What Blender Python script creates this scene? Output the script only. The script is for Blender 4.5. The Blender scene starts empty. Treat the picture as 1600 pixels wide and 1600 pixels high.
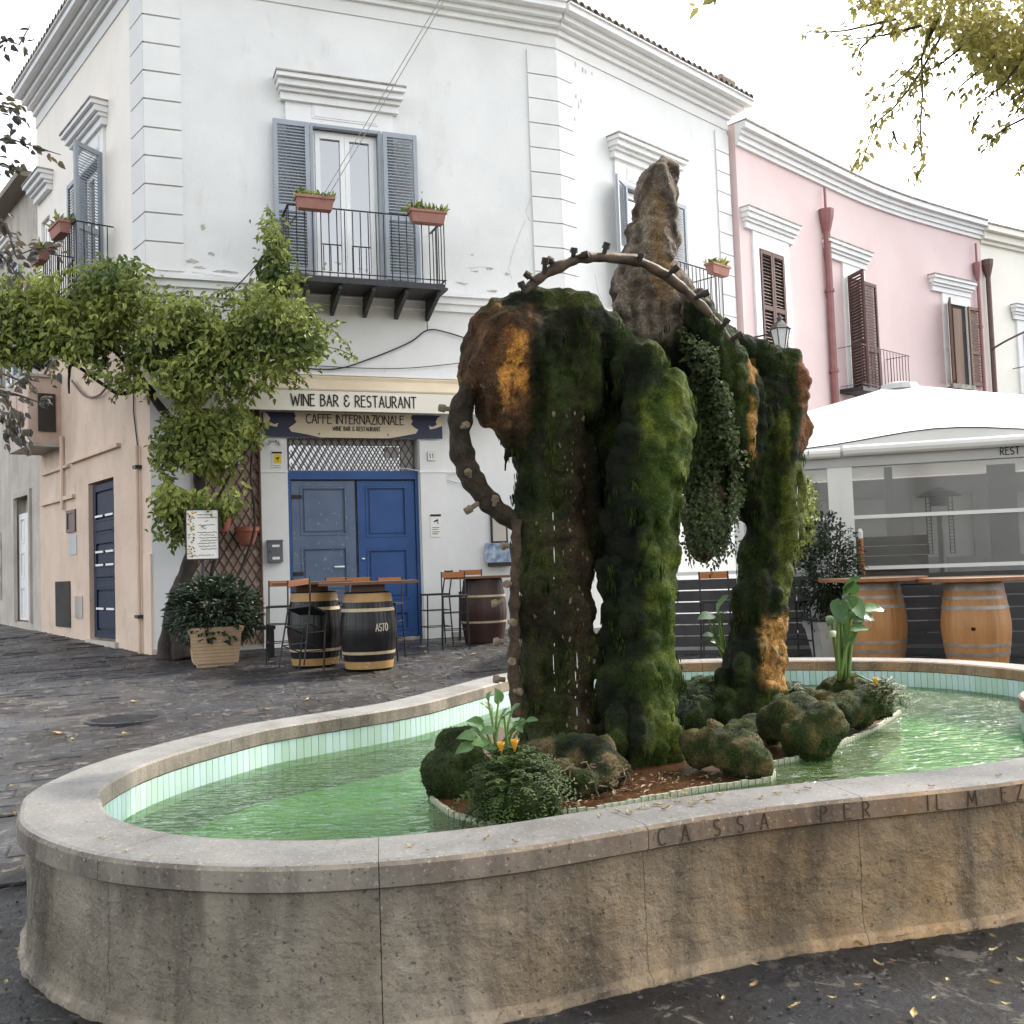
import bpy, bmesh, math, random
import numpy as np
from mathutils import Vector, Matrix, noise as mnoise

random.seed(7)
R_ = random.Random(11)
sc = bpy.context.scene
col = sc.collection

# ------------------------------------------------------------------ camera
F, PITCH, ROLL, EYE = 1600.0, math.radians(3.15), 0.035, 1.5
_r0 = Vector((1, 0, 0)); _u0 = Vector((0, -math.sin(PITCH), math.cos(PITCH))); FWD = Vector((0, math.cos(PITCH), math.sin(PITCH)))
RT = math.cos(ROLL) * _r0 - math.sin(ROLL) * _u0
UP = math.sin(ROLL) * _r0 + math.cos(ROLL) * _u0
cd = bpy.data.cameras.new('camera'); cam = bpy.data.objects.new('camera', cd); col.objects.link(cam)
cd.sensor_width = 36; cd.lens = 36.0; cd.clip_end = 2000; cd.clip_start = 0.05
M = Matrix.Identity(4)
for i in range(3):
    M[i][0] = RT[i]; M[i][1] = UP[i]; M[i][2] = -FWD[i]
M[2][3] = EYE
cam.matrix_world = M
sc.camera = cam

# ------------------------------------------------------------------ sky, sun, exposure
SUN_DIR = Vector((0.80, 0.60, 0.98)).normalized()          # towards the sun
w = bpy.data.worlds.new('World'); sc.world = w; w.use_nodes = True
nt = w.node_tree; nt.nodes.clear()
sky = nt.nodes.new('ShaderNodeTexSky'); sky.sky_type = 'NISHITA'; sky.sun_disc = False
sky.sun_elevation = math.asin(SUN_DIR.z); sky.sun_rotation = math.atan2(SUN_DIR.x, SUN_DIR.y)
sky.dust_density = 3.0; sky.air_density = 1.0; sky.ozone_density = 1.0
hs = nt.nodes.new('ShaderNodeHueSaturation'); hs.inputs['Saturation'].default_value = 0.22
bg = nt.nodes.new('ShaderNodeBackground'); bg.inputs['Strength'].default_value = 0.15
wo = nt.nodes.new('ShaderNodeOutputWorld')
nt.links.new(sky.outputs[0], hs.inputs['Color']); nt.links.new(hs.outputs[0], bg.inputs[0]); nt.links.new(bg.outputs[0], wo.inputs[0])
sl = bpy.data.lights.new('sun', 'SUN'); sl.energy = 1.6; sl.angle = math.radians(2.5); sl.color = (1, .90, .74)
so = bpy.data.objects.new('sun', sl); col.objects.link(so)
so.rotation_euler = (-SUN_DIR).to_track_quat('-Z', 'Y').to_euler()
sc.view_settings.view_transform = 'Standard'; sc.view_settings.look = 'None'
sc.view_settings.exposure = 2.0; sc.view_settings.gamma = 1; sc.view_settings.use_curve_mapping = False
try:
    sc.cycles.max_bounces = 7; sc.cycles.transparent_max_bounces = 12; sc.cycles.use_denoising = True
except Exception:
    pass

# ------------------------------------------------------------------ geometry of the view
def ray(px, py):
    return FWD + RT * ((px - 800) / F) + UP * ((800 - py) / F)
def P(px, py, d):
    r = ray(px, py); return Vector((0, 0, EYE)) + r * (d / r.y)
def onz(px, py, z):
    r = ray(px, py); return Vector((0, 0, EYE)) + r * ((z - EYE) / r.z)
def U2(x, y):
    l = math.hypot(x, y); return (x / l, y / l)

def gz(x, y):
    if y <= 4.2: return 0.0
    if y < 5.8: return 0.04 * (y - 4.2) ** 2 / 3.2
    if y < 15.1: return 0.04 * (y - 5)
    b = 0.404
    if x < -5.2: b += 0.036 * (y - 15.1) * min(1, (-5.2 - x) / 1.0)
    return b

class Wall:
    def __init__(s, ox, oy, tx, ty, flip=1):
        s.o = Vector((ox, oy, 0)); tx, ty = U2(tx, ty); s.t = Vector((tx, ty, 0)); s.n = Vector((ty, -tx, 0)) * flip
    def p(s, a, k, z): return s.o + s.t * a + s.n * k + Vector((0, 0, z))
    def hit(s, px, py, k=0):
        r = ray(px, py); q = s.o + s.n * k; c = Vector((0, 0, EYE))
        m = (q - c).dot(s.n) / r.dot(s.n); w_ = c + r * m
        return (w_ - s.o).dot(s.t), w_.z

# ------------------------------------------------------------------ mesh builder
OFF = {}
class MB:
    def __init__(s): s.v = []; s.f = []; s.t = []
    def add(s, vs, fs, tint=.5):
        b = len(s.v); s.v.extend([tuple(q) for q in vs])
        for f in fs: s.f.append(tuple(b + i for i in f)); s.t.append(tint)
    def hexa(s, q, tint=.5):   # 8 points: bottom 4 then top 4
        s.add(q, [(0, 3, 2, 1), (4, 5, 6, 7), (0, 1, 5, 4), (1, 2, 6, 5), (2, 3, 7, 6), (3, 0, 4, 7)], tint)
    def box(s, x0, x1, y0, y1, z0, z1, tint=.5):
        s.hexa([(x0, y0, z0), (x1, y0, z0), (x1, y1, z0), (x0, y1, z0), (x0, y0, z1), (x1, y0, z1), (x1, y1, z1), (x0, y1, z1)], tint)
    def wbox(s, W, a0, a1, k0, k1, z0, z1, tint=.5):
        s.hexa([W.p(a0, k1, z0), W.p(a1, k1, z0), W.p(a1, k0, z0), W.p(a0, k0, z0), W.p(a0, k1, z1), W.p(a1, k1, z1), W.p(a1, k0, z1), W.p(a0, k0, z1)], tint)
    def obox(s, c, ax, ay, az, tint=.5):
        c = Vector(c); ax = Vector(ax); ay = Vector(ay); az = Vector(az)
        s.hexa([c - ax - ay - az, c + ax - ay - az, c + ax + ay - az, c - ax + ay - az, c - ax - ay + az, c + ax - ay + az, c + ax + ay + az, c - ax + ay + az], tint)
    def bar(s, a, b, w_, h, up=(0, 0, 1), tint=.5):
        a = Vector(a); b = Vector(b); d = (b - a); L = d.length
        if L < 1e-6: return
        d /= L; u = Vector(up)
        if abs(d.dot(u)) > .95: u = Vector((1, 0, 0))
        x = d.cross(u).normalized(); y = x.cross(d)
        s.obox((a + b) / 2, d * (L / 2), x * (w_ / 2), y * (h / 2), tint)
    def tube(s, pts, rad, n=8, cap=True, tint=.5):
        pts = [Vector(q) for q in pts]
        if not hasattr(rad, '__len__'): rad = [rad] * len(pts)
        vs = []; x = None
        for i, q in enumerate(pts):
            d = (pts[min(i + 1, len(pts) - 1)] - pts[max(i - 1, 0)]).normalized()
            if x is None:
                u = Vector((0, 0, 1)) if abs(d.z) < .9 else Vector((1, 0, 0))
                x = d.cross(u).normalized()
            else:
                x = (x - d * x.dot(d)).normalized()
            y = d.cross(x)
            for k in range(n):
                a = 2 * math.pi * k / n; vs.append(q + (x * math.cos(a) + y * math.sin(a)) * rad[i])
        fs = []
        for i in range(len(pts) - 1):
            for k in range(n):
                k2 = (k + 1) % n; fs.append((i * n + k, i * n + k2, (i + 1) * n + k2, (i + 1) * n + k))
        if cap: fs.append(tuple(range(n))[::-1]); fs.append(tuple((len(pts) - 1) * n + k for k in range(n)))
        s.add(vs, fs, tint)
    def lathe(s, prof, c=(0, 0, 0), n=32, tint=.5, groove=0):
        vs = []; c = Vector(c)
        for r, z in prof:
            for k in range(n):
                a = 2 * math.pi * k / n; rr = r - (groove if groove and k % 4 == 0 else 0)
                vs.append(c + Vector((rr * math.cos(a), rr * math.sin(a), z)))
        fs = []
        for i in range(len(prof) - 1):
            for k in range(n):
                k2 = (k + 1) % n; fs.append((i * n + k, i * n + k2, (i + 1) * n + k2, (i + 1) * n + k))
        fs.append(tuple(range(n))[::-1]); fs.append(tuple((len(prof) - 1) * n + k for k in range(n)))
        s.add(vs, fs, tint)
    def leaf(s, p, d, nrm, L, W_, tint=.5, curl=.15):
        p = Vector(p); d = Vector(d).normalized(); nrm = Vector(nrm); sd = d.cross(nrm)
        if sd.length < 1e-4: sd = d.cross(Vector((1, 0, 0)))
        sd.normalize(); up = sd.cross(d)
        if L > .03:
            m1 = p + d * (L * .28); m2 = p + d * (L * .66); a = sd * (W_ * .5); c = sd * (W_ * .36); k = up * (curl * W_); tip = p + d * L - up * (L * .12)
            s.add([p, m1 + a + k, m2 + c + k * .8, tip, m2 - c + k * .8, m1 - a + k], [(0, 1, 2, 3), (0, 3, 4, 5)], tint)
        else:
            m = p + d * (L * .45)
            s.add([p, m + sd * (W_ / 2) + up * (curl * W_), p + d * L, m - sd * (W_ / 2) + up * (curl * W_)], [(0, 1, 2), (0, 2, 3)], tint)
    def prism(s, poly, z0, z1, tint=.5):
        n = len(poly); s.add([(x, y, z0) for x, y in poly] + [(x, y, z1) for x, y in poly],
              [tuple(range(n))[::-1], tuple(range(n, 2 * n))] + [(i, (i + 1) % n, n + (i + 1) % n, n + i) for i in range(n)], tint)
    def mesh(s, name, mat, off=Vector((0, 0, 0)), smooth=False):
        me = bpy.data.meshes.new(name)
        vs = s.v if off.length == 0 else [(a - off.x, b - off.y, c - off.z) for a, b, c in s.v]
        me.from_pydata(vs, [], s.f); 
        at = me.attributes.new('tint', 'FLOAT', 'FACE'); at.data.foreach_set('value', s.t)
        if smooth: me.polygons.foreach_set('use_smooth', [True] * len(s.f))
        if mat: me.materials.append(mat)
        me.update(); return me
    def build(s, name, mat, parent=None, smooth=False, label=None, cat=None, group=None, kind=None, fix=False):
        off = OFF.get(parent.name, Vector((0, 0, 0))) if parent else Vector((0, 0, 0))
        base = off
        if parent is None and kind is None and s.v:
            a = np.array(s.v); base = Vector(((a[:, 0].min() + a[:, 0].max()) / 2, (a[:, 1].min() + a[:, 1].max()) / 2, a[:, 2].min()))
        me = s.mesh(name, mat, base, smooth)
        if fix:
            bm = bmesh.new(); bm.from_mesh(me); bmesh.ops.recalc_face_normals(bm, faces=bm.faces[:]); bm.to_mesh(me); bm.free()
        o = bpy.data.objects.new(name, me); col.objects.link(o)
        if parent: o.parent = parent
        else: o.location = base
        OFF[o.name] = base
        return tag(o, label, cat, group, kind)
def tag(o, label=None, cat=None, group=None, kind=None):
    if label: o['label'] = label
    if cat: o['category'] = cat
    if group: o['group'] = group
    if kind: o['kind'] = kind
    return o
def thing(name, label, cat, loc=(0, 0, 0), group=None):
    o = bpy.data.objects.new(name, None); col.objects.link(o); o.location = loc; o.empty_display_size = .2
    OFF[o.name] = Vector(loc); return tag(o, label, cat, group)
def piece(name, me, parent, mw, kind=None):
    o = bpy.data.objects.new(name, me); col.objects.link(o); o.parent = parent
    o.matrix_basis = Matrix.Translation(-OFF[parent.name]) @ mw
    OFF[o.name] = OFF[parent.name]
    if kind: o['kind'] = kind
    return o
KIDS = {}
def copy_tree(o, label=None, parent=None):
    c = o.copy(); col.objects.link(c)
    if parent: c.parent = parent
    if label: c['label'] = label
    for ch in [q for q in bpy.data.objects if q.parent == o]: copy_tree(ch, None, c)
    return c
def place(o, loc, rz=0, rx=0, ry=0):
    o.location = loc; o.rotation_euler = (rx, ry, rz); return o
def rect_frame(W, a, z):   # matrix: local x along the wall, y out of the wall (towards -normal), z up
    m = Matrix.Identity(4)
    for i in range(3): m[i][0] = W.t[i]; m[i][1] = -W.n[i]; m[i][2] = (0, 0, 1)[i]
    return m

# ------------------------------------------------------------------ materials
def _nodes(name):
    m = bpy.data.materials.new(name); m.use_nodes = True; n = m.node_tree; n.nodes.clear()
    out = n.nodes.new('ShaderNodeOutputMaterial'); b = n.nodes.new('ShaderNodeBsdfPrincipled'); n.links.new(b.outputs[0], out.inputs[0])
    return m, n, b, out
def _mix(n, fac, a, b, mode='MIX'):
    x = n.nodes.new('ShaderNodeMix'); x.data_type = 'RGBA'; x.blend_type = mode; x.clamp_factor = True
    for sock, val in ((x.inputs[0], fac), (x.inputs[6], a), (x.inputs[7], b)):
        if hasattr(val, 'is_output'): n.links.new(val, sock)
        else: sock.default_value = (*val, 1) if isinstance(val, tuple) else val
    return x.outputs[2]
def _noise(n, vec, scale, detail=4, rough=.55, stretch=None, dist=0):
    if stretch:
        mp = n.nodes.new('ShaderNodeMapping'); mp.inputs['Scale'].default_value = stretch; n.links.new(vec, mp.inputs[0]); vec = mp.outputs[0]
    x = n.nodes.new('ShaderNodeTexNoise'); x.inputs['Scale'].default_value = scale; x.inputs['Detail'].default_value = detail
    x.inputs['Roughness'].default_value = rough; x.inputs['Distortion'].default_value = dist; n.links.new(vec, x.inputs['Vector']); return x.outputs[0]
def _ramp(n, fac, lo, hi, a=0., b=1.):
    x = n.nodes.new('ShaderNodeMapRange'); x.inputs[1].default_value = lo; x.inputs[2].default_value = hi; x.inputs[3].default_value = a; x.inputs[4].default_value = b
    n.links.new(fac, x.inputs[0]); return x.outputs[0]
def pm(name, c1, c2=None, scale=4, rough=.75, bump=0, bscale=60, metal=0, tint=False, spec=.4, stains=(), grain=None, obj=True, trans=0, rvar=0, bdist=.01):
    m, n, b, out = _nodes(name); c2 = c2 or c1
    tc = n.nodes.new('ShaderNodeTexCoord'); vec = tc.outputs['Object']
    if tint:
        at = n.nodes.new('ShaderNodeAttribute'); at.attribute_name = 'tint'; c = _mix(n, at.outputs['Fac'], c1, c2)
        nz = _noise(n, vec, scale, 3); c = _mix(n, _ramp(n, nz, .3, .7, 0, .25), c, tuple(q * .6 for q in c1))
    else:
        nz = _noise(n, vec, scale, 6, stretch=grain); c = _mix(n, _ramp(n, nz, .35, .65), c1, c2)
    for sc_, lo, hi, colr, amt, st in stains:
        q = _noise(n, vec, sc_, 7, .65, st, .4); c = _mix(n, _ramp(n, q, lo, hi, 0, amt), c, colr)
    n.links.new(c, b.inputs['Base Color'])
    b.inputs['Roughness'].default_value = rough; b.inputs['Metallic'].default_value = metal; b.inputs['Specular IOR Level'].default_value = spec
    if rvar:
        q = _noise(n, vec, scale * 2.3, 5); n.links.new(_ramp(n, q, .3, .7, max(0, rough - rvar), min(1, rough + rvar)), b.inputs['Roughness'])
    if bump:
        q = _noise(n, vec, bscale, 6, .6, grain); bp = n.nodes.new('ShaderNodeBump'); bp.inputs['Strength'].default_value = bump; bp.inputs['Distance'].default_value = bdist
        n.links.new(q, bp.inputs['Height']); n.links.new(bp.outputs[0], b.inputs['Normal'])
    if trans:
        tr = n.nodes.new('ShaderNodeBsdfTranslucent'); n.links.new(c, tr.inputs[0]); mx = n.nodes.new('ShaderNodeMixShader'); mx.inputs[0].default_value = trans
        n.links.new(b.outputs[0], mx.inputs[1]); n.links.new(tr.outputs[0], mx.inputs[2]); n.links.new(mx.outputs[0], out.inputs[0])
    return m
STV = (1, 1, .18)
m_white = pm('white plaster', (.735, .735, .72), (.665, .67, .655), 1.2, .85, .3, 30, stains=[(1.4, .56, .8, (.58, .56, .50), .5, STV), (3.5, .6, .75, (.52, .50, .45), .4, (1, 1, .35)), (14, .68, .71, (.45, .43, .39), .6, None)])
m_white2 = pm('white painted wall', (.74, .74, .72), (.68, .68, .66), 1.5, .8, .15, 50, stains=[(3, .62, .8, (.5, .49, .45), .35, STV)])
m_trim = pm('white trim', (.80, .80, .79), (.745, .745, .735), 3, .75, .08, 60, stains=[(4, .62, .8, (.45, .45, .42), .4, None)])
m_trimdirty = pm('weathered ledge', (.40, .37, .33), (.2, .18, .16), 5, .85, .2, 40)
m_cream = pm('cream plaster', (.88, .83, .75), (.83, .77, .69), 1.0, .85, .2, 40, stains=[(1.3, .55, .8, (.62, .53, .44), .35, (1, 1, .4))])
m_beige = pm('beige plaster', (.70, .55, .435), (.60, .465, .36), 1.1, .85, .4, 22, stains=[(1.1, .5, .75, (.38, .28, .21), .6, (1, 1, .45)), (3.5, .56, .75, (.36, .29, .23), .5, None), (7, .62, .72, (.62, .55, .47), .5, None)])
m_greyp = pm('grey plaster', (.52, .48, .42), (.40, .36, .31), 1.3, .85, .3, 40, stains=[(2.2, .5, .7, (.24, .21, .17), .6, STV), (6, .6, .7, (.62, .6, .55), .5, None)])
m_pink = pm('pink plaster', (.70, .555, .54), (.66, .51, .495), .8, .85, .15, 45, stains=[(1.6, .58, .8, (.66, .5, .48), .4, STV), (12, .7, .76, (.6, .48, .45), .4, None)])
m_yellow = pm('pale yellow plaster', (.84, .81, .73), (.80, .77, .68), 1, .85, .15, 45)
m_niche = pm('pinkish rough plaster', (.60, .46, .38), (.5, .37, .3), 3, .85, .3, 30)
m_shutblue = pm('grey blue shutter paint', (.33, .365, .405), (.30, .33, .37), 3, .55, .05, 80)
m_brownshut = pm('brown shutter wood', (.10, .045, .035), (.07, .03, .024), 4, .6, .1, 60, grain=(1, 1, .15))
m_brownshut2 = pm('tan brown shutter wood', (.20, .12, .075), (.14, .08, .05), 4, .6, .1, 60, grain=(1, 1, .15))
m_upvc = pm('white door frame', (.80, .81, .80), (.76, .77, .76), 3, .4)
m_glass = pm('window glass', (.02, .025, .025), (.03, .035, .035), 1, .02, spec=1.)
m_glass.node_tree.nodes['Principled BSDF'].inputs['IOR'].default_value = 2.3
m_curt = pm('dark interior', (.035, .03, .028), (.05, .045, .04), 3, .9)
m_iron = pm('black iron', (.02, .02, .022), (.035, .033, .033), 20, .55, .1, 90, metal=.3)
m_irongrey = pm('dark grey iron', (.04, .04, .045), (.06, .06, .065), 12, .5, .1, 90, metal=.4)
m_bluedoor = pm('blue door paint', (.028, .085, .25), (.022, .07, .21), 3, .45, .05, 60, stains=[(30, .68, .72, (.4, .45, .5), .5, None)])
m_bluefade = pm('worn grey blue door', (.085, .125, .20), (.11, .15, .225), 3, .4, .1, 60, stains=[(14, .6, .66, (.30, .33, .37), .6, None)])
m_bluedark = pm('dark navy door', (.008, .015, .04), (.012, .021, .052), 4, .6, .05, 60, spec=.25)
m_terra = pm('terracotta', (.33, .115, .07), (.26, .09, .055), 6, .8, .1, 40)
m_terra2 = pm('dusty terracotta', (.38, .19, .15), (.32, .15, .12), 6, .8, .1, 40)
m_pipe = pm('mauve downpipe', (.29, .13, .125), (.24, .105, .10), 5, .5)
m_pipedk = pm('dark brown downpipe', (.10, .055, .05), (.13, .07, .06), 5, .5)
m_tile = pm('roof tile', (.38, .33, .28), (.16, .13, .11), 7, .9, .4, 30, tint=True)
m_leaf = pm('vine leaf', (.045, .085, .018), (.42, .46, .11), 3, .5, tint=True, trans=.25, spec=.35)
m_leafdk = pm('dark shrub leaf', (.010, .022, .009), (.05, .085, .04), 3, .4, tint=True, trans=.1, spec=.5)
m_leafdry = pm('olive tree leaf', (.18, .18, .05), (.58, .52, .17), 3, .5, tint=True, trans=.45)
m_leafblue = pm('bluish tree leaf', (.05, .065, .075), (.20, .16, .10), 3, .5, tint=True, trans=.15)
m_fern = pm('fern leaf', (.02, .045, .01), (.13, .19, .045), 5, .5, tint=True, trans=.2)
m_maiden = pm('maidenhair leaf', (.03, .05, .014), (.24, .30, .13), 5, .5, tint=True, trans=.2)
m_arum = pm('arum leaf', (.03, .09, .025), (.10, .20, .06), 4, .35, tint=True, trans=.2, spec=.5)
m_stem = pm('pale green stem', (.16, .24, .06), (.10, .18, .04), 6, .5, trans=.1)
m_flower = pm('yellow flower', (.75, .42, .02), (.65, .3, .02), 8, .5, trans=.2)
m_bark = pm('vine bark', (.055, .042, .034), (.02, .016, .014), 6, .9, .8, 30, grain=(1, 1, .2), bdist=.03)
m_twig = pm('grey twig', (.09, .07, .055), (.05, .04, .03), 8, .8)
m_barrelblk = pm('black painted barrel', (.010, .010, .011), (.017, .016, .016), 6, .3, .05, 40, spec=.3)
m_barrelred = pm('dark brown barrel', (.05, .022, .016), (.035, .016, .012), 6, .45, .1, 40, grain=(1, 1, .1))
m_barrel = pm('light oak barrel', (.46, .23, .085), (.36, .165, .055), 5, .45, .12, 50, grain=(2, 2, .2), stains=[(4, .6, .75, (.2, .09, .035), .5, (1, 1, .3))])
m_hoopgold = pm('tan painted hoop', (.45, .27, .10), (.36, .21, .08), 8, .5, .1, 50, stains=[(12, .6, .7, (.6, .55, .45), .6, None)])
m_hooppale = pm('pale hoop', (.52, .43, .28), (.40, .31, .19), 8, .5, .1, 50)
m_hoopsteel = pm('galvanised hoop', (.36, .33, .29), (.26, .22, .19), 8, .45, .1, 50, metal=.35)
m_rimpaint = pm('faded orange rim', (.30, .13, .05), (.20, .085, .035), 5, .6)
m_tabletop = pm('brown table plank', (.17, .085, .05), (.10, .05, .033), 4, .5, .1, 50, grain=(.3, 6, 6))
m_tablegrey = pm('weathered table plank', (.32, .24, .18), (.25, .15, .09), 4, .55, .1, 50, grain=(.3, 6, 6))
m_orange = pm('orange wood', (.44, .17, .05), (.32, .115, .038), 4, .45, .08, 50, grain=(.5, 5, 5))
m_planter = pm('ribbed cream planter', (.56, .40, .26), (.46, .32, .2), 5, .75, .15, 50, stains=[(5, .6, .72, (.3, .2, .12), .6, STV)])
m_sign = pm('cream sign panel', (.74, .64, .48), (.68, .58, .43), 2, .6)
m_awn = pm('cream awning cloth', (.80, .76, .66), (.74, .70, .6), 1.5, .7, stains=[(3, .6, .8, (.6, .54, .42), .4, None)])
m_awntan = pm('tan awning hood', (.52, .43, .30), (.6, .5, .36), 2, .7)
m_navy = pm('navy band', (.035, .04, .085), (.03, .035, .075), 3, .5)
m_ink = pm('black lettering', (.012, .01, .012), None, 3, .5)
m_inkwhite = pm('pale lettering', (.45, .42, .36), None, 3, .5)
m_paper = pm('white paper', (.78, .77, .72), (.72, .71, .66), 3, .6)
m_yel = pm('yellow sticker', (.75, .50, .02), None, 3, .5)
m_greybox = pm('grey metal box', (.10, .11, .125), (.13, .14, .155), 6, .4, metal=.2)
m_gold = pm('ochre print', (.50, .33, .07), None, 3, .6)
m_tent = pm('white tent fabric', (.58, .58, .575), (.53, .53, .525), 1.2, .6, .12, 3, trans=.1, bdist=.05)
m_alu = pm('white aluminium', (.80, .79, .77), (.74, .73, .71), 3, .45)
m_dkpanel = pm('dark slatted panel', (.030, .028, .030), (.05, .045, .047), 5, .5, .1, 40, spec=.5)
m_greywood = pm('weathered grey wood', (.20, .165, .14), (.13, .105, .09), 4, .8, .3, 40, grain=(.4, 6, 6))
m_greyint = pm('pale grey interior', (.55, .55, .54), (.46, .46, .455), 2, .8)
m_ltgrey = pm('light grey board', (.50, .51, .50), (.44, .45, .44), 2, .7)
m_steel = pm('heater steel', (.25, .24, .23), (.2, .19, .18), 5, .4, metal=.6)
m_potgrey = pm('grey planter', (.50, .50, .48), (.42, .42, .40), 4, .7)
m_cable = pm('black cable', (.02, .02, .02), None, 3, .6)
m_wire = pm('pale wire', (.55, .55, .54), None, 3, .5)
m_lattice = pm('brown lattice wood', (.10, .06, .04), (.06, .038, .027), 6, .8, .2, 40)
m_dryleaf = pm('fallen leaf', (.30, .19, .06), (.48, .40, .19), 5, .7, tint=True)
m_shell = pm('pale limescale', (.24, .19, .13), (.13, .095, .06), 25, .9, .5, 80)

# ---- materials that need their own node trees
def m_stone(name, c1, c2, brown, dust, bump, bscale, bdist):
    m, n, b, out = _nodes(name)
    g = n.nodes.new('ShaderNodeNewGeometry'); vec = g.outputs['Position']
    sx = n.nodes.new('ShaderNodeSeparateXYZ'); n.links.new(vec, sx.inputs[0])
    sn = n.nodes.new('ShaderNodeSeparateXYZ'); n.links.new(g.outputs['Normal'], sn.inputs[0])
    c = _mix(n, _ramp(n, _noise(n, vec, 2.2, 7), .35, .65), c1, c2)
    mu = n.nodes.new('ShaderNodeMath'); mu.operation = 'MULTIPLY'
    n.links.new(_ramp(n, sx.outputs[0], -.7, .9, .12, 1.0), mu.inputs[0]); n.links.new(_ramp(n, _noise(n, vec, 1.7, 5), .3, .6, .35, 1.), mu.inputs[1])
    c = _mix(n, mu.outputs[0], c, brown)                                               # iron staining, stronger towards the overflow
    q = _noise(n, vec, 3.2, 6, .65, (1, 1, .22), .5)
    c = _mix(n, _ramp(n, q, .45, .66, 0, .72), c, (.045, .04, .034))                      # dark run-off streaks
    q = _noise(n, vec, 2.6, 6, .65, (1, 1, .3), .3)
    c = _mix(n, _ramp(n, q, .6, .74, 0, .4), c, (.42, .39, .33))                        # lime streaks
    if dust: c = _mix(n, _ramp(n, sn.outputs[2], .75, .97, 0, .85), c, _mix(n, _ramp(n, _noise(n, vec, 5, 7), .3, .7), dust, tuple(x * .72 for x in dust)))
    c = _mix(n, _ramp(n, _noise(n, vec, 1.25, 8, .7, None, .5), .52, .68, 0, .6), c, (.075, .066, .054))           # broad damp patches
    c = _mix(n, _ramp(n, _noise(n, vec, 62, 4, .7), .58, .68, 0, .55), c, (.50, .45, .37)); c = _mix(n, _ramp(n, _noise(n, vec, 48, 4, .7), .60, .68, 0, .8), c, (.035, .03, .025))   # grit and pits
    q = _noise(n, vec, 26, 5, .7)
    c = _mix(n, _ramp(n, q, .62, .70, 0, .7), c, (.05, .045, .04))
    n.links.new(c, b.inputs['Base Color']); b.inputs['Roughness'].default_value = .7; b.inputs['Specular IOR Level'].default_value = .35
    bp = n.nodes.new('ShaderNodeBump'); bp.inputs['Strength'].default_value = bump; bp.inputs['Distance'].default_value = bdist
    n.links.new(_noise(n, vec, bscale, 7, .65), bp.inputs['Height']); n.links.new(bp.outputs[0], b.inputs['Normal'])
    return m
m_coping = m_stone('coping stone', (.28, .255, .215), (.165, .15, .13), (.27, .16, .08), (.215, .22, .226), .4, 60, .006)
m_tuff = m_stone('rough basin stone', (.46, .42, .345), (.22, .195, .155), (.49, .325, .165), None, 1.0, 70, .026)

m_mortar = m_stone('grey brown mortar', (.38, .345, .29), (.21, .19, .155), (.50, .32, .16), None, .8, 60, .012)
def ground_mat():
    m, n, b, out = _nodes('dark basalt paving')
    g = n.nodes.new('ShaderNodeNewGeometry'); vec = g.outputs['Position']
    at = n.nodes.new('ShaderNodeAttribute'); at.attribute_name = 'tint'
    c = _mix(n, _ramp(n, _noise(n, vec, 3, 8, .7), .35, .65), (.014, .017, .024), (.036, .040, .052))
    c = _mix(n, at.outputs['Fac'], c, _mix(n, .5, c, (.06, .059, .058)))
    c = _mix(n, _ramp(n, _noise(n, vec, .8, 7, .7), .47, .56, 0, .85), c, (.014, .012, .011))     # damp dirt
    c = _mix(n, _ramp(n, _noise(n, vec, 1.3, 7, .7, None, .6), .6, .66, 0, .6), c, (.12, .105, .085))   # dry dust
    pt = _noise(n, vec, 7, 9, .75, None, .9); c = _mix(n, _ramp(n, pt, .555, .59, 0, .85), c, (.15, .135, .122))                 # dry scuffed patches
    n.links.new(c, b.inputs['Base Color']); b.inputs['Specular IOR Level'].default_value = .25
    n.links.new(_ramp(n, _noise(n, vec, 1.6, 6),   .35, .65, .22, .52), b.inputs['Roughness'])
    bp = n.nodes.new('ShaderNodeBump'); bp.inputs['Strength'].default_value = 1.; bp.inputs['Distance'].default_value = .05
    n.links.new(_noise(n, vec, 13, 9, .7), bp.inputs['Height']); n.links.new(bp.outputs[0], b.inputs['Normal'])
    return m
m_ground = ground_mat()

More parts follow.
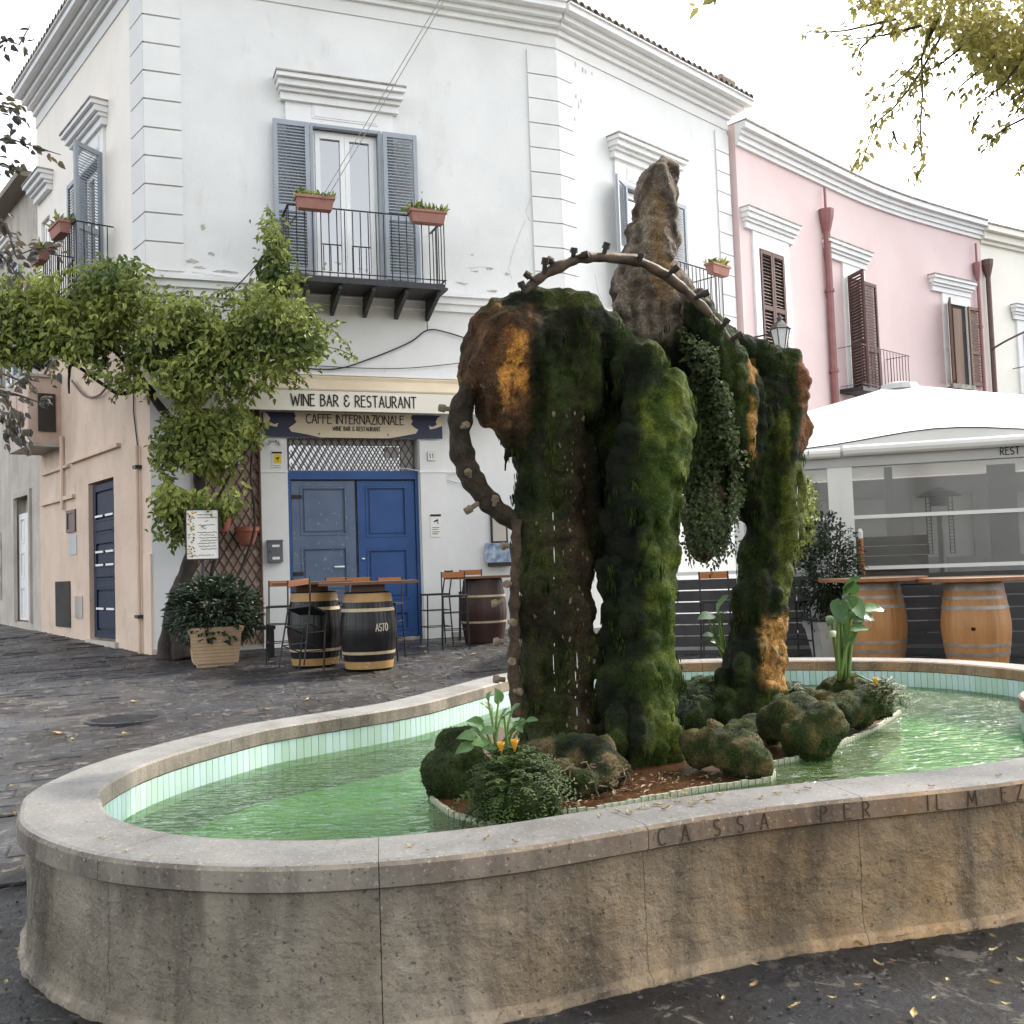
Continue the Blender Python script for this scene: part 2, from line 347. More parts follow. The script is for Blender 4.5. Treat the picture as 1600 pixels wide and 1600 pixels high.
def water_mat():
    m, n, b, out = _nodes('green pool water'); n.nodes.remove(b)
    g = n.nodes.new('ShaderNodeNewGeometry'); vec = g.outputs['Position']
    q = _noise(n, vec, 4.2, 2, .5, (1, 2.2, 1), 1.2); q2 = _noise(n, vec, 11, 2, .5, (1, 2.0, 1), .8)
    ad = n.nodes.new('ShaderNodeMath'); ad.operation = 'MULTIPLY_ADD'; n.links.new(q2, ad.inputs[0]); ad.inputs[1].default_value = .35; n.links.new(q, ad.inputs[2])
    bp = n.nodes.new('ShaderNodeBump'); bp.inputs['Strength'].default_value = 1.; bp.inputs['Distance'].default_value = .055; n.links.new(ad.outputs[0], bp.inputs['Height'])
    df = n.nodes.new('ShaderNodeBsdfDiffuse'); tr = n.nodes.new('ShaderNodeBsdfTransparent'); gl = n.nodes.new('ShaderNodeBsdfGlossy'); fr = n.nodes.new('ShaderNodeFresnel')
    n.links.new(_mix(n, _ramp(n, _noise(n, vec, 1.2, 5), .35, .65), (.09, .17, .05), (.20, .28, .12)), df.inputs[0])
    tr.inputs[0].default_value = (.58, .82, .56, 1); gl.inputs['Roughness'].default_value = .04; fr.inputs['IOR'].default_value = 1.33
    for x in (gl, fr): n.links.new(bp.outputs[0], x.inputs['Normal'])
    a = n.nodes.new('ShaderNodeMixShader'); a.inputs[0].default_value = .24; n.links.new(df.outputs[0], a.inputs[2]); n.links.new(tr.outputs[0], a.inputs[1])
    e = n.nodes.new('ShaderNodeMixShader'); n.links.new(fr.outputs[0], e.inputs[0]); n.links.new(a.outputs[0], e.inputs[1]); n.links.new(gl.outputs[0], e.inputs[2]); n.links.new(e.outputs[0], out.inputs[0])
    return m
m_water = water_mat()
m_pooltile = pm('aqua pool tile', (.39, .545, .46), (.47, .62, .63), 3, .3, .03, 50, tint=True)
m_grout = pm('grey green grout', (.20, .26, .21), (.12, .15, .12), 12, .8)
m_poolfloor = pm('algae pool floor', (.14, .34, .13), (.36, .52, .34), 2.6, .7, .2, 20, stains=[(5, .56, .7, (.34, .36, .08), .6, None), (9, .6, .68, (.03, .07, .02), .75, (1, 2, 1))])
m_mosaic = pm('white mosaic edge', (.46, .47, .38), (.22, .23, .15), 30, .6, .3, 60)
m_soil = pm('wet brown silt', (.10, .045, .02), (.05, .025, .014), 9, .25, .5, 30, spec=.6)

def pvc_mat():
    m, n, b, out = _nodes('clear tent window'); n.nodes.remove(b)
    tr = n.nodes.new('ShaderNodeBsdfTransparent'); tr.inputs[0].default_value = (.82, .83, .82, 1)
    df = n.nodes.new('ShaderNodeBsdfDiffuse'); df.inputs[0].default_value = (.45, .45, .44, 1)
    gl = n.nodes.new('ShaderNodeBsdfGlossy'); gl.inputs['Roughness'].default_value = .08; fr = n.nodes.new('ShaderNodeFresnel'); fr.inputs['IOR'].default_value = 1.45
    a = n.nodes.new('ShaderNodeMixShader'); a.inputs[0].default_value = .13; n.links.new(tr.outputs[0], a.inputs[1]); n.links.new(df.outputs[0], a.inputs[2])
    e = n.nodes.new('ShaderNodeMixShader'); n.links.new(fr.outputs[0], e.inputs[0]); n.links.new(a.outputs[0], e.inputs[1]); n.links.new(gl.outputs[0], e.inputs[2]); n.links.new(e.outputs[0], out.inputs[0])
    return m
m_pvc = pvc_mat()

def rock_mat(name):
    m, n, b, out = _nodes(name)
    tc = n.nodes.new('ShaderNodeNewGeometry'); vec = tc.outputs['Position']
    at = n.nodes.new('ShaderNodeAttribute'); at.attribute_name = 'stone'
    c = _mix(n, _ramp(n, _noise(n, vec, 30, 6, .7), .3, .7), at.outputs['Color'], _mix(n, 1., at.outputs['Color'], (.30, .28, .25), 'MULTIPLY')); c = _mix(n, _ramp(n, _noise(n, vec, 75, 4, .7), .52, .68, 0, .8), c, _mix(n, 1., at.outputs['Color'], (1.9, 1.8, 1.5), 'MULTIPLY'))
    n.links.new(c, b.inputs['Base Color']); b.inputs['Roughness'].default_value = .85; b.inputs['Specular IOR Level'].default_value = .25
    ad = n.nodes.new('ShaderNodeMath'); ad.operation = 'MULTIPLY_ADD'; n.links.new(_noise(n, vec, 95, 5, .7), ad.inputs[0]); ad.inputs[1].default_value = .4; n.links.new(_noise(n, vec, 24, 6, .65), ad.inputs[2])
    bp = n.nodes.new('ShaderNodeBump'); bp.inputs['Strength'].default_value = .9; bp.inputs['Distance'].default_value = .035
    n.links.new(ad.outputs[0], bp.inputs['Height']); n.links.new(bp.outputs[0], b.inputs['Normal'])
    return m
m_rock = rock_mat('mossy tufa')
m_moss = pm('moss fibre', (.014, .028, .006), (.13, .19, .032), 4, .8, tint=True, trans=.3, spec=.15)

# ================================================================== GROUND
def closed_spline(pts, n):
    k = len(pts); dense = []
    for i in range(k):
        p0, p1, p2, p3 = (np.array(pts[(i + j) % k], float) for j in (-1, 0, 1, 2))
        for q in range(24):
            t = q / 24; dense.append(.5 * (2 * p1 + (p2 - p0) * t + (2 * p0 - 5 * p1 + 4 * p2 - p3) * t * t + (3 * p1 - p0 - 3 * p2 + p3) * t ** 3))
    d = np.array(dense)
    for _ in range(30): d = .25 * np.roll(d, 1, 0) + .5 * d + .25 * np.roll(d, -1, 0)
    seg = np.linalg.norm(np.roll(d, -1, 0) - d, axis=1); cum = np.concatenate([[0], np.cumsum(seg)]); dd = np.vstack([d, d[:1]])
    s = np.linspace(0, cum[-1], n, endpoint=False)
    return np.stack([np.interp(s, cum, dd[:, 0]), np.interp(s, cum, dd[:, 1])], 1), cum[-1]
OUTER_PTS = [(-2.25, 5.2), (-2.23, 4.72), (-2.10, 4.36), (-1.90, 4.0), (-1.46, 3.6), (-.93, 3.41), (-.47, 3.41), (-.04, 3.52), (.3, 3.68), (.67, 3.86), (1.11, 4.02), (1.72, 4.17), (2.1, 4.3),
             (2.75, 4.65), (3.25, 5.25), (3.46, 5.95), (3.52, 6.6), (3.95, 7.1), (4.3, 7.7), (4.18, 8.5), (3.69, 9.28), (2.58, 9.82), (1.56, 10.0), (.6, 9.85), (-.12, 9.29), (-.57, 8.35), (-.97, 7.5), (-1.41, 7.02), (-1.79, 6.6), (-1.97, 6.23), (-2.12, 5.84), (-2.2, 5.55)]
NB = 1000
LOOP, PERIM = closed_spline(OUTER_PTS, NB)
_tan = np.roll(LOOP, -1, 0) - np.roll(LOOP, 1, 0); _tan /= np.linalg.norm(_tan, axis=1)[:, None]
NRM = np.stack([_tan[:, 1], -_tan[:, 0]], 1)          # outward (loop runs counter-clockwise)
def offs(d):
    o = LOOP + NRM * d
    for _ in range(6): o = .25 * np.roll(o, 1, 0) + .5 * o + .25 * np.roll(o, -1, 0)
    return o
INNER = offs(-.31)
def inside(poly, x, y):
    c = False; n = len(poly); j = n - 1
    for i in range(n):
        if (poly[i][1] > y) != (poly[j][1] > y) and x < (poly[j][0] - poly[i][0]) * (y - poly[i][1]) / (poly[j][1] - poly[i][1]) + poly[i][0]: c = not c
        j = i
    return c
HOLE = offs(-.16)[::4]; OUTCHK = offs(.03)[::4]

def build_ground():
    xs = np.concatenate([np.arange(-60, -6, 3), np.arange(-6, 6, .12), np.arange(6, 70, 3)]); ys = np.concatenate([np.arange(-40, 1.5, 2.5), np.arange(1.5, 11, .12), np.arange(11, 32, .5), np.arange(32, 120, 8)])
    b = MB(); idx = {}; vs = []
    for j, y in enumerate(ys):
        for i, x in enumerate(xs):
            z = gz(x, y) - .006
            if -2.4 < x < 4.6 and 3.2 < y < 10.2 and inside(HOLE, x, y): z = -.12
            vs.append((x, y, z))
    n = len(xs); fs = [(j * n + i, j * n + i + 1, (j + 1) * n + i + 1, (j + 1) * n + i) for j in range(len(ys) - 1) for i in range(n - 1)]
    b.add(vs, fs, .3); b.build('ground', m_ground, kind='structure', smooth=True)
    # paving slabs laid in rows along the cafe front, worn and slightly tilted
    b = MB(); t = Vector(U2(1, .387) + (0,)); q = Vector((-t.y, t.x, 0)); rr = random.Random(3)
    for r in range(0, 94):
        v0 = r * .24; u = -16 + rr.random() * .6
        while u < 14:
            L = .3 + rr.random() * .4; c = t * (u + L / 2) + q * (v0 + .12); u += L
            if c.y < 5.2 or c.y > 24: continue
            if abs(c.x) > .62 * c.y + 1.2: continue
            if c.x < 5 and c.y > 15.3 + (c.x + 5.3) * .42 and c.x > -5.3: continue
            if -2.9 < c.x < 5 and 2.9 < c.y < 10.5:
                if any(inside(OUTCHK, *(c + t * (a * (L / 2 + .02)) + q * (e * .14)).xy) for a in (-1, 0, 1) for e in (-1, 1)): continue
            hz = gz(c.x, c.y) + rr.uniform(-.004, .004); tx, ty = rr.uniform(-.008, .008), rr.uniform(-.008, .008)
            gx = (gz(c.x, c.y + .1) - gz(c.x, c.y - .1)) / .2; top = []; bot = []
            ta = rr.random()
            for a, e in ((-1, -1), (1, -1), (1, 1), (-1, 1)):
                for k, lst in ((1.0, bot), (.94, top)):
                    d = t * (a * (L / 2 + .004) * (k if k < 1 else 1)) + q * (e * .122 * k); z = hz + tx * a * (L / 2) + ty * e + gx * d.y - (.045 if k == 1. else -.012)
                    lst.append(c + d + Vector((0, 0, z - 0)))
            mid = [p + Vector((0, 0, .045 + .002)) for p in bot]
            b.add(bot + mid + top, [(0, 1, 5, 4), (1, 2, 6, 5), (2, 3, 7, 6), (3, 0, 4, 7), (4, 5, 9, 8), (5, 6, 10, 9), (6, 7, 11, 10), (7, 4, 8, 11), (8, 9, 10, 11)], ta)
    b.build('paving', m_ground, kind='stuff', label='dark worn basalt paving slabs')
build_ground()

# ================================================================== FOUNTAIN BASIN
def nearest(x, y): return int(np.argmin((LOOP[:, 0] - x) ** 2 + (LOOP[:, 1] - y) ** 2))
def fountain():
    T = thing('fountain_basin', 'long curved stone fountain basin with engraved coping around the green pool', 'fountain', (.9, 6.4, 0))
    jp = [onz(161, 1336, .56), onz(596, 1345, .56), onz(1010, 1290, .56), onz(1345, 1245, .56), onz(296, 1151, .56), onz(487, 1115, .56), onz(700, 1074, .56), onz(1094, 1031, .56), onz(1280, 1029, .56), onz(1450, 1029, .56),
          Vector((2.6, 4.55, 0)), Vector((3.4, 5.7, 0)), Vector((3.95, 7.1, 0)), Vector((4.2, 8.4, 0)), Vector((-2.2, 4.9, 0)), Vector((.5, 9.8, 0))]
    J = sorted({nearest(p.x, p.y) for p in jp})
    OO = {d: offs(d) for d in (.018, .0, -.02, -.01, -.295, -.31, -.285, -.30)}
    def strip(prof, a, b, jit, step=1, gap=1, hole=None):
        m = MB(); n = (b - a) % NB; ids = list(range(0, n + 1, step)); vs = []
        if ids[-1] != n: ids.append(n)
        for e, i in enumerate(ids):
            k = (a + i) % NB; f = 0.
            if e == 0: f = .0015
            if e == len(ids) - 1: f = -.0015
            for d, z in prof:
                base = LOOP[k] if d not in OO else OO[d][k]
                base = base if d in OO else LOOP[k] + NRM[k] * d
                q = Vector((base[0] + _tan[k][0] * f, base[1] + _tan[k][1] * f, z))
                if jit:
                    h = mnoise.noise(q * 9) * jit + mnoise.noise(q * 31) * jit * .7
                    q += Vector((NRM[k][0], NRM[k][1], 0)) * h
                vs.append(q)
        L = len(prof); fs = []
        for i in range(len(ids) - 1):
            for j in range(L):
                j2 = (j + 1) % L; fs.append((i * L + j, (i + 1) * L + j, (i + 1) * L + j2, i * L + j2))
        fs.append(tuple(range(L))); fs.append(tuple((len(ids) - 1) * L + j for j in range(L))[::-1])
        m.add(vs, fs); return m
    cop = [(.0, .468), (.018, .478), (.018, .545), (.006, .558), (-.01, .562), (-.295, .562), (-.31, .552), (-.31, .478), (-.30, .468)]
    zs = np.linspace(.464, .09, 24)
    pan = [(-.02, z) for z in zs] + [(-.016, .06), (-.008, .03), (-.004, -.06), (-.28, -.06), (-.285, .464)]
    for i, a in enumerate(J):
        b = J[(i + 1) % len(J)]
        s = strip(cop, a, b, .0022); o = s.build('coping_stone', m_coping, T, fix=True)
        s = strip([(.012, -.05), (.014, .0), (.010, .018), (.0, .030), (-.014, .036), (-.06, .03), (-.06, -.05)], a, b, .016); s.build('mortar_footing', m_mortar, T, fix=True)
        s = strip(pan, a, b, .011); o = s.build('wall_panel', m_tuff, T, smooth=False, fix=True)
    # pool lining and its tiles
    m = MB(); vs = []
    for k in range(NB):
        for z in (.47, .05): vs.append((*OO[-.295][k], z))
    for k in range(NB): pass
    m.add(vs, [(2 * k, 2 * k + 1, 2 * ((k + 1) % NB) + 1, 2 * ((k + 1) % NB)) for k in range(NB)]); m.build('pool_lining', m_grout, T)
    tm = [None] * 4
    for v in range(4):
        b = MB(); b.box(-.0262, .0262, -.004, .004, -.085, .085, v / 3); tm[v] = b.mesh('tile', m_pooltile)
    arc = PERIM / NB; cum = 0.; cnt = 0; pos = 0.
    inn = offs(-.302); seg = np.linalg.norm(np.roll(inn, -1, 0) - inn, axis=1); cs = np.concatenate([[0], np.cumsum(seg)]); ii = np.vstack([inn, inn[:1]]); nn = np.vstack([NRM, NRM[:1]])
    rr = random.Random(5)
    def vis(x, y, nx, ny): return (-nx) * (-x) + (-ny) * (-y) > .5 and abs(x) < .52 * y + .05
    cand = []
    for s in np.arange(0, cs[-1], .0565):
        x = np.interp(s, cs, ii[:, 0]); y = np.interp(s, cs, ii[:, 1]); nx = np.interp(s, cs, nn[:, 0]); ny = np.interp(s, cs, nn[:, 1])
        if vis(x, y, nx, ny): cand.append((x, y, nx, ny))
    cand.sort(key=lambda c: c[1]); keep = cand[:297]
    for x, y, nx, ny in keep:
        l = math.hypot(nx, ny); mw = Matrix.Identity(4); nx /= l; ny /= l
        mw[0][0], mw[1][0] = -ny, nx; mw[0][1], mw[1][1] = nx, ny; mw[0][3], mw[1][3], mw[2][3] = x, y, .384 + rr.uniform(-.001, .001)
        piece('tile', tm[rr.randrange(4)], T, mw)
    if len(cand) > 297:
        b = MB()
        for x, y, nx, ny in cand[297:]:
            l = math.hypot(nx, ny); u = Vector((-ny / l, nx / l, 0)); b.obox((x, y, .384), u * .0262, Vector((nx / l, ny / l, 0)) * .004, Vector((0, 0, .085)), rr.random())
        b.build('tile_row', m_pooltile, T, kind='stuff')
    b = MB(); b.add([(*q, .12) for q in inn], [tuple(range(NB))]); b.build('pool_floor', m_poolfloor, T)
    # overflow slot in the tiles, seen below the far coping
    q = onz(655, 1138, .42)
    # wet patch puddle lying on the coping
    # engraved words on the coping face
    def word_on(mb, s_px, txt_px):
        pass
    return T, OO
FOUNT, OO = fountain()
b = MB(); b.add([(*q, .34) for q in offs(-.305)], [tuple(range(NB))]); b.build('water', m_water, kind='structure')

# stroke alphabet: glyph = (width, polylines) in a 1-high cell
def arc(cx, cy, rx, ry, a0, a1, n=10): return [(cx + rx * math.cos(math.radians(a0 + (a1 - a0) * i / n)), cy + ry * math.sin(math.radians(a0 + (a1 - a0) * i / n))) for i in range(n + 1)]
GL = {
    'W': (.72, [[(0, 1), (.18, 0), (.36, .8), (.54, 0), (.72, 1)]]), 'I': (.0, [[(0, 0), (0, 1)]]), 'N': (.44, [[(0, 0), (0, 1), (.44, 0), (.44, 1)]]),
    'E': (.34, [[(.34, 1), (0, 1), (0, 0), (.34, 0)], [(0, .62), (.28, .62)]]), 'F': (.32, [[(.32, 1), (0, 1), (0, 0)], [(0, .62), (.27, .62)]]),
    'B': (.36, [[(0, 0), (0, 1)], [(0, 1)] + arc(.12, .8, .2, .2, 90, -90, 8) + [(0, .6)], [(0, .6)] + arc(.12, .3, .25, .3, 90, -90, 8) + [(0, 0)]]),
    'A': (.44, [[(0, 0), (.22, 1), (.44, 0)], [(.10, .34), (.34, .34)]]),
    'R': (.38, [[(0, 0), (0, 1)], [(0, 1)] + arc(.1, .74, .24, .26, 90, -90, 8) + [(0, .48)], [(.12, .48), (.38, 0)]]),
    'P': (.36, [[(0, 0), (0, 1)], [(0, 1)] + arc(.1, .74, .25, .26, 90, -90, 8) + [(0, .48)]]),
    '&': (.42, [arc(.2, .76, .17, .24, 20, 270, 10) + arc(.2, .26, .2, .26, 90, 350, 10) + [(.42, .34)]]),
    'S': (.34, [arc(.17, .74, .16, .26, 40, 270, 10) + arc(.17, .24, .17, .24, 90, -140, 10)]),
    'T': (.42, [[(0, 1), (.42, 1)], [(.21, 1), (.21, 0)]]), 'U': (.40, [[(0, 1), (0, .3)] + arc(.2, .25, .2, .25, 180, 360, 10) + [(.4, 1)]]),
    'C': (.40, [arc(.26, .5, .26, .5, 55, 305, 14)]), 'L': (.30, [[(0, 1), (0, 0), (.30, 0)]]), 'O': (.46, [arc(.23, .5, .23, .5, 0, 360, 18)]),
    'Z': (.38, [[(0, 1), (.38, 1), (0, 0), (.38, 0)]]), 'M': (.56, [[(0, 0), (.06, 1), (.28, .25), (.5, 1), (.56, 0)]]), '1': (.14, [[(0, .78), (.14, 1), (.14, 0)]]), ' ': (.22, [])}
def text_width(s, gap=.14): return sum(GL[c][0] + gap for c in s) - gap
def strokes(s, gap=.14):
    x = 0
    for c in s:
        wd, pl = GL[c]
        for l in pl: yield [(x + a, b) for a, b in l]
        x += wd + gap
def letter_on(mb, to3, s, x0, z0, h, sx=1., wgt=.10, k=.004, gap=.14):
    for l in strokes(s, gap):
        for (a0, b0), (a1, b1) in zip(l, l[1:]):
            p = to3(x0 + a0 * h * sx, z0 + b0 * h, k); q = to3(x0 + a1 * h * sx, z0 + b1 * h, k)
            nrm = (to3(x0 + a0 * h * sx, z0 + b0 * h, k + 1) - p).normalized(); d = (q - p)
            if d.length < 1e-6: continue
            ext = d.normalized() * (wgt * h * .35); mb.bar(p - ext, q + ext, wgt * h, .006 if k > .003 else .003, up=nrm)
# engraved words, shallow dark grooves on the outer face of the coping
cs_ = np.concatenate([[0], np.cumsum(np.linalg.norm(np.roll(LOOP, -1, 0) - LOOP, axis=1))])
_l2 = np.vstack([LOOP, LOOP[:1]]); _n2 = np.vstack([NRM, NRM[:1]])
def on_coping(s, z, k):
    x = np.interp(s, cs_, _l2[:, 0]); y = np.interp(s, cs_, _l2[:, 1]); nx = np.interp(s, cs_, _n2[:, 0]); ny = np.interp(s, cs_, _n2[:, 1])
    return Vector((x + nx * (.0205 + k * .5), y + ny * (.0205 + k * .5), z))
def s_at(px, py): q = onz(px, py, .51); return cs_[nearest(q.x, q.y)]
m_groove = pm('engraved groove', (.085, .05, .028), (.06, .037, .022), 20, .9)
for ch, px, py in (('C', 1014, 1306), ('A', 1057, 1302), ('S', 1100, 1290), ('S', 1138, 1284), ('A', 1175, 1280), ('P', 1270, 1268), ('E', 1304, 1263), ('R', 1337, 1260), ('I', 1433, 1252), ('L', 1452, 1250), ('M', 1503, 1246), ('E', 1548, 1240), ('Z', 1574, 1236)):
    m = MB(); letter_on(m, on_coping, ch, s_at(px, py), .484, .060, 1.25, .066, .0008); m.build('letter', m_groove, FOUNT)

# ================================================================== ROCK WORK
def proj(p):
    v = Vector(p) - Vector((0, 0, EYE)); z = v.dot(FWD); return 800 + F * v.dot(RT) / z, 800 - F * v.dot(UP) / z
def blob_mesh(chains, voxel, amp=.03, freq=6., fine=.012, grow=1., extra=None):
    rr = random.Random(2); bm = bmesh.new(); bmesh.ops.create_icosphere(bm, subdivisions=2, radius=1.0); iv = np.array([v.co[:] for v in bm.verts]); itf = [tuple(v.index for v in f.verts) for f in bm.faces]; bm.free(); V_ = []; F_ = []
    for ch in chains:
        W_ = [(P(x, y, d), r * d / F * grow) for x, y, r, d in ch]
        seq = []
        for (a, ra), (b_, rb) in zip(W_, W_[1:]):
            n = max(1, int((b_ - a).length / (min(ra, rb) * .55)))
            seq += [(a.lerp(b_, i / n), ra + (rb - ra) * i / n) for i in range(n)]
        seq.append(W_[-1])
        for c, r in seq:
            c = c + Vector((rr.uniform(-.12, .12), rr.uniform(-.12, .12), rr.uniform(-.1, .1))) * r
            b0 = len(V_) * len(iv); V_.append(iv * (r * rr.uniform(.94, 1.05)) + np.array(c)); F_ += [(a + b0, b1 + b0, c1 + b0) for a, b1, c1 in itf]
    me = bpy.data.meshes.new('tmp'); me.from_pydata(np.concatenate(V_).tolist(), [], F_)
    o = bpy.data.objects.new('tmp', me); col.objects.link(o)
    md = o.modifiers.new('r', 'REMESH'); md.mode = 'VOXEL'; md.voxel_size = voxel
    dg = bpy.context.evaluated_depsgraph_get(); dg.update(); out = bpy.data.meshes.new_from_object(o.evaluated_get(dg))
    bpy.data.objects.remove(o); bpy.data.meshes.remove(me)
    n = len(out.vertices); co = np.empty(n * 3); out.vertices.foreach_get('co', co); co = co.reshape(-1, 3)
    nr = np.empty(n * 3); out.vertex_normals.foreach_get('vector', nr); nr = nr.reshape(-1, 3)
    d = np.empty(n)
    for i in range(n):
        q = Vector(co[i]); q2 = Vector((q.x, q.y, q.z * .62))
        f1 = mnoise.voronoi(q2 * freq)[0][0]
        d[i] = amp * (.62 - f1 * 1.25) * 1.3 + .020 * mnoise.noise(Vector((q.x * 13, q.y * 13, q.z * 2.6))) + amp * .8 * mnoise.noise(q * 2.3) + fine * mnoise.noise(q * 22) + fine * .6 * mnoise.noise(q * 47) + (extra(q) if extra else 0)
    co = co + nr * d[:, None]; out.vertices.foreach_set('co', co.ravel()); out.update()
    return out, co, d
def lerp3(a, b, t): return tuple(a[i] + (b[i] - a[i]) * t for i in range(3))
def sstep(x, a, b): t = max(0., min(1., (x - a) / (b - a))); return t * t * (3 - 2 * t)
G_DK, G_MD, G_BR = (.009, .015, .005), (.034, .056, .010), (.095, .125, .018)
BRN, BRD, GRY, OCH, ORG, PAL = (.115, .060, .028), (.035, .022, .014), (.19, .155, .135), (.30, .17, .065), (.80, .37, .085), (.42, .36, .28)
def finish_rock(me, co, d, colour, name, parent, mat=m_rock, **kw):
    off = OFF[parent.name] if parent else Vector((co[:, 0].mean(), co[:, 1].mean(), co[:, 2].min()))
    cols = np.ones((len(co), 4), np.float32); moss = np.zeros(len(co))
    for i in range(len(co)):
        c, mo = colour(Vector(co[i]), d[i]); cols[i, :3] = c; moss[i] = mo
    a = me.attributes.new('stone', 'FLOAT_COLOR', 'POINT'); a.data.foreach_set('color', cols.ravel())
    me.polygons.foreach_set('use_smooth', [True] * len(me.polygons))
    c2 = co - np.array(off); me.vertices.foreach_set('co', c2.ravel()); me.materials.clear(); me.materials.append(mat); me.update(); me.name = name
    o = bpy.data.objects.new(name, me); col.objects.link(o); OFF[o.name] = off
    if parent: o.parent = parent
    else: o.location = off
    tag(o, **kw); return o, moss
def moss_on(me_o, moss, parent, n, L=(.006, .016), seed=1, name='moss', strand=False):
    me = me_o.data; rr = random.Random(seed); off = OFF[me_o.name]; k = len(me.polygons)
    ar = np.empty(k); me.polygons.foreach_get('area', ar); cw = np.cumsum(ar); cw /= cw[-1]
    mb = MB(); pick = np.searchsorted(cw, np.array([rr.random() for _ in range(n)]))
    for i in pick:
        p = me.polygons[min(int(i), k - 1)]; vs = p.vertices
        if rr.random() > moss[vs[0]]: continue
        a, b_, c = (me.vertices[vs[j]].co for j in (0, 1, 2)); u, v = rr.random(), rr.random()
        q = a + (b_ - a) * u + (c - b_) * v + off; nr = p.normal
        if nr.y > .75: continue
        dr = nr * .55 + Vector((rr.uniform(-.5, .5), rr.uniform(-.5, .5), rr.uniform(-1.3, .05))); l = rr.uniform(*L)
        tt = min(1, max(0, rr.random() ** 1.7 * .8 + mnoise.noise(q * 3.1) * .35))
        if strand:
            if nr.z > .45 or abs(mnoise.noise(Vector((q.x * 7, q.y * 7, q.z * 2)))) > .16: continue
            for _k in range(5): q2 = q + Vector((rr.gauss(0, .01), rr.gauss(0, .008), rr.gauss(0, .02))) + nr * .012; mb.leaf(q2, (rr.uniform(-.12, .12), rr.uniform(-.1, .02), -1), (rr.uniform(-.5, .5), -1, 0), l * rr.uniform(.5, 1), .007, tt * .8)
            continue
        mb.leaf(q - nr * .004, dr, (rr.uniform(-1, 1), rr.uniform(-1, 1), rr.uniform(-1, 1)), l, l * .5, tt, .1)
    return mb.build(name, m_moss, parent, kind='stuff')

ROCK = thing('rock_formation', 'tall dripping moss covered tufa rock with three legs standing in the pool', 'rock', (.75, 6.6, .15))
A = [[(862, 492, 38, 6.4), (850, 530, 62, 6.4), (805, 545, 70, 6.3), (778, 585, 55, 6.3), (775, 615, 42, 6.3), (800, 650, 34, 6.3), (815, 690, 28, 6.3)],
     [(905, 490, 33, 6.45), (880, 530, 42, 6.4), (862, 590, 50, 6.4), (855, 650, 50, 6.4), (852, 720, 52, 6.4), (855, 780, 53, 6.4), (860, 840, 55, 6.35), (864, 900, 55, 6.35), (868, 960, 56, 6.3), (872, 1020, 58, 6.3), (876, 1080, 58, 6.3), (880, 1140, 60, 6.3), (884, 1200, 70, 6.2)]]
Rc = [[(935, 530, 34, 6.8), (936, 600, 44, 6.8), (938, 680, 42, 6.75), (942, 760, 38, 6.7), (946, 820, 32, 6.65), (952, 865, 22, 6.6)]]
Bc = [[(968, 560, 36, 6.5), (1010, 585, 44, 6.4), (1028, 630, 46, 6.35), (1022, 690, 50, 6.3), (1010, 740, 54, 6.3), (1002, 800, 54, 6.3), (998, 860, 52, 6.3), (996, 920, 52, 6.3), (994, 980, 52, 6.3), (996, 1040, 55, 6.25), (998, 1100, 56, 6.2), (1000, 1170, 56, 6.1)],
      [(1016, 556, 26, 6.25), (1016, 590, 26, 6.25)], [(1052, 600, 24, 6.3), (1058, 650, 22, 6.25), (1052, 700, 24, 6.25), (1040, 760, 22, 6.25)], [(1036, 840, 18, 6.2), (1034, 900, 18, 6.2), (1040, 1030, 16, 6.15)]]
Tc = [[(1033, 270, 20, 7.0), (1031, 284, 25, 7.0), (1027, 306, 30, 7.0), (1020, 335, 34, 7.0), (1016, 372, 37, 7.0), (1012, 412, 43, 7.0), (1014, 450, 51, 7.0), (1020, 490, 57, 7.0), (1025, 530, 58, 7.0)],
      [(1040, 350, 14, 6.95), (1042, 400, 18, 6.95), (1048, 440, 22, 6.95), (1066, 480, 22, 6.95)], [(975, 480, 18, 6.9), (972, 520, 20, 6.9)]]
Mc = [[(1085, 478, 20, 6.8), (1098, 500, 24, 6.75), (1120, 530, 26, 6.7), (1142, 560, 26, 6.7), (1152, 600, 26, 6.7), (1156, 650, 22, 6.7), (1160, 700, 16, 6.7)],
      [(1120, 515, 18, 7.0), (1155, 540, 22, 7.1), (1190, 560, 24, 7.2), (1225, 568, 22, 7.2)]]
Cc = [[(1205, 580, 36, 7.2), (1228, 600, 34, 7.2), (1236, 640, 28, 7.2), (1228, 690, 28, 7.2), (1218, 750, 32, 7.2), (1208, 810, 36, 7.2), (1200, 870, 39, 7.2), (1192, 920, 38, 7.15), (1182, 965, 34, 7.15), (1176, 1010, 38, 7.1), (1172, 1060, 42, 7.05), (1162, 1110, 48, 7.0), (1158, 1150, 50, 7.0)],
      [(1196, 620, 30, 7.1), (1190, 680, 30, 7.1), (1186, 740, 26, 7.15), (1178, 800, 28, 7.15)], [(1166, 590, 22, 6.9), (1174, 640, 22, 6.9), (1174, 690, 20, 6.9), (1164, 745, 12, 6.9)], [(1202, 965, 22, 7.05), (1203, 1030, 22, 7.0), (1202, 1075, 23, 6.97)], [(1225, 860, 15, 7.05), (1228, 740, 16, 7.0), (1246, 640, 14, 7.05)]]
Fc = [[(1080, 545, 28, 7.0), (1096, 610, 34, 7.05), (1104, 680, 40, 7.05), (1108, 740, 40, 7.05), (1104, 800, 38, 7.05), (1098, 845, 26, 7.05)], [(1010, 545, 50, 6.95), (1060, 560, 34, 6.95)]]
ISL = [[(900, 1215, 40, 6.0), (1000, 1215, 40, 6.1), (1100, 1190, 40, 6.3), (1190, 1160, 40, 6.6)]]
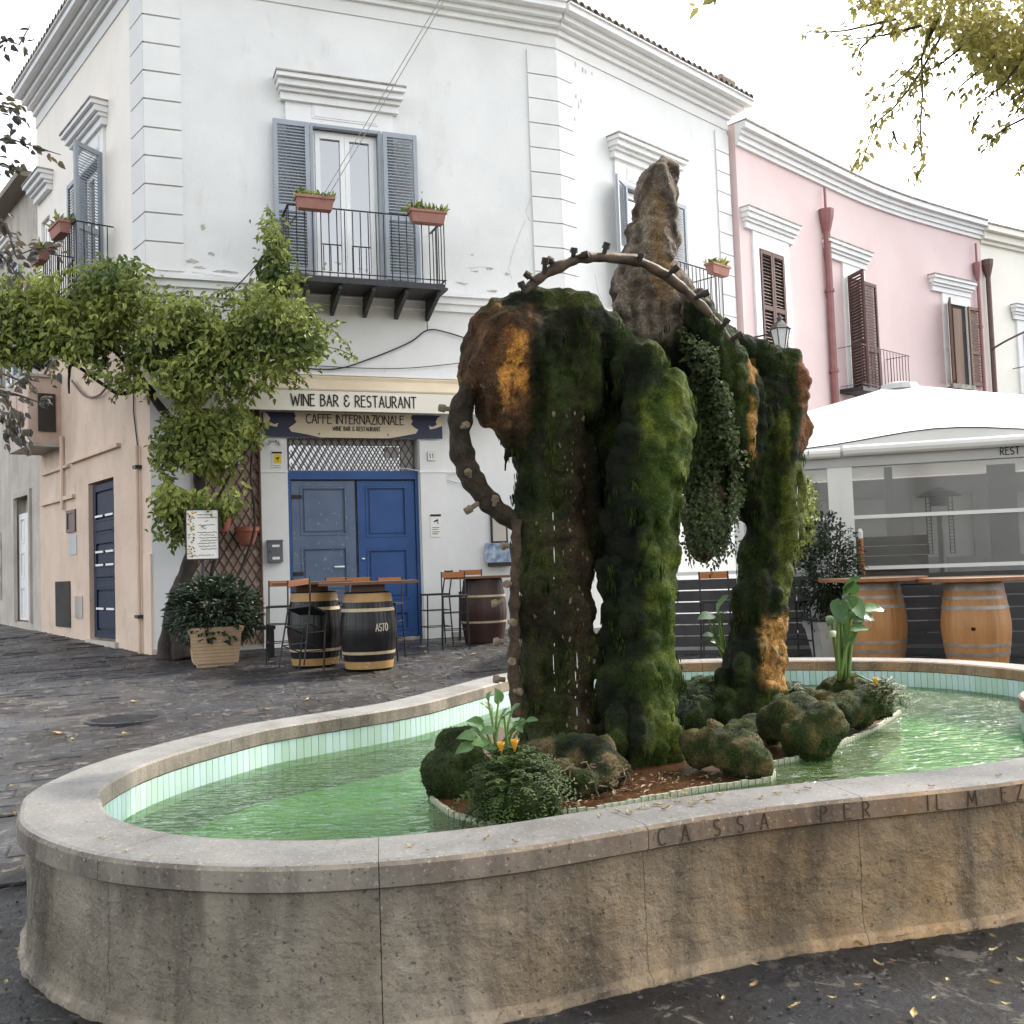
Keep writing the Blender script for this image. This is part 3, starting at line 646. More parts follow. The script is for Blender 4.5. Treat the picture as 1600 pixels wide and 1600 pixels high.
Ac2 = [[(914, 690, 18, 6.45), (918, 760, 20, 6.45), (924, 830, 19, 6.45), (930, 880, 12, 6.45)], [(852, 474, 24, 6.35), (812, 490, 36, 6.35), (768, 522, 38, 6.35), (748, 560, 30, 6.35)], [(870, 470, 22, 6.4), (905, 478, 26, 6.4)], [(900, 488, 32, 6.35), (945, 520, 32, 6.4), (982, 556, 32, 6.4)], [(905, 500, 26, 6.3), (918, 560, 26, 6.35), (922, 640, 22, 6.4)]]
kr = random.Random(31); KNOBS = []
for ch, n, side in ((A[1], 70, .75), (A[0], 8, .6), (Bc[0], 100, .85), (Cc[0], 90, .85), (Cc[1], 14, .7), (Mc[0], 14, .6), (Ac2[1], 10, .7), (Rc[0], 10, .6)):
    for _ in range(n):
        t = kr.random() * (len(ch) - 1); i = min(int(t), len(ch) - 2); f = t - i; x, y, r, d = (ch[i][k] + (ch[i + 1][k] - ch[i][k]) * f for k in range(4))
        a = kr.uniform(-1.25, 1.25); kx = x + math.sin(a) * r * (side + .22); kd = d - math.cos(a) * r * 1.16 * d / F; kz = kr.uniform(6, 16)
        L = kr.uniform(14, 64); KNOBS.append([(kx, y, kz, kd), (kx + kr.uniform(-3, 3), y + L * .5, kz * .95, kd + .01), (kx + kr.uniform(-4, 4), y + L, kz * .55, kd + .03)])
rme, rco, rd = blob_mesh(A + Ac2 + Rc + Bc + Tc + Mc + Cc + Fc + ISL + KNOBS, .017, .022, 6.5, .010, 1.10, lambda q: .05 * (.36 - abs(mnoise.noise(Vector((q.x * 6 + 3, q.y * 6, q.z * 2.2)))) * 1.4) + .035 * (.3 - abs(mnoise.noise(q * 11))) if q.z > 2.75 + .25 * (q.x - 1.0) and q.y > 6.55 and q.x < 1.35 else .02 * (.3 - abs(mnoise.noise(Vector((q.x * 9, q.y * 9, q.z * 4))))) if q.x < .12 and q.z > 2.2 else 0.)
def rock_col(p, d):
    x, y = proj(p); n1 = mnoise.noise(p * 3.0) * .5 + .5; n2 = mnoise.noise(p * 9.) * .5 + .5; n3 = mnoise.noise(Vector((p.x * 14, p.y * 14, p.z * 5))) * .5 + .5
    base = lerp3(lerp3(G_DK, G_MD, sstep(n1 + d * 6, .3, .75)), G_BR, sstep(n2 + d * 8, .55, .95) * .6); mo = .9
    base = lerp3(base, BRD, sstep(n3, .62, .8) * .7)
    if y < 545 and 935 < x < 1110 and p.y > 6.55 and not (x > 1068 and y > 470):       # bare peak
        k = sstep(y, 545, 505); st = sstep(abs(x - 1028 - (y - 380) * .12) + (n2 - .5) * 26, 20, 7) * sstep(y, 285, 320) * sstep(y, 500, 440)
        c = lerp3(lerp3((.09, .074, .064), (.34, .28, .235), sstep(n3, .2, .8)), (.38, .32, .26), sstep(n2, .6, .8) * .7); c = lerp3(c, (.36, .22, .10), st * (.4 + .6 * n1))
        c = lerp3(c, PAL, sstep(abs(x - 1012) + (n2 - .5) * 30, 14, 4) * sstep(y, 300, 315) * sstep(y, 420, 380) * .7)
        return lerp3(base, c, k), .9 * (1 - k)
    if x < 850 and 455 < y < 800 and p.y < 6.9:                                         # brown shoulder
        e = sstep(x + (n1 - .5) * 30 + (n3 - .5) * 30, 842, 815) * sstep(y + (n2 - .5) * 30, 465, 492) * sstep(y + (x - 760) * .2, 735, 640)
        c = lerp3(lerp3(BRD, (.16, .075, .032), n3), (.24, .125, .055), sstep(n2, .5, .8))
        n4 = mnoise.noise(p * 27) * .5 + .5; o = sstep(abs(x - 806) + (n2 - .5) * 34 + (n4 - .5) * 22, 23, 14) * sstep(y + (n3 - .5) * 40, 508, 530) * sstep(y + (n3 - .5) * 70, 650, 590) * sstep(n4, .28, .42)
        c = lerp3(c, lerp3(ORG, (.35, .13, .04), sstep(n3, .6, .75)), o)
        return lerp3(base, c, e), .9 * (1 - e)
    if x < 940 and y > 480 and p.y < 6.75:                                             # front leg: brown crust and thin moss
        k = sstep(mnoise.noise(Vector((p.x * 5, p.y * 5, p.z * 1.3))) + (x - 870) * .006, -.15, .35); c = lerp3(lerp3(BRD, (.085, .055, .03), n2), (.05, .045, .014), sstep(n1, .4, .8))
        v = (.35 + .55 * k) * (.25 + .75 * sstep(y + (n1 - .5) * 120, 560, 760)) * sstep(x + (n2 - .5) * 20, 940, 915); return lerp3(base, c, v), .9 - .6 * v
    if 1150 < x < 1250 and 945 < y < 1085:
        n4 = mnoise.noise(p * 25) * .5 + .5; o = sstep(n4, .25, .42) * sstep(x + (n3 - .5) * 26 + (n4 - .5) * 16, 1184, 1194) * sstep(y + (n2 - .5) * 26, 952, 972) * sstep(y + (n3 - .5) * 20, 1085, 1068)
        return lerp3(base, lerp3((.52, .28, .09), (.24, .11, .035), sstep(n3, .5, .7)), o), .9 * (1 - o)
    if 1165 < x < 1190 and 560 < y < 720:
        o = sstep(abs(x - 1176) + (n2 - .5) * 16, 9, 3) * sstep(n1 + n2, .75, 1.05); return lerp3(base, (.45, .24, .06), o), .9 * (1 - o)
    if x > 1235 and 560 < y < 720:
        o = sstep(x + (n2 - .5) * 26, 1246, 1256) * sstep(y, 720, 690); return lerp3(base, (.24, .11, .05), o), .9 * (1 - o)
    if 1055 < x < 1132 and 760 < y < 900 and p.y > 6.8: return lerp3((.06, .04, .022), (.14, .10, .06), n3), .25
    if 935 < x < 1090 and y > 520 and p.y < 6.55:                                     # middle leg: side light painted into the moss, right flank bright, left dark
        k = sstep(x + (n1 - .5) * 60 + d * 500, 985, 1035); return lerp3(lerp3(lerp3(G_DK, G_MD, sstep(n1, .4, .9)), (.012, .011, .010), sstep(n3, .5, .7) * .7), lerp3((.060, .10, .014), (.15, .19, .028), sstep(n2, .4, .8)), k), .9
    if x > 1215 and y > 640 or x > 1180 and y > 820 and y < 940: return lerp3(base, lerp3((.07, .095, .012), (.17, .185, .025), n2), sstep(x + (n2 - .5) * 30 + d * 400, 1205, 1235) * .8), .9  # right leg: yellow green edge painted in as light from the right
    if x < 940 and y < 480: return lerp3(lerp3(base, G_BR, .5), BRN, sstep(n3, .6, .8) * .5), .9
    return base, mo
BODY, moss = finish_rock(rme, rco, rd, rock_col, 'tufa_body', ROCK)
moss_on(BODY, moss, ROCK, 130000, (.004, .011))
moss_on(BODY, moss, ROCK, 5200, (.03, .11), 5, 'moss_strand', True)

# limescale lumps stuck to the front leg, and drips
m = MB(); rr = random.Random(9)
bm_pts = []
for _ in range(100):
    x = rr.gauss(898, 12) if rr.random() < .8 else rr.uniform(830, 930); y = rr.uniform(640, 1140)
    if rr.random() < .18: x, y = rr.uniform(735, 800), rr.uniform(560, 760)
    bm_pts.append((x, y))
from mathutils.bvhtree import BVHTree
ROCKBVH = BVHTree.FromPolygons([tuple(v) for v in rco], [tuple(p.vertices) for p in rme.polygons])
def hit_rock(px, py):
    r = ray(px, py).normalized(); h = ROCKBVH.ray_cast(Vector((0, 0, EYE)), r); return h[0], h[1]
for x, y in bm_pts:
    h, nr = hit_rock(x, y)
    if h is None: continue
    s = rr.uniform(.002, .009) * (1.5 if rr.random() < .12 else 1); m.obox(h + nr * s * .4, Vector((rr.uniform(-1, 1), rr.uniform(-1, 1), .3)).normalized() * s, Vector((.2, rr.uniform(-1, 1), rr.uniform(-1, 1))).normalized() * s * .7, Vector((rr.uniform(-.4, .4), 0, 1)).normalized() * s * 1.4)
m.build('limescale', m_shell, ROCK, kind='stuff')

# arched water pipe with small nozzles, resting on the rock
def pipe_thing(name, label, pts, rads, mat, nozzles, noise_amp=0, group=None):
    W_ = [P(*q) for q in pts]; base = W_[0].copy(); T = thing(name, label, 'water pipe', base, group)
    dense = []; rd_ = []
    for i in range(len(W_) - 1):
        p0, p1, p2, p3 = W_[max(i - 1, 0)], W_[i], W_[i + 1], W_[min(i + 2, len(W_) - 1)]
        for q in range(10):
            t = q / 10; v = .5 * (2 * p1 + (p2 - p0) * t + (2 * p0 - 5 * p1 + 4 * p2 - p3) * t * t + (3 * p1 - p0 - 3 * p2 + p3) * t ** 3)
            r = rads[i] + (rads[i + 1] - rads[i]) * t
            if noise_amp: r *= 1 + noise_amp * mnoise.noise(v * 16); v = v + Vector((mnoise.noise(v * 9), 0, mnoise.noise(v * 9 + Vector((5, 0, 0))))) * noise_amp * .02
            dense.append(v); rd_.append(r)
    dense.append(W_[-1]); rd_.append(rads[-1])
    b = MB(); b.tube(dense, rd_, 12); b.build('pipe', mat, T, smooth=True)
    for (x, y, d, dx, dy, L) in nozzles:
        a = P(x, y, d); dirv = (RT * dx + UP * dy + FWD * -.3).normalized(); b = MB(); e = a + dirv * L
        b.tube([a, a + dirv * L * .55, a + dirv * L * .56, e], [.015, .015, .025, .022], 8); b.build('nozzle', m_twigdark, T)
    return T
m_twigdark = pm('corroded metal', (.06, .045, .035), (.025, .02, .018), 20, .7, .4, 60)
m_crust2 = pm('brown lime crust', (.11, .075, .05), (.045, .03, .02), 16, .9, 1., 45, bdist=.03)
m_crust = pm('black crusted pipe', (.022, .016, .011), (.055, .04, .026), 18, .9, 1., 40, bdist=.03)
m_pipemetal = pm('brown scaled pipe', (.13, .085, .055), (.045, .03, .022), 9, .6, .6, 50, spec=.5)
pipe_thing('water_pipe', 'arched brown water pipe with nozzles over the top of the mossy rock', [(812, 470, 6.3), (836, 440, 6.3), (868, 420, 6.3), (905, 404, 6.32), (950, 402, 6.4), (1000, 410, 6.5), (1045, 434, 6.55), (1085, 468, 6.6), (1115, 500, 6.62), (1140, 535, 6.62)],
           [.029, .031, .033, .033, .033, .033, .031, .03, .028, .026], m_pipemetal,
           [(820, 458, 6.28, -.4, 1, .075), (838, 440, 6.28, -.9, .6, .09), (850, 428, 6.28, .1, 1, .10), (872, 416, 6.3, -.8, .5, .085), (895, 406, 6.3, .1, .9, .075), (898, 404, 6.3, 1, .3, .09), (942, 402, 6.38, .3, 1, .095), (1000, 408, 6.45, .2, 1, .05), (1040, 432, 6.5, .8, .6, .10), (1085, 466, 6.55, 1, .4, .10), (1128, 512, 6.6, .6, .9, .07), (1142, 530, 6.6, .9, .4, .08)], .35)
PIPE2 = pipe_thing('water_pipe', 'crusted black side pipe curving away from the left shoulder of the rock', [(738, 605, 6.25), (722, 635, 6.2), (718, 685, 6.2), (730, 733, 6.2), (752, 770, 6.2), (778, 797, 6.2), (815, 822, 6.25)], [.066, .072, .072, .070, .068, .066, .055], m_crust,
           [(708, 640, 6.18, -1, .1, .09), (722, 668, 6.13, .2, .1, .06), (735, 745, 6.14, -.2, .4, .05), (748, 786, 6.16, -.9, -.6, .10), (772, 790, 6.14, .1, .7, .06)], .3)
PIPE3 = pipe_thing('water_pipe', 'thin upright pipe with pale crusted nozzles beside the front rock leg', [(806, 812, 6.15), (806, 880, 6.13), (803, 960, 6.1), (803, 1040, 6.1), (808, 1120, 6.1)], [.026, .030, .028, .032, .032], m_crust2,
           [(795, 853, 6.1, -.6, 0, .05), (797, 912, 6.08, -.2, 0, .05), (786, 940, 6.1, -1, -.2, .07), (796, 972, 6.07, .2, 0, .05), (787, 1002, 6.1, -1, 0, .06), (797, 1032, 6.06, .1, 0, .05), (789, 1062, 6.1, -1, .1, .07), (803, 1080, 6.06, .6, 0, .05)], .6)
for T in (PIPE3, PIPE2):
    for o in T.children:
        if o.name.startswith('nozzle'): o.data.materials[0] = m_shell

# hanging maidenhair between the rock legs
def in_poly(poly): 
    xs = [p[0] for p in poly]; ys = [p[1] for p in poly]
    while True:
        x = R_.uniform(min(xs), max(xs)); y = R_.uniform(min(ys), max(ys))
        if inside(poly, x, y): return x, y
def foliage_px(mb, poly, n, d, thick, L, W_, droop=.5, dens=None, jit=5):
    for _ in range(n):
        x, y = in_poly(poly)
        if 298 < x < 340 and 600 < y < 640 or 340 <= x < 460 and 618 < y < 642 and R_.random() < .7: continue
        x += R_.gauss(0, jit); y += R_.gauss(0, jit * .8); dd = d(x, y) if callable(d) else d
        q = P(x, y, dd + R_.uniform(-.5, .5) * thick)
        if dens and mnoise.noise(q * dens[0]) < dens[1]: continue
        dr = Vector((R_.uniform(-1, 1), R_.uniform(-1, .4), R_.uniform(-1, .6) - droop)); l = R_.uniform(*L)
        nr = Vector((R_.uniform(-.7, .7), -1 + R_.uniform(-.4, .6), R_.uniform(.1, 1.2)))
        t = min(1, max(0, R_.random() * .65 + .55 * mnoise.noise(q * 1.6) + .17)); mb.leaf(q, dr, nr, l, l * W_, t)
m = MB()
FP = [(1058, 512), (1090, 525), (1118, 552), (1138, 610), (1152, 680), (1158, 750), (1152, 820), (1135, 868), (1100, 858), (1072, 872), (1058, 800), (1072, 740), (1086, 680), (1072, 600)]
for _ in range(9000):
    x, y = in_poly(FP); h, nr = hit_rock(x, y)
    if h is None or h.y < 6.55: continue
    if R_.random() < sstep(y, 760, 900) * .75 or mnoise.noise(Vector((h.x * 9, h.y * 3, h.z * 4))) < -.22: continue
    q = h + nr * R_.uniform(0, .07) + Vector((0, -.03, 0)); l = R_.uniform(.018, .036)
    m.leaf(q, (R_.uniform(-.8, .8), R_.uniform(-.8, .1), R_.uniform(-1, .2)), (R_.uniform(-.5, .5), -1, R_.uniform(0, 1.2)), l, l * .75, min(1, max(0, R_.random() * .7 + .25 * mnoise.noise(q * 4) + .1)))
HF = thing('hanging_fern', 'curtain of small pale green fern leaves hanging between the rock legs', 'fern', P(1100, 870, 6.9)); 
for _ in range(46):
    x = R_.uniform(1066, 1150); y0 = R_.uniform(780, 850); L_ = R_.uniform(20, 60) * (1 - abs(x - 1108) / 90); h, nr = hit_rock(x, y0)
    dd = h.y - .04 if h is not None and h.y > 6.4 else 6.75
    for k in range(int(L_ / 2.2)):
        q = P(x + R_.uniform(-3, 3) + 2 * math.sin(k * .5), y0 + k * 2.2, dd + R_.uniform(-.03, .03)); l = R_.uniform(.015, .035); m.leaf(q, (R_.uniform(-.7, .7), R_.uniform(-.5, .1), -1), (R_.uniform(-.5, .5), -1, .5), l, l * .6, max(0, min(1, R_.random() * .5 * (1 - k / 40))))
m.build('fronds', m_maiden, HF, kind='stuff')

# ---- boulders round the foot of the rock
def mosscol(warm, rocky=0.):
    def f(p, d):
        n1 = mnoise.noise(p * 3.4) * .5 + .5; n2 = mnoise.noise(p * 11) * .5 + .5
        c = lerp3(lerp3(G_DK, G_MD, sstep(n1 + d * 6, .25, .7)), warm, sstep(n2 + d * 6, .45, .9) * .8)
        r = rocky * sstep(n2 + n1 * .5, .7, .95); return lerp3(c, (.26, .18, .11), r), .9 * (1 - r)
    return f
def boulder(name, label, chains, warm, nm, rocky=0., amp=.02, cat='boulder', grp=None, vox=.022):
    me, co, d = blob_mesh(chains, vox, amp, 4.2, .009, 1., lambda q: .07 * (.22 - abs(mnoise.noise(Vector((q.x * 4.5, q.y * 4.5, q.z * 4))))) + .02 * (.25 - abs(mnoise.noise(q * 12))))
    base = Vector((co[:, 0].mean(), co[:, 1].mean(), co[:, 2].min())); T = thing(name, label, cat, base, grp)
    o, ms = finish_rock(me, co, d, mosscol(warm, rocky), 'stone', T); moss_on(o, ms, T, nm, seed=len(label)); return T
OLV = (.105, .085, .016)
boulder('mossy_boulder', 'dark rounded mossy boulder at the left edge of the rock island beside the arum leaves', [[(690, 1195, 34, 5.45), (715, 1175, 38, 5.5), (735, 1200, 38, 5.4), (700, 1215, 36, 5.35)], [(680, 1205, 24, 5.35), (745, 1235, 30, 5.3)]], G_MD, 9000)
boulder('mossy_boulder', 'lumpy mossy boulder with pale limescale at the foot of the front rock leg', [[(850, 1185, 34, 5.7), (890, 1185, 38, 5.6), (935, 1190, 38, 5.5), (955, 1200, 32, 5.45), (930, 1215, 28, 5.3)], [(870, 1215, 32, 5.35), (905, 1225, 26, 5.2)]], OLV, 7000, .5)
boulder('mossy_boulder', 'low knobbly boulder with an ochre peak by the white mosaic edge', [[(1090, 1170, 32, 5.7), (1120, 1165, 34, 5.65), (1150, 1180, 34, 5.6), (1175, 1190, 26, 5.5)], [(1158, 1140, 16, 5.65), (1165, 1165, 24, 5.6)], [(1115, 1140, 16, 5.9)]], OLV, 6000, .35)
boulder('mossy_boulder', 'largest smooth olive boulder standing in the right side of the pool', [[(1215, 1125, 34, 6.3), (1250, 1128, 44, 6.2), (1278, 1140, 42, 6.1), (1255, 1155, 40, 6.05)], [(1225, 1110, 26, 6.4), (1300, 1130, 18, 6.1)]], OLV, 5000, .1, .014)
boulder('mossy_boulder', 'brown green boulder carrying the tall arum plant in front of the oak barrels', [[(1300, 1090, 28, 7.1), (1335, 1090, 34, 7.0), (1365, 1098, 32, 6.9), (1330, 1110, 30, 6.8)], [(1285, 1100, 24, 7.0), (1310, 1120, 22, 6.7)]], OLV, 7000, .15)
boulder('mossy_boulder', 'flat mossy boulder behind the middle and right rock legs', [[(1080, 1080, 22, 7.4), (1110, 1085, 28, 7.3), (1095, 1110, 36, 7.0), (1085, 1130, 34, 6.8)], [(1250, 1085, 16, 7.2), (1235, 1075, 14, 7.3)]], G_MD, 5000)
FB = boulder('mossy_boulder', 'round boulder smothered in dark fern next to the front coping', [[(775, 1240, 40, 4.85), (810, 1235, 46, 4.85), (840, 1250, 44, 4.8), (800, 1265, 40, 4.75)]], G_MD, 4000)
boulder('mossy_boulder', 'small green knob tucked between the front and middle rock legs', [[(965, 1115, 22, 6.0), (975, 1150, 26, 5.95), (955, 1165, 22, 5.9)]], G_BR, 2500)

# low island slab that carries the stones, edged in white mosaic
ipx = [(676, 1245), (705, 1268), (760, 1285), (840, 1272), (930, 1262), (1010, 1246), (1110, 1228), (1200, 1216), (1208, 1206), (1195, 1192), (1240, 1184), (1290, 1168), (1360, 1140), (1405, 1110), (1330, 1075), (1180, 1075), (1060, 1085), (900, 1120), (760, 1140), (690, 1190)]
ipts = [onz(x, y, .36) for x, y in ipx]
isl = thing('rock_island', 'low silty island with white mosaic rim under the mossy stones', 'island', (.7, 5.8, .1))
b = MB(); b.prism([(p.x, p.y) for p in ipts], .1, .352); b.build('slab', m_soil, isl)
mm = MB(); mm.box(-.019, .019, -.008, .008, -.022, .022, .3); mme = mm.mesh('mosaic_tile', m_mosaic); rr = random.Random(4)
for a, c in list(zip(ipts, ipts[1:]))[:13]:
    L = (c - a).length; n = max(1, int(L / .043)); u = (c - a) / L; nr = Vector((u.y, -u.x, 0))
    for i in range(n):
        q = a + u * (L * (i + .5) / n) + nr * .008; q.z = .346 + rr.uniform(-.004, .004); mw = Matrix.Identity(4)
        for k in range(3): mw[k][0] = u[k]; mw[k][1] = -nr[k]; mw[k][3] = q[k]
        piece('mosaic_tile', mme, isl, mw)

# fern covering the round boulder, grass like clump at the right end
def fern(name, label, centre, rad, n, L, mat, seed, arch=.6, base_loc=None):
    rr = random.Random(seed); T = thing(name, label, 'fern', centre); m = MB()
    for _ in range(n):
        th = rr.uniform(0, 2 * math.pi); ph = rr.uniform(.05, 1.0) * math.pi * .62
        o = Vector((math.cos(th) * math.sin(ph), math.sin(th) * math.sin(ph), math.cos(ph))); p = Vector(centre) + Vector((o.x * rad[0], o.y * rad[1], o.z * rad[2]))
        d = (o + Vector((rr.uniform(-.5, .5), rr.uniform(-.5, .5), rr.uniform(-.2, .4)))).normalized(); l = rr.uniform(*L); tt = rr.random()
        for k in range(7):
            s = k / 7; q = p + d * l * s - Vector((0, 0, arch * l * s * s)); dd = (d - Vector((0, 0, 2 * arch * s))).normalized(); sd = dd.cross(Vector((rr.uniform(-.3, .3), rr.uniform(-.3, .3), 1))).normalized()
            for e in (-1, 1): m.leaf(q, sd * e + dd * .5 - Vector((0, 0, .3)), Vector((0, -.3, 1)), l * .24 * (1.1 - s), l * .075, min(1, max(0, tt * .8 + rr.uniform(-.15, .2))))
    m.build('frond', mat, T, kind='stuff'); return T
c = P(808, 1243, 4.85); fern('fern', 'dense dark fern bush covering the round boulder next to the front coping', c, (.15, .15, .16), 420, (.10, .20), m_fern, 3)
c = P(1385, 1092, 6.85); fern('fern', 'drooping fern tuft at the right tip of the rock island', c, (.08, .10, .09), 170, (.08, .15), m_fern, 5)
c = P(1082, 1092, 6.5); fern('fern', 'little fern sprig between the middle and right rock legs', c, (.05, .05, .08), 60, (.06, .11), m_fern, 6)
c = P(1240, 1085, 7.1); fern('fern', 'sparse dark sprig on the mossy stone left of the tall arum', c, (.04, .04, .05), 36, (.06, .12), m_fern, 8)

def arum(name, label, root, leaves, flowers=(), rs=.010):
    T = thing(name, label, 'plant', root)
    more = [(tuple(Vector(l) + Vector((R_.uniform(-.06, .06), R_.uniform(-.05, .05), R_.uniform(-.10, .03)))), s_ * .7, -dx + R_.uniform(-.4, .4), tl + R_.uniform(-.5, .2)) for l, s_, dx, tl in leaves[:6]]
    for (lp, size, dirx, tilt) in list(leaves) + more:
        size *= .82; lp = Vector(lp); a = Vector(root) + Vector((R_.uniform(-.05, .05), R_.uniform(-.04, .04), 0)); mid = a.lerp(lp, .6) + Vector((0, 0, .05)) + (lp - a).cross(Vector((0, 1, 0))) * .04
        pts = [a * (1 - t) ** 2 + mid * 2 * t * (1 - t) + lp * t * t for t in [i / 8 for i in range(9)]]
        b = MB(); b.tube(pts, [rs * (1 - .045 * i) for i in range(9)], 6); b.build('stem', m_stem, T, smooth=True)
        # heart shaped blade with a raised midrib line
        d = (RT * dirx + Vector((0, -.35, tilt))).normalized(); sd = d.cross(Vector((0, -.6, 1))).normalized(); up = sd.cross(d)
        prof = [(-.18, .16), (-.05, .36), (.15, .46), (.4, .42), (.65, .28), (.85, .13), (1., .0)]; b = MB(); vs = []; fs = []
        for i, (s, wd) in enumerate(prof):
            dr = -.22 * s * s
            for e in (-1, -.5, 0, .5, 1): vs.append(lp + d * size * s + sd * size * wd * e + up * size * (dr + .16 * abs(e) ** 1.5 * wd + .03 * math.sin(s * 9 + e * 4)))
        for i in range(len(prof) - 1):
            for k in range(4): fs.append((i * 5 + k, i * 5 + k + 1, i * 5 + k + 6, i * 5 + k + 5))
        b.add(vs, fs, R_.uniform(.3, 1)); b.build('leaf', m_arum, T, smooth=True)
    for fp in flowers:
        fp = Vector(fp); a = Vector(root); b = MB(); b.tube([a, a.lerp(fp, .5) + Vector((0, 0, .04)), fp], [.006, .006, .005], 6); b.build('flower_stem', m_stem, T)
        b = MB(); b.lathe([(.003, -.02), (.008, 0), (.015, .022), (.019, .036), (.016, .034), (.006, .006)], fp, 12); b.build('flower', m_flower, T, smooth=True)
    return T
def pp(x, y, d): return P(x, y, d)
r0 = pp(782, 1195, 4.95)
arum('arum_plant', 'clump of arum leaves with a yellow flower behind the round fern boulder', r0,
     [(pp(742, 1150, 4.9), .11, -1, .1), (pp(752, 1128, 5.0), .09, -1, .3), (pp(768, 1108, 5.05), .08, -.6, .6), (pp(780, 1095, 5.05), .085, -.1, .8), (pp(800, 1112, 5.0), .085, .3, .5), (pp(806, 1130, 4.9), .07, .4, -.4), (pp(770, 1140, 4.85), .09, -.8, -.1),
      (pp(826, 1125, 4.95), .06, .9, .2), (pp(735, 1165, 4.85), .10, -1, -.3), (pp(788, 1120, 4.85), .08, .2, .3), (pp(758, 1160, 4.8), .085, -.7, .1)], [pp(804, 1168, 4.8), pp(783, 1172, 4.8)], .008)
r0 = pp(1318, 1062, 7.0)
arum('arum_plant', 'tall arum plant with big leaves in front of the oak barrel table', r0,
     [(pp(1322, 925, 7.0), .20, .2, .5), (pp(1330, 938, 6.95), .19, .3, -.5), (pp(1312, 942, 6.9), .17, -.2, -.8), (pp(1340, 955, 7.05), .16, .4, -.2), (pp(1352, 950, 7.0), .16, 1, .05), (pp(1333, 982, 6.9), .13, .9, .15), (pp(1308, 990, 7.0), .11, -.8, -.1), (pp(1300, 965, 7.05), .1, -.3, -.3)],
     [pp(1368, 1068, 6.8)], .014)
r0 = pp(1142, 1040, 7.3)
arum('arum_plant', 'few pale arum leaves poking out left of the right rock leg', r0, [(pp(1112, 962, 7.2), .14, -1, -.05), (pp(1122, 950, 7.25), .17, .2, .5), (pp(1112, 992, 7.2), .09, -.9, .1)], (), .011)

# ================================================================== CORNER BUILDING
AX, AY = -5.319, 15.078
W1 = Wall(AX, AY, 1, .387); LB = 6.82
Bp = W1.p(LB, 0, 0); W2 = Wall(Bp.x, Bp.y, 1.02, 1); LC = 5.31
W3 = Wall(AX, AY, -.794, 1, -1)
Cp = W2.p(LC, 0, 0)
def wall_holes(W, a0, a1, z0, z1, holes, deep=.25):
    m = MB(); ss = sorted({a0, a1, *[h[0] for h in holes], *[h[1] for h in holes]}); zz = sorted({z0, z1, *[h[2] for h in holes], *[h[3] for h in holes]})
    for s0, s1 in zip(ss, ss[1:]):
        for q0, q1 in zip(zz, zz[1:]):
            cs, cz = (s0 + s1) / 2, (q0 + q1) / 2
            if any(h[0] < cs < h[1] and h[2] < cz < h[3] for h in holes): continue
            m.add([W.p(s0, 0, q0), W.p(s1, 0, q0), W.p(s1, 0, q1), W.p(s0, 0, q1)], [(0, 1, 2, 3)])
    for h in holes:
        s0, s1, q0, q1 = h[:4]
        for (c, d, e, f) in (((s0, q0), (s0, q1), 0, 0), ((s1, q1), (s1, q0), 0, 0), ((s0, q1), (s1, q1), 0, 0), ((s1, q0), (s0, q0), 0, 0)):
            m.add([W.p(c[0], 0, c[1]), W.p(d[0], 0, d[1]), W.p(d[0], -deep, d[1]), W.p(c[0], -deep, c[1])], [(0, 1, 2, 3)])
        m.add([W.p(s0, -deep, q0), W.p(s1, -deep, q0), W.p(s1, -deep, q1), W.p(s0, -deep, q1)], [(0, 1, 2, 3)])
    return m
def louvre_shutter(W, T, s0, s1, z0, z1, k, mat, th=.045, name='shutter', rails=(.42,), pitch=.05):
    m = MB(); fw = .065
    m.wbox(W, s0, s0 + fw, k, k + th, z0, z1); m.wbox(W, s1 - fw, s1, k, k + th, z0, z1)
    cuts = [z0] + [z0 + (z1 - z0) * r for r in rails] + [z1]
    m.wbox(W, s0 + fw, s1 - fw, k + .002, k + th - .002, z0, z0 + .09); m.wbox(W, s0 + fw, s1 - fw, k + .002, k + th - .002, z1 - .08, z1)
    for r in cuts[1:-1]: m.wbox(W, s0 + fw, s1 - fw, k + .002, k + th - .002, r - .05, r + .05)
    o = m.build(name, mat, T); sm = MB(); z = z0 + .1
    while z < z1 - .09:
        if all(abs(z - r) > .07 for r in cuts[1:-1]):
            c = W.p((s0 + s1) / 2, k + th * .5, z + pitch * .4); sm.obox(c, W.t * ((s1 - s0) / 2 - fw), W.n * .017 + Vector((0, 0, -.017)), (W.n + Vector((0, 0, 1))).normalized() * .004)
        z += pitch
    sm.build('slats', mat, o, kind='stuff'); return o
def angled(W, s, k, ang):      # a wall frame hinged at s, opened by ang degrees
    a = math.radians(ang); t = W.t * math.cos(a) + W.n * math.sin(a); o = W.p(s, k, 0); w_ = Wall(0, 0, 1, 0); w_.o = o; w_.t = t; n = Vector((t.y, -t.x, 0)); w_.n = n if n.dot(W.n) > 0 or abs(n.dot(W.n)) < .2 else -n; return w_
def hood(W, T, s0, s1, zt, h, k, ends=.12, dirty=True, name='hood_moulding'):
    m = MB(); st = [(0, .34, .35), (.34, .52, .55), (.52, .8, .78), (.8, 1., 1.)]
    for a, b_, f in st:
        e = ends * (1 - f); m.wbox(W, s0 + e, s1 - e, .002, k * f, zt - h + h * a, zt - h + h * b_ - (.004 if b_ < 1 else 0))
        m.wbox(W, s0 + e + .015, s1 - e - .015, .002, k * f - .012, zt - h + h * b_ - .006, zt - h + h * b_ + .004) if b_ < 1 else None
    o = m.build(name, m_trim, T)
    d = MB(); d.wbox(W, s0 - .015, s1 + .015, .002, k + .02, zt, zt + .025); d.build('drip_slab', m_trimdirty, o)
    return o
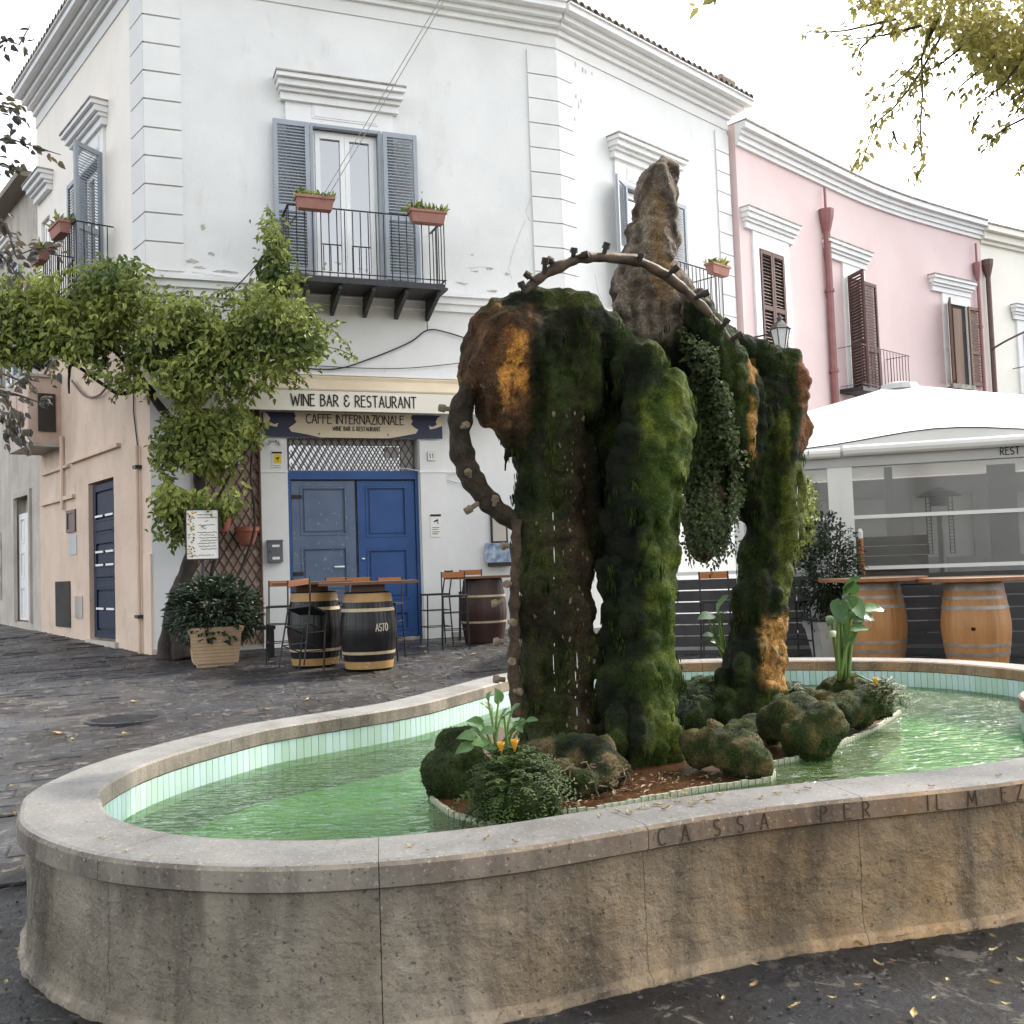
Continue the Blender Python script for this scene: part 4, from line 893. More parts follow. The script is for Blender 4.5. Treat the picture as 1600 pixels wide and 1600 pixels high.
def frame_rect(m, W, s0, s1, z0, z1, k0, k1, w_, bottom=True):
    m.wbox(W, s0, s0 + w_, k0, k1, z0, z1); m.wbox(W, s1 - w_, s1, k0, k1, z0, z1); m.wbox(W, s0 + w_, s1 - w_, k0, k1 - .002, z1 - w_, z1)
    if bottom: m.wbox(W, s0 + w_, s1 - w_, k0, k1 - .002, z0, z0 + w_)
def french_window(W, T, s0, s1, z0, z1, k, fmat, panes=1, name='window'):
    m = MB(); frame_rect(m, W, s0, s1, z0, z1, k, k + .06, .05); mid = (s0 + s1) / 2
    for a, b_ in ((s0 + .05, mid), (mid, s1 - .05)): frame_rect(m, W, a + .002, b_ - .002, z0 + .05, z1 - .05, k + .006, k + .075, .075)
    o = m.build(name, fmat, T)
    for a, b_ in ((s0 + .125, mid - .075), (mid + .075, s1 - .125)):
        g = MB(); g.wbox(W, a, b_, k + .02, k + .03, z0 + .12, z1 - .12); g.build('pane', m_glass, o)
    return o

CB = thing('corner_house', 'white two storey corner house with grey blue shutters and a wine bar at street level', 'house', (AX, AY, .35))
ZS = 6.06; ZF = 10.6; ZC = 10.95; ZT = 11.22
dh = (2.0, 4.1, .42, 3.66); wh = (2.46, 3.62, 6.22, 8.67); w2h = (1.75, 3.0, 6.22, 8.55); 
# side street openings
sd = (1.74, 3.12, .52, 3.2); sw = (2.05, 3.25, 6.2, 8.62); sbay = None
wall_holes(W1, 0, LB, .2, ZC + .2, [dh, wh], .3).build('front_wall', m_white, CB)
wall_holes(W2, 0, LC, .2, ZC + .2, [w2h], .3).build('side_wall', m_white, CB)
wall_holes(W3, 0, 6.3, .2, ZS, [sd], .22).build('lower_street_wall', m_beige, CB)
wall_holes(W3, 0, 6.3, ZS, ZC + .2, [sw, (5.4, 6.0, 6.2, 8.6)], .22).build('upper_street_wall', m_cream, CB)
# back and end walls so that the block is solid
W4 = Wall(Cp.x, Cp.y, -1.2, 5.5); e3 = W3.p(6.3, 0, 0)
b = MB(); q = W4.p(6, 0, 0)
for a, c in ((Cp, q), (q, e3)): b.add([Vector((a.x, a.y, .2)), Vector((c.x, c.y, .2)), Vector((c.x, c.y, ZC + .2)), Vector((a.x, a.y, ZC + .2))], [(0, 1, 2, 3)])
b.build('back_wall', m_white, CB)
b = MB(); b.prism([(p.x, p.y) for p in (W1.p(0, 0, 0), Bp, Cp, q, e3)], ZC + .12, ZC + .2); b.build('roof', m_tile, CB)
# corner quoins
zq = 6.14; hq = .4365
def quoin_blocks(z):
    m = MB(); m.wbox(W1, -.03, .52, .002, .035, z + .012, z + hq - .012); m.wbox(W3, -.03, .56, .002, .035, z + .012, z + hq - .012); return m.build('quoin_stone', m_white2, CB)
while zq < ZF - .2:
    top = min(zq + hq, ZF - .01); m = MB(); m.wbox(W1, -.02, .52, .003, .036, zq + .014, top - .012); m.wbox(W3, -.02, .56, .003, .036, zq + .014, top - .012); m.build('quoin_stone', m_white2, CB)
    m = MB(); m.wbox(W1, 6.27, LB + .012, .003, .03, zq + .012, top - .01); m.wbox(W2, -.012, .38, .003, .03, zq + .012, top - .01); m.build('quoin_stone', m_white2, CB)
    m = MB(); m.wbox(W2, 4.84, LC, .003, .03, zq + .012, top - .01); m.build('quoin_stone', m_white2, CB)
    zq += hq
# string course, frieze and cornice
def moulding(name, steps, mat, spans=None):
    for W, a0, a1 in spans or ((W1, 0, LB), (W2, 0, LC), (W3, 0, 6.3)):
        m = MB()
        for k, z0, z1 in steps:
            ea = k * .17 if W is W1 else (k * .12 if W is W2 else k * .55); eb = k * .17 if W is W1 else k
            if W is W1: ea = k * .6
            m.wbox(W, a0 - ea, a1 + (eb if W is W2 else k * .12 if W is W1 else 0), .001, k, z0, z1)
        m.build(name, mat, CB)
moulding('string_course', [(.05, 5.78, 5.90), (.09, 5.90, 6.01), (.14, 6.01, 6.08)], m_trim)
moulding('frieze', [(.022, ZF, ZC)], m_white2)
moulding('cornice', [(.08, ZC - .12, ZC - .02), (.18, ZC - .02, ZC + .06), (.28, ZC + .06, ZC + .16), (.42, ZC + .16, ZT), (.46, ZT, ZT + .025)], m_trim)
# curved roof tiles along the eaves
b = MB(); n = 7; vs = []
for yy in (0, .5):
    for r in (.085, .07):
        for i in range(n + 1):
            a = math.pi * i / n; vs.append((r * math.cos(a), yy, r * math.sin(a) * (1 - .1 * yy) + .18 * yy))
L = n + 1; fs = []
for i in range(n): fs += [(i, i + 1, 2 * L + i + 1, 2 * L + i), (L + i, 3 * L + i, 3 * L + i + 1, L + i + 1), (i, L + i, L + i + 1, i + 1), (2 * L + i, 2 * L + i + 1, 3 * L + i + 1, 3 * L + i)]
tiles = []
for v in (.1, .5, .9): b = MB(); b.add(vs, fs, v); tiles.append(b.mesh('roof_tile', m_tile))
rr = random.Random(8)
for W, a0, a1 in ((W1, .1, LB), (W2, .05, LC + .3), (W3, 0.1, 6.3)):
    s = a0
    while s < a1:
        mw = Matrix.Identity(4); q = W.p(s, .47, ZT + .028 + rr.uniform(0, .01))
        for i in range(3): mw[i][0] = W.t[i]; mw[i][1] = -W.n[i]; mw[i][3] = q[i]
        piece('roof_tile', tiles[rr.randrange(3)], CB, mw); s += .185
for s, z, k in ((4.9, .22, .3), (5.25, .12, .25)):
    q = W2.p(s, k, ZT + z); b = MB(); b.tube([q - W2.t * .22, q + W2.t * .22], .10, 10); b.build('ridge_tile', m_tile, CB)

# upstairs windows
def upper_window(W, hole, hs, hz, hh, hk, sl, sr, shz, ang=(0, 0), surround=True):
    s0, s1, z0, z1 = hole
    m = MB(); m.wbox(W, hs[0] + .16, s0, .002, .045, z0 - .1, hz - hh + .02); m.wbox(W, s1, hs[1] - .16, .002, .045, z0 - .1, hz - hh + .02); m.wbox(W, s0, s1, .002, .045, z1, hz - hh + .02)
    m.wbox(W, s0 + .05, s1 - .05, .045, .056, z1 + .1, z1 + .34); m.wbox(W, s0 + .08, s1 - .08, .056, .064, z1 + .13, z1 + .31)
    m.build('window_surround', m_trim, CB); hood(W, CB, hs[0], hs[1], hz, hh, hk)
    m = MB(); frame_rect(m, W, s0, s1, z0, z1 + .02, -.04, .06, .05, False); m.build('shutter_frame', m_shutblue, CB)
    french_window(W, CB, s0 + .05, s1 - .05, z0, z1 - .04, -.13, m_upvc)
upper_window(W1, wh, (1.93, 3.99), 9.36, .36, .30, None, None, None)
louvre_shutter(W1, CB, 1.88, 2.44, 6.24, 8.67, .062, m_shutblue); louvre_shutter(W1, CB, 3.64, 4.21, 6.24, 8.67, .062, m_shutblue)
upper_window(W2, w2h, (1.32, 3.42), 9.36, .36, .30, None, None, None)
WA = angled(W2, 1.72, .06, 180 - 22); louvre_shutter(WA, CB, .0, .58, 6.24, 8.56, 0, m_shutblue); louvre_shutter(W2, CB, 3.02, 3.58, 6.24, 8.56, .062, m_shutblue)
upper_window(W3, sw, (1.75, 3.55), 9.4, .36, .28, None, None, None)
louvre_shutter(W3, CB, 3.28, 3.84, 6.24, 8.62, .062, m_shutblue); WA = angled(W3, 2.03, .06, 180 - 60); WA.n = Vector((-WA.t.y, WA.t.x, 0)); louvre_shutter(WA, CB, .0, .58, 6.24, 8.62, 0, m_shutblue)
french_window(W3, CB, 5.42, 5.98, 6.22, 8.58, -.12, m_upvc)
hood(W3, CB, 5.1, 6.28, 9.35, .34, .28)

# balconies: floor, brackets, railing with bars
def balcony(W, s0, s1, k1, zf, zr, nbar, nbr=5, bars_side=5):
    m = MB(); m.wbox(W, s0, s1, .01, k1, zf - .06, zf); m.wbox(W, s0 - .03, s1 + .03, .012, k1 + .03, zf - .1, zf - .062); o = m.build('balcony', m_irongrey, CB)
    for i in range(nbr):
        s = s0 + .25 + (s1 - s0 - .35) * i / (nbr - 1); q = MB()
        a = [W.p(s, .012, zf - .11), W.p(s, k1 * .96, zf - .11), W.p(s, k1 * .96, zf - .17), W.p(s, .012, zf - .42)]
        q.hexa([p_ - W.t * .03 for p_ in a] + [p_ + W.t * .03 for p_ in a]); q.build('bracket', m_irongrey, o, fix=True)
    q = lambda s, k, z: W.p(s, k, z)
    for z, w_, nm in ((zr, .035, 'handrail'), (zf + .06, .025, 'bottom_rail')):
        r = MB(); r.bar(q(s0, .02, z), q(s0, k1, z), w_, .012); r.bar(q(s1, .02, z), q(s1, k1, z), w_, .012); r.bar(q(s0 - .02, k1, z), q(s1 + .02, k1, z), w_, .012); r.build(nm, m_iron, o)
    bar = MB(); bar.tube([(0, 0, 0), (0, 0, zr - zf - .02)], .009, 5); bm_ = bar.mesh('baluster', m_iron)
    spots = [(s0 + (s1 - s0) * i / nbar, k1) for i in range(nbar + 1)] + [(s0, k1 * j / bars_side) for j in range(1, bars_side)] + [(s1, k1 * j / bars_side) for j in range(1, bars_side)]
    for s, k in spots: piece('baluster', bm_, o, Matrix.Translation(W.p(s, k, zf)))
    return o
balcony(W1, 1.98, 4.42, .75, 6.02, 7.07, 20); balcony(W2, 1.35, 3.82, .7, 6.02, 7.08, 20); balcony(W3, 1.5, 3.45, .6, 6.2, 7.22, 16)
balcony(W3, 4.95, 6.25, .55, 6.1, 7.15, 11)

# ground floor front: door, transom grille, awning, sign, trellis niche, plinth
def panel_leaf(W, T, s0, s1, z0, z1, k, mat, rows, name='door', handle=None, studs=False):
    m = MB(); st = .13; m.wbox(W, s0, s0 + st, k, k + .06, z0, z1); m.wbox(W, s1 - st, s1, k, k + .06, z0, z1)
    cuts = [z0 + (z1 - z0) * r for r in rows]
    for r in cuts: m.wbox(W, s0 + st, s1 - st, k, k + .058, max(z0, r - .09), min(z1, r + .09))
    m.wbox(W, s0 + st, s1 - st, k, k + .03, z0, z1); o = m.build(name, mat, T)
    for a, b_ in zip(cuts, cuts[1:]):
        q = MB(); frame_rect(q, W, s0 + st + .003, s1 - st - .003, a + .093, b_ - .093, k + .03, k + .068, .03); q.wbox(W, s0 + st + .07, s1 - st - .07, k + .028, k + .048, a + .16, b_ - .16); q.build('panel', mat, o)
    if studs:
        for z in (z0 + .35, z0 + 1.05, z1 - .25):
            q = MB(); q.wbox(W, s0 - .02, s0 + .16, k + .06, k + .075, z - .03, z + .03); q.build('hinge', m_iron, o)
    return o
m = MB(); m.wbox(W1, 2.0, 4.1, -.2, -.04, 3.0, 3.14); m.wbox(W1, 2.0, 2.05, -.2, -.045, .42, 3.0); m.wbox(W1, 4.05, 4.1, -.2, -.045, .42, 3.0); m.build('door_frame', m_bluedoor, CB)
dl = panel_leaf(W1, CB, 2.06, 3.06, .48, 2.98, -.14, m_bluefade, (0, .26, .62, 1), 'door', studs=True); dl['label'] = 'worn grey blue left door leaf'
q = MB(); q.tube([W1.p(2.86, -.05, 1.62), W1.p(2.70, -.02, 1.62)], .016, 6); q.build('handle', m_alu, dl)
dr_ = panel_leaf(W1, CB, 3.10, 4.04, .48, 2.98, -.14, m_bluedoor, (0, .18, .5, .68, 1) if 0 else (0, .2, .60, 1), 'door'); dr_['label'] = 'plain blue right door leaf'
q = MB(); q.lathe([(.02, 0), (.03, .01), (.02, .03)], W1.p(3.17, -.07, 1.72), 10); q.build('door_knob', m_alu, dr_)
m = MB(); m.wbox(W1, 2.06, 4.04, .0, .05, .36, .47); m.build('door_step', m_trimdirty, CB)
# transom: dark pane behind a diamond grille
m = MB(); m.wbox(W1, 2.06, 4.04, -.22, -.2, 3.15, 3.66); tr_ = m.build('transom', m_glass, CB)
m = MB(); m.wbox(W1, 2.06, 4.04, -.195, -.17, 3.56, 3.655); m.wbox(W1, 3.86, 4.04, -.195, -.172, 3.15, 3.56); m.wbox(W1, 3.6, 3.82, -.19, -.18, 3.36, 3.54); m.build('paper_strip', m_ltgrey, tr_)
s = 1.6
while s < 4.04:
    for sg in (1, -1):
        a = (s if sg > 0 else s + .30, 3.15); b_ = (s + .30 if sg > 0 else s, 3.65)
        t0, t1 = 0, 1
        lo, hi = 2.07, 4.03
        def cl(p0, p1):
            ds = p1[0] - p0[0]; ts = sorted(((lo - p0[0]) / ds, (hi - p0[0]) / ds)); return max(0, ts[0]), min(1, ts[1])
        t0, t1 = cl(a, b_)
        if t1 > t0:
            p0 = (a[0] + (b_[0] - a[0]) * t0, a[1] + .5 * t0); p1 = (a[0] + (b_[0] - a[0]) * t1, a[1] + .5 * t1); q = MB(); q.bar(W1.p(p0[0], -.08 + .012 * sg, p0[1]), W1.p(p1[0], -.08 + .012 * sg, p1[1]), .016, .010, up=W1.n); q.build('grille_bar', m_lattice, tr_)
    s += .12
# door surround piers and lintel line
for a_, b_ in ((1.58, 1.985), (4.115, 4.55)): m = MB(); m.wbox(W1, a_, b_, .002, .05, .36, 3.62); m.build('door_pier', m_white2, CB)
for a_, b_ in ((1.57, 2.0), (4.1, 5.2)): m = MB(); m.wbox(W1, a_, b_, .05, .062, 3.10, 3.13); m.build('ledge_line', m_trim, CB)
# pinkish niche behind the trellis and rough base of the wall
m = MB(); m.wbox(W1, .56, 1.575, .002, .012, .36, 4.4); m.build('niche_wall', m_niche, CB)
for a_, b_ in ((0, 1.57), (4.56, LB)): m = MB(); m.wbox(W1, a_, b_, .012, .03, .2, .5); m.build('plinth', m_greyp, CB)
# trellis: each lath a piece
TR = thing('trellis', 'brown diamond trellis on the pinkish wall left of the blue door', 'trellis', W1.p(1.07, .08, .5))
lo, hi, zb, zt = .62, 1.55, .5, 4.2
for c0 in np.arange(-2.6, 4.6, .235):
    for sg in (1, -1):
        # line: s = lo + u, z = zb + c0 + sg*1.75*u  (u from 0 to hi-lo)
        pts = []
        u0, u1 = 0., hi - lo; sl = 1.75 * sg; z_at = (c0 if sg > 0 else c0 + 1.63)
        zl = zb + z_at; 
        ts = sorted(((zb - zl) / sl, (zt - zl) / sl)); u0 = max(u0, ts[0]); u1 = min(u1, ts[1])
        if u1 - u0 < .06: continue
        q = MB(); k = .07 + .014 * sg; q.bar(W1.p(lo + u0, k, zl + sl * u0), W1.p(lo + u1, k, zl + sl * u1), .024, .012, up=W1.n); q.build('lath', m_lattice, TR)
m = MB(); m.wbox(W1, hi, hi + .03, .05, .10, .5, 4.2); m.build('post', m_lattice, TR)

# awning cassette with words, sign below
AW = thing('awning', 'cream retracted awning lettered in black over the wine bar door', 'awning', W1.p(.58, 0, 4.0))
m = MB(); m.wbox(W1, .56, 5.6, .47, .5, 4.0, 4.31); m.build('valance', m_awn, AW)
m = MB(); pr = [(.01, 4.36), (.01, 4.62), (.14, 4.62), (.2, 4.585), (.2, 4.54), (.3, 4.50), (.505, 4.34), (.505, 4.315), (.46, 4.315)]
vs = [W1.p(1.38, k, z) for k, z in pr] + [W1.p(5.6, k, z) for k, z in pr]; n = len(pr); m.add(vs, [tuple(range(n)), tuple(range(n, 2 * n))[::-1]] + [(i, (i + 1) % n, n + (i + 1) % n, n + i) for i in range(n)]); m.build('hood', m_awntan, AW, fix=True)
m = MB(); m.wbox(W1, 1.40, 5.6, .001, .16, 4.622, 4.66); m.build('ledge', m_trim, AW)
m = MB(); m.hexa([W1.p(.56, .5, 4.312), W1.p(1.38, .5, 4.312), W1.p(1.38, .01, 4.40), W1.p(.56, .01, 4.40), W1.p(.56, .5, 4.318), W1.p(1.38, .5, 4.318), W1.p(1.38, .01, 4.41), W1.p(.56, .01, 4.41)]); m.wbox(W1, .56, .58, .01, .46, 4.05, 4.31); m.build('cloth', m_awn, AW)
m = MB(); s = 'WINE BAR & RESTAURANT'; W_ = 1.95; h = .17; sx = W_ / (text_width(s, .16) * h); letter_on(m, lambda a, z, k: W1.p(a, .5 + k, z), s, 2.0, 4.075, h, sx, .11, .004, .16); m.build('lettering', m_ink, AW)
SG = thing('bar_sign', 'navy sign with a cream scroll plaque above the blue door', 'sign', W1.p(1.66, .06, 3.62))
m = MB(); m.wbox(W1, 1.63, 4.5, .055, .085, 3.655, 4.03); m.build('board', m_navy, SG)
def plate(pts, k0, k1, mat, name, T):
    m = MB(); n = len(pts); m.add([W1.p(a, k1, z) for a, z in pts] + [W1.p(a, k0, z) for a, z in pts], [tuple(range(n)), tuple(range(n, 2 * n))[::-1]] + [(i, (i + 1) % n, n + (i + 1) % n, n + i) for i in range(n)]); return m.build(name, mat, T, fix=True)
pl = [(2.10, 4.04), (2.13, 3.98), (2.11, 3.93), (2.14, 3.88), (2.08, 3.83), (2.02, 3.79), (2.06, 3.73), (2.3, 3.69), (2.5, 3.645), (3.6, 3.645), (3.85, 3.69), (4.05, 3.73), (4.09, 3.79), (4.02, 3.83), (3.97, 3.88), (4.0, 3.93), (3.97, 3.98), (4.0, 4.04)]
plate(pl, .087, .10, m_sign, 'plaque', SG)
for mir in (0, 1):
    f = (lambda a: a) if not mir else (lambda a: 6.13 - a)
    plate([(f(a), z) for a, z in [(1.635, 4.03), (1.70, 4.0), (1.74, 3.93), (1.72, 3.88), (1.80, 3.84), (1.86, 3.86), (1.84, 3.80), (1.74, 3.82), (1.635, 3.86)]], .087, .098, m_sign, 'scroll', SG)
m = MB(); s = 'CAFFE INTERNAZIONALE'; h = .14; sx = 1.56 / (text_width(s, .12) * h); letter_on(m, lambda a, z, k: W1.p(a, .10 + k, z), s, 2.29, 3.865, h, sx, .10, .004, .12)
s = 'WINE BAR & RESTAURANT'; h = .065; sx = .76 / (text_width(s, .16) * h); letter_on(m, lambda a, z, k: W1.p(a, .10 + k, z), s, 2.70, 3.755, h, sx, .13, .004, .16); m.build('lettering', m_ink, SG)
plate([(2.47, 3.70), (2.485, 3.715), (2.5, 3.70), (2.485, 3.685)], .10, .11, m_iron, 'screw', SG); plate([(3.57, 3.70), (3.585, 3.715), (3.6, 3.70), (3.585, 3.685)], .10, .11, m_iron, 'screw', SG)
# flaked paint and hairline cracks where the photograph shows them
rr = random.Random(77); m_flake = pm('bare grey plaster', (.50, .48, .43), (.36, .34, .30), 9, .9, .3, 40)
def flake(W, px, py, sz, asp):
    a, z = W.hit(px, py, .002); n = 11; pts = []
    for i in range(n): t_ = 2 * math.pi * i / n; r = sz * rr.uniform(.45, 1.1); pts.append((a + r * math.cos(t_) * asp, z + r * math.sin(t_) / asp))
    m = MB(); m.add([W.p(x, .0045, y) for x, y in pts] + [W.p(x, .001, y) for x, y in pts], [tuple(range(n))] + [(i, (i + 1) % n, n + (i + 1) % n, n + i) for i in range(n)]); m.build('flaked_patch', m_flake, CB)
for px, py, sz, asp in ((300, 408, .07, 1.6), (312, 418, .05, 2), (330, 396, .05, 1.2), (345, 424, .06, 2.2), (318, 355, .05, .8), (262, 421, .06, 2), (360, 425, .05, 2.4), (722, 443, .06, 2), (742, 424, .04, 2.4), (765, 420, .045, 2), (792, 428, .05, 1.6), (738, 398, .025, 1.4), (770, 455, .05, 2.2), (620, 215, .02, 1), (660, 300, .02, 1)): flake(W1, px, py, sz, asp)
for px, py, sz, asp in ((902, 84, .03, .6), (899, 100, .035, .5), (910, 108, .04, .6), (915, 112, .03, .6), (900, 150, .03, .6), (904, 165, .04, .5), (908, 158, .03, .5), (898, 185, .03, .5), (925, 115, .02, .6), (890, 128, .02, 1.2)): flake(W2, px, py, sz, asp)
def crack(W, pts, r=.0035):
    m = MB(); q = [W.hit(x, y, .003) for x, y in pts]; out = []
    for (a, z), (a2, z2) in zip(q, q[1:]):
        for i in range(5): t_ = i / 5; out.append(W.p(a + (a2 - a) * t_ + rr.uniform(-.012, .012), .0035, z + (z2 - z) * t_ + rr.uniform(-.012, .012)))
    for a, b_ in zip(out, out[1:]): m.bar(a, b_, r * rr.uniform(.5, 1.2), .002, up=W.n)
    m.build('crack', m_trimdirty, CB)
crack(W1, [(820, 345), (805, 385), (795, 420), (802, 440)]); crack(W1, [(730, 418), (760, 417), (775, 419)]); crack(W1, [(828, 310), (822, 330), (830, 350)]); crack(W1, [(300, 425), (330, 430), (370, 436)]); crack(W1, [(470, 640), (471, 660)])
crack(W1, [(255, 395), (262, 415), (275, 425)]); crack(W2, [(930, 430), (935, 460), (945, 470)])
# small things on the wall
MBX = thing('mailbox', 'dark grey mailbox on the white pier left of the blue door', 'mailbox', W1.p(1.77, .05, 1.7))
m = MB(); m.wbox(W1, 1.66, 1.88, .052, .15, 1.72, 2.03); m.wbox(W1, 1.655, 1.885, .052, .165, 2.03, 2.06); m.build('box', m_greybox, MBX)
m = MB(); m.wbox(W1, 1.72, 1.83, .151, .158, 1.95, 1.985); m.build('slot_flap', m_alu, MBX); m = MB(); m.wbox(W1, 1.72, 1.83, .151, .158, 1.76, 1.80); m.build('name_plate', m_alu, MBX)
m = MB(); m.lathe([(.012, -.01), (.012, .01)], W1.p(1.69, .155, 1.88), 8); m.build('lock', m_iron, MBX)
NP = thing('house_number_plaque', 'small white plaque with number 11 right of the door', 'plaque', W1.p(4.3, .05, 3.28))
m = MB(); m.wbox(W1, 4.24, 4.37, .052, .065, 3.29, 3.44); m.build('plate', m_greyp, NP); m = MB(); m.wbox(W1, 4.25, 4.36, .066, .07, 3.30, 3.43); m.build('face', m_paper, NP)
m = MB(); letter_on(m, lambda a, z, k: W1.p(a, .07 + k, z), '11', 4.275, 3.33, .075, .9, .13, .003, .55); m.build('lettering', m_ink, NP)
NT = thing('camera_notice', 'white video camera notice sheet on the wall right of the blue door', 'notice', W1.p(4.35, 0, 2.0))
m = MB(); m.wbox(W1, 4.26, 4.44, .052, .058, 2.05, 2.42); m.build('sheet', m_paper, NT); m = MB(); m.wbox(W1, 4.26, 4.44, .059, .062, 2.385, 2.42); m.build('header', m_ink, NT)
m = MB(); m.bar(W1.p(4.32, .06, 2.30), W1.p(4.39, .06, 2.33), .025, .003, up=W1.n); m.bar(W1.p(4.385, .06, 2.33), W1.p(4.385, .06, 2.26), .012, .003, up=W1.n)
for i, z in enumerate((2.2, 2.17, 2.13, 2.1)): m.wbox(W1, 4.285, 4.41 - .03 * (i % 2), .059, .061, z, z + .008)
m.build('print', m_ink, NT)
YS = thing('alarm_sticker', 'yellow and white camera warning sticker on the pier above the mailbox', 'sticker', W1.p(1.8, .05, 3.15))
m = MB(); m.wbox(W1, 1.76, 1.91, .052, .056, 3.14, 3.42); m.build('sheet', m_paper, YS); m = MB(); m.wbox(W1, 1.79, 1.90, .057, .06, 3.24, 3.38); m.build('yellow_square', m_yel, YS)
m = MB(); m.wbox(W1, 1.76, 1.91, .057, .06, 3.39, 3.42); m.bar(W1.p(1.815, .061, 3.31), W1.p(1.87, .061, 3.33), .022, .002, up=W1.n); m.bar(W1.p(1.85, .061, 3.325), W1.p(1.85, .061, 3.27), .01, .002, up=W1.n)
for z in (3.2, 3.17): m.wbox(W1, 1.775, 1.89, .057, .059, z, z + .006)
m.build('print', m_ink, YS)
SC = thing('security_camera', 'small white security camera on the pier under the navy sign', 'camera', W1.p(1.78, .05, 3.55))
m = MB(); m.tube([W1.p(1.7, .16, 3.585), W1.p(1.80, .2, 3.57)], [.028, .03], 10); m.build('housing', m_alu, SC); m = MB(); m.bar(W1.p(1.72, .05, 3.53), W1.p(1.74, .16, 3.57), .018, .018); m.build('arm', m_alu, SC)
m = MB(); m.tube([W1.p(1.80, .2, 3.57), W1.p(1.81, .203, 3.569)], [.024, .022], 10); m.build('lens', m_ink, SC)
WB = thing('junction_box', 'round white junction box beside the security camera', 'junction box', W1.p(1.92, .05, 3.55)); m = MB(); m.tube([W1.p(1.90, .052, 3.56), W1.p(1.90, .09, 3.56)], .035, 12); m.build('cover', m_alu, WB)
# thin cables on the facade
def cable(name, label, pts, r, mat, cat='cable'):
    b = MB(); out = []
    for i in range(len(pts) - 1):
        p0, p1, p2, p3 = pts[max(i - 1, 0)], pts[i], pts[i + 1], pts[min(i + 2, len(pts) - 1)]
        for q in range(8):
            t = q / 8; out.append(.5 * (2 * p1 + (p2 - p0) * t + (2 * p0 - 5 * p1 + 4 * p2 - p3) * t * t + (3 * p1 - p0 - 3 * p2 + p3) * t ** 3))
    out.append(pts[-1]); b.tube(out, r, 5); return b.build(name, mat, None, True, label, cat)
def w1(px, py, k=.04): s, z = W1.hit(px, py, k); return W1.p(s, k, z)
cable('wall_cable', 'thick black cable sagging above the awning', [w1(440, 572), w1(520, 577), w1(580, 560), w1(640, 535), w1(668, 516), w1(700, 520), w1(760, 540)], .012, m_cable)
cable('wall_cable', 'thin black cable drooping just under the thick one', [w1(468, 570), w1(560, 575), w1(640, 575), w1(730, 566)], .007, m_cable)
cable('wall_cable', 'short black cable hanging under the front balcony', [w1(665, 470, .3), w1(667, 500, .06), w1(668, 516)], .008, m_cable)
cable('wall_cable', 'grey cable running from the door top across the white wall', [w1(610, 736), w1(640, 733), w1(700, 750), w1(730, 757), w1(760, 764)], .008, m_wire)
cable('overhead_wire', 'pale twin wire slanting down from above to the balcony, upper strand', [P(705, -30, 11), P(600, 146, 12.6), W1.p(2.45, .8, 7.15)], .006, m_wire)
cable('overhead_wire', 'pale twin wire slanting down from above to the balcony, lower strand', [P(712, -30, 11), P(606, 150, 12.6), W1.p(2.5, .8, 7.1)], .006, m_wire)
cable('overhead_wire', 'dark wire slanting from the balcony down into the vine', [W1.p(2.1, .78, 6.9), P(400, 415, 14.6), P(350, 468, 14.4)], .010, m_cable)

# flower boxes on the balcony rails
def flower_box(label, c, u, L, mat, seed, trail=.1):
    c = Vector(c); u = Vector(u); v = Vector((-u.y, u.x, 0)); T = thing('flower_box', label, 'flower box', c, 'terracotta flower boxes on the balcony rails'); m = MB()
    a = [c + u * x + v * y for x, y in ((-L * .44, -.075), (L * .44, -.075), (L * .44, .075), (-L * .44, .075))]; t_ = [c + u * x + v * y + Vector((0, 0, .17)) for x, y in ((-L / 2, -.1), (L / 2, -.1), (L / 2, .1), (-L / 2, .1))]
    m.hexa(a + t_); m.obox(c + Vector((0, 0, .175)), u * (L / 2 + .015), v * .115, Vector((0, 0, .02))); m.build('trough', mat, T, fix=True)
    rr = random.Random(seed); m = MB()
    for _ in range(170):
        p = c + u * rr.uniform(-L * .48, L * .48) + v * rr.uniform(-.08, .08) + Vector((0, 0, .18)); d = Vector((rr.uniform(-1, 1), rr.uniform(-1, 1), rr.uniform(.1, 1.4))).normalized(); l = rr.uniform(.04, .13) * (1.8 if rr.random() < .08 else 1)
        m.leaf(p + d * rr.uniform(0, .05), d, (rr.uniform(-1, 1), -1, .4), l, l * .3, rr.random())
    m.build('plants', m_leaf, T, kind='stuff'); return T
flower_box('terracotta flower box near the left end of the front balcony rail', W1.p(2.36, .86, 6.98), W1.t, .56, m_terra2, 1)
flower_box('terracotta flower box at the right corner of the front balcony rail', W1.p(4.12, .86, 6.93), W1.t, .56, m_terra2, 2)
flower_box('terracotta flower box on the side balcony near the pink house', W2.p(3.5, .82, 6.98), W2.t, .56, m_terra2, 3)
flower_box('upper flower box with leafy plant on the street side balcony', W3.p(2.0, .70, 7.08), W3.t, .6, m_terra2, 4)
flower_box('lower flower box at the far end of the street side balcony', W3.p(3.3, .70, 6.98), W3.t, .6, m_terra2, 5)

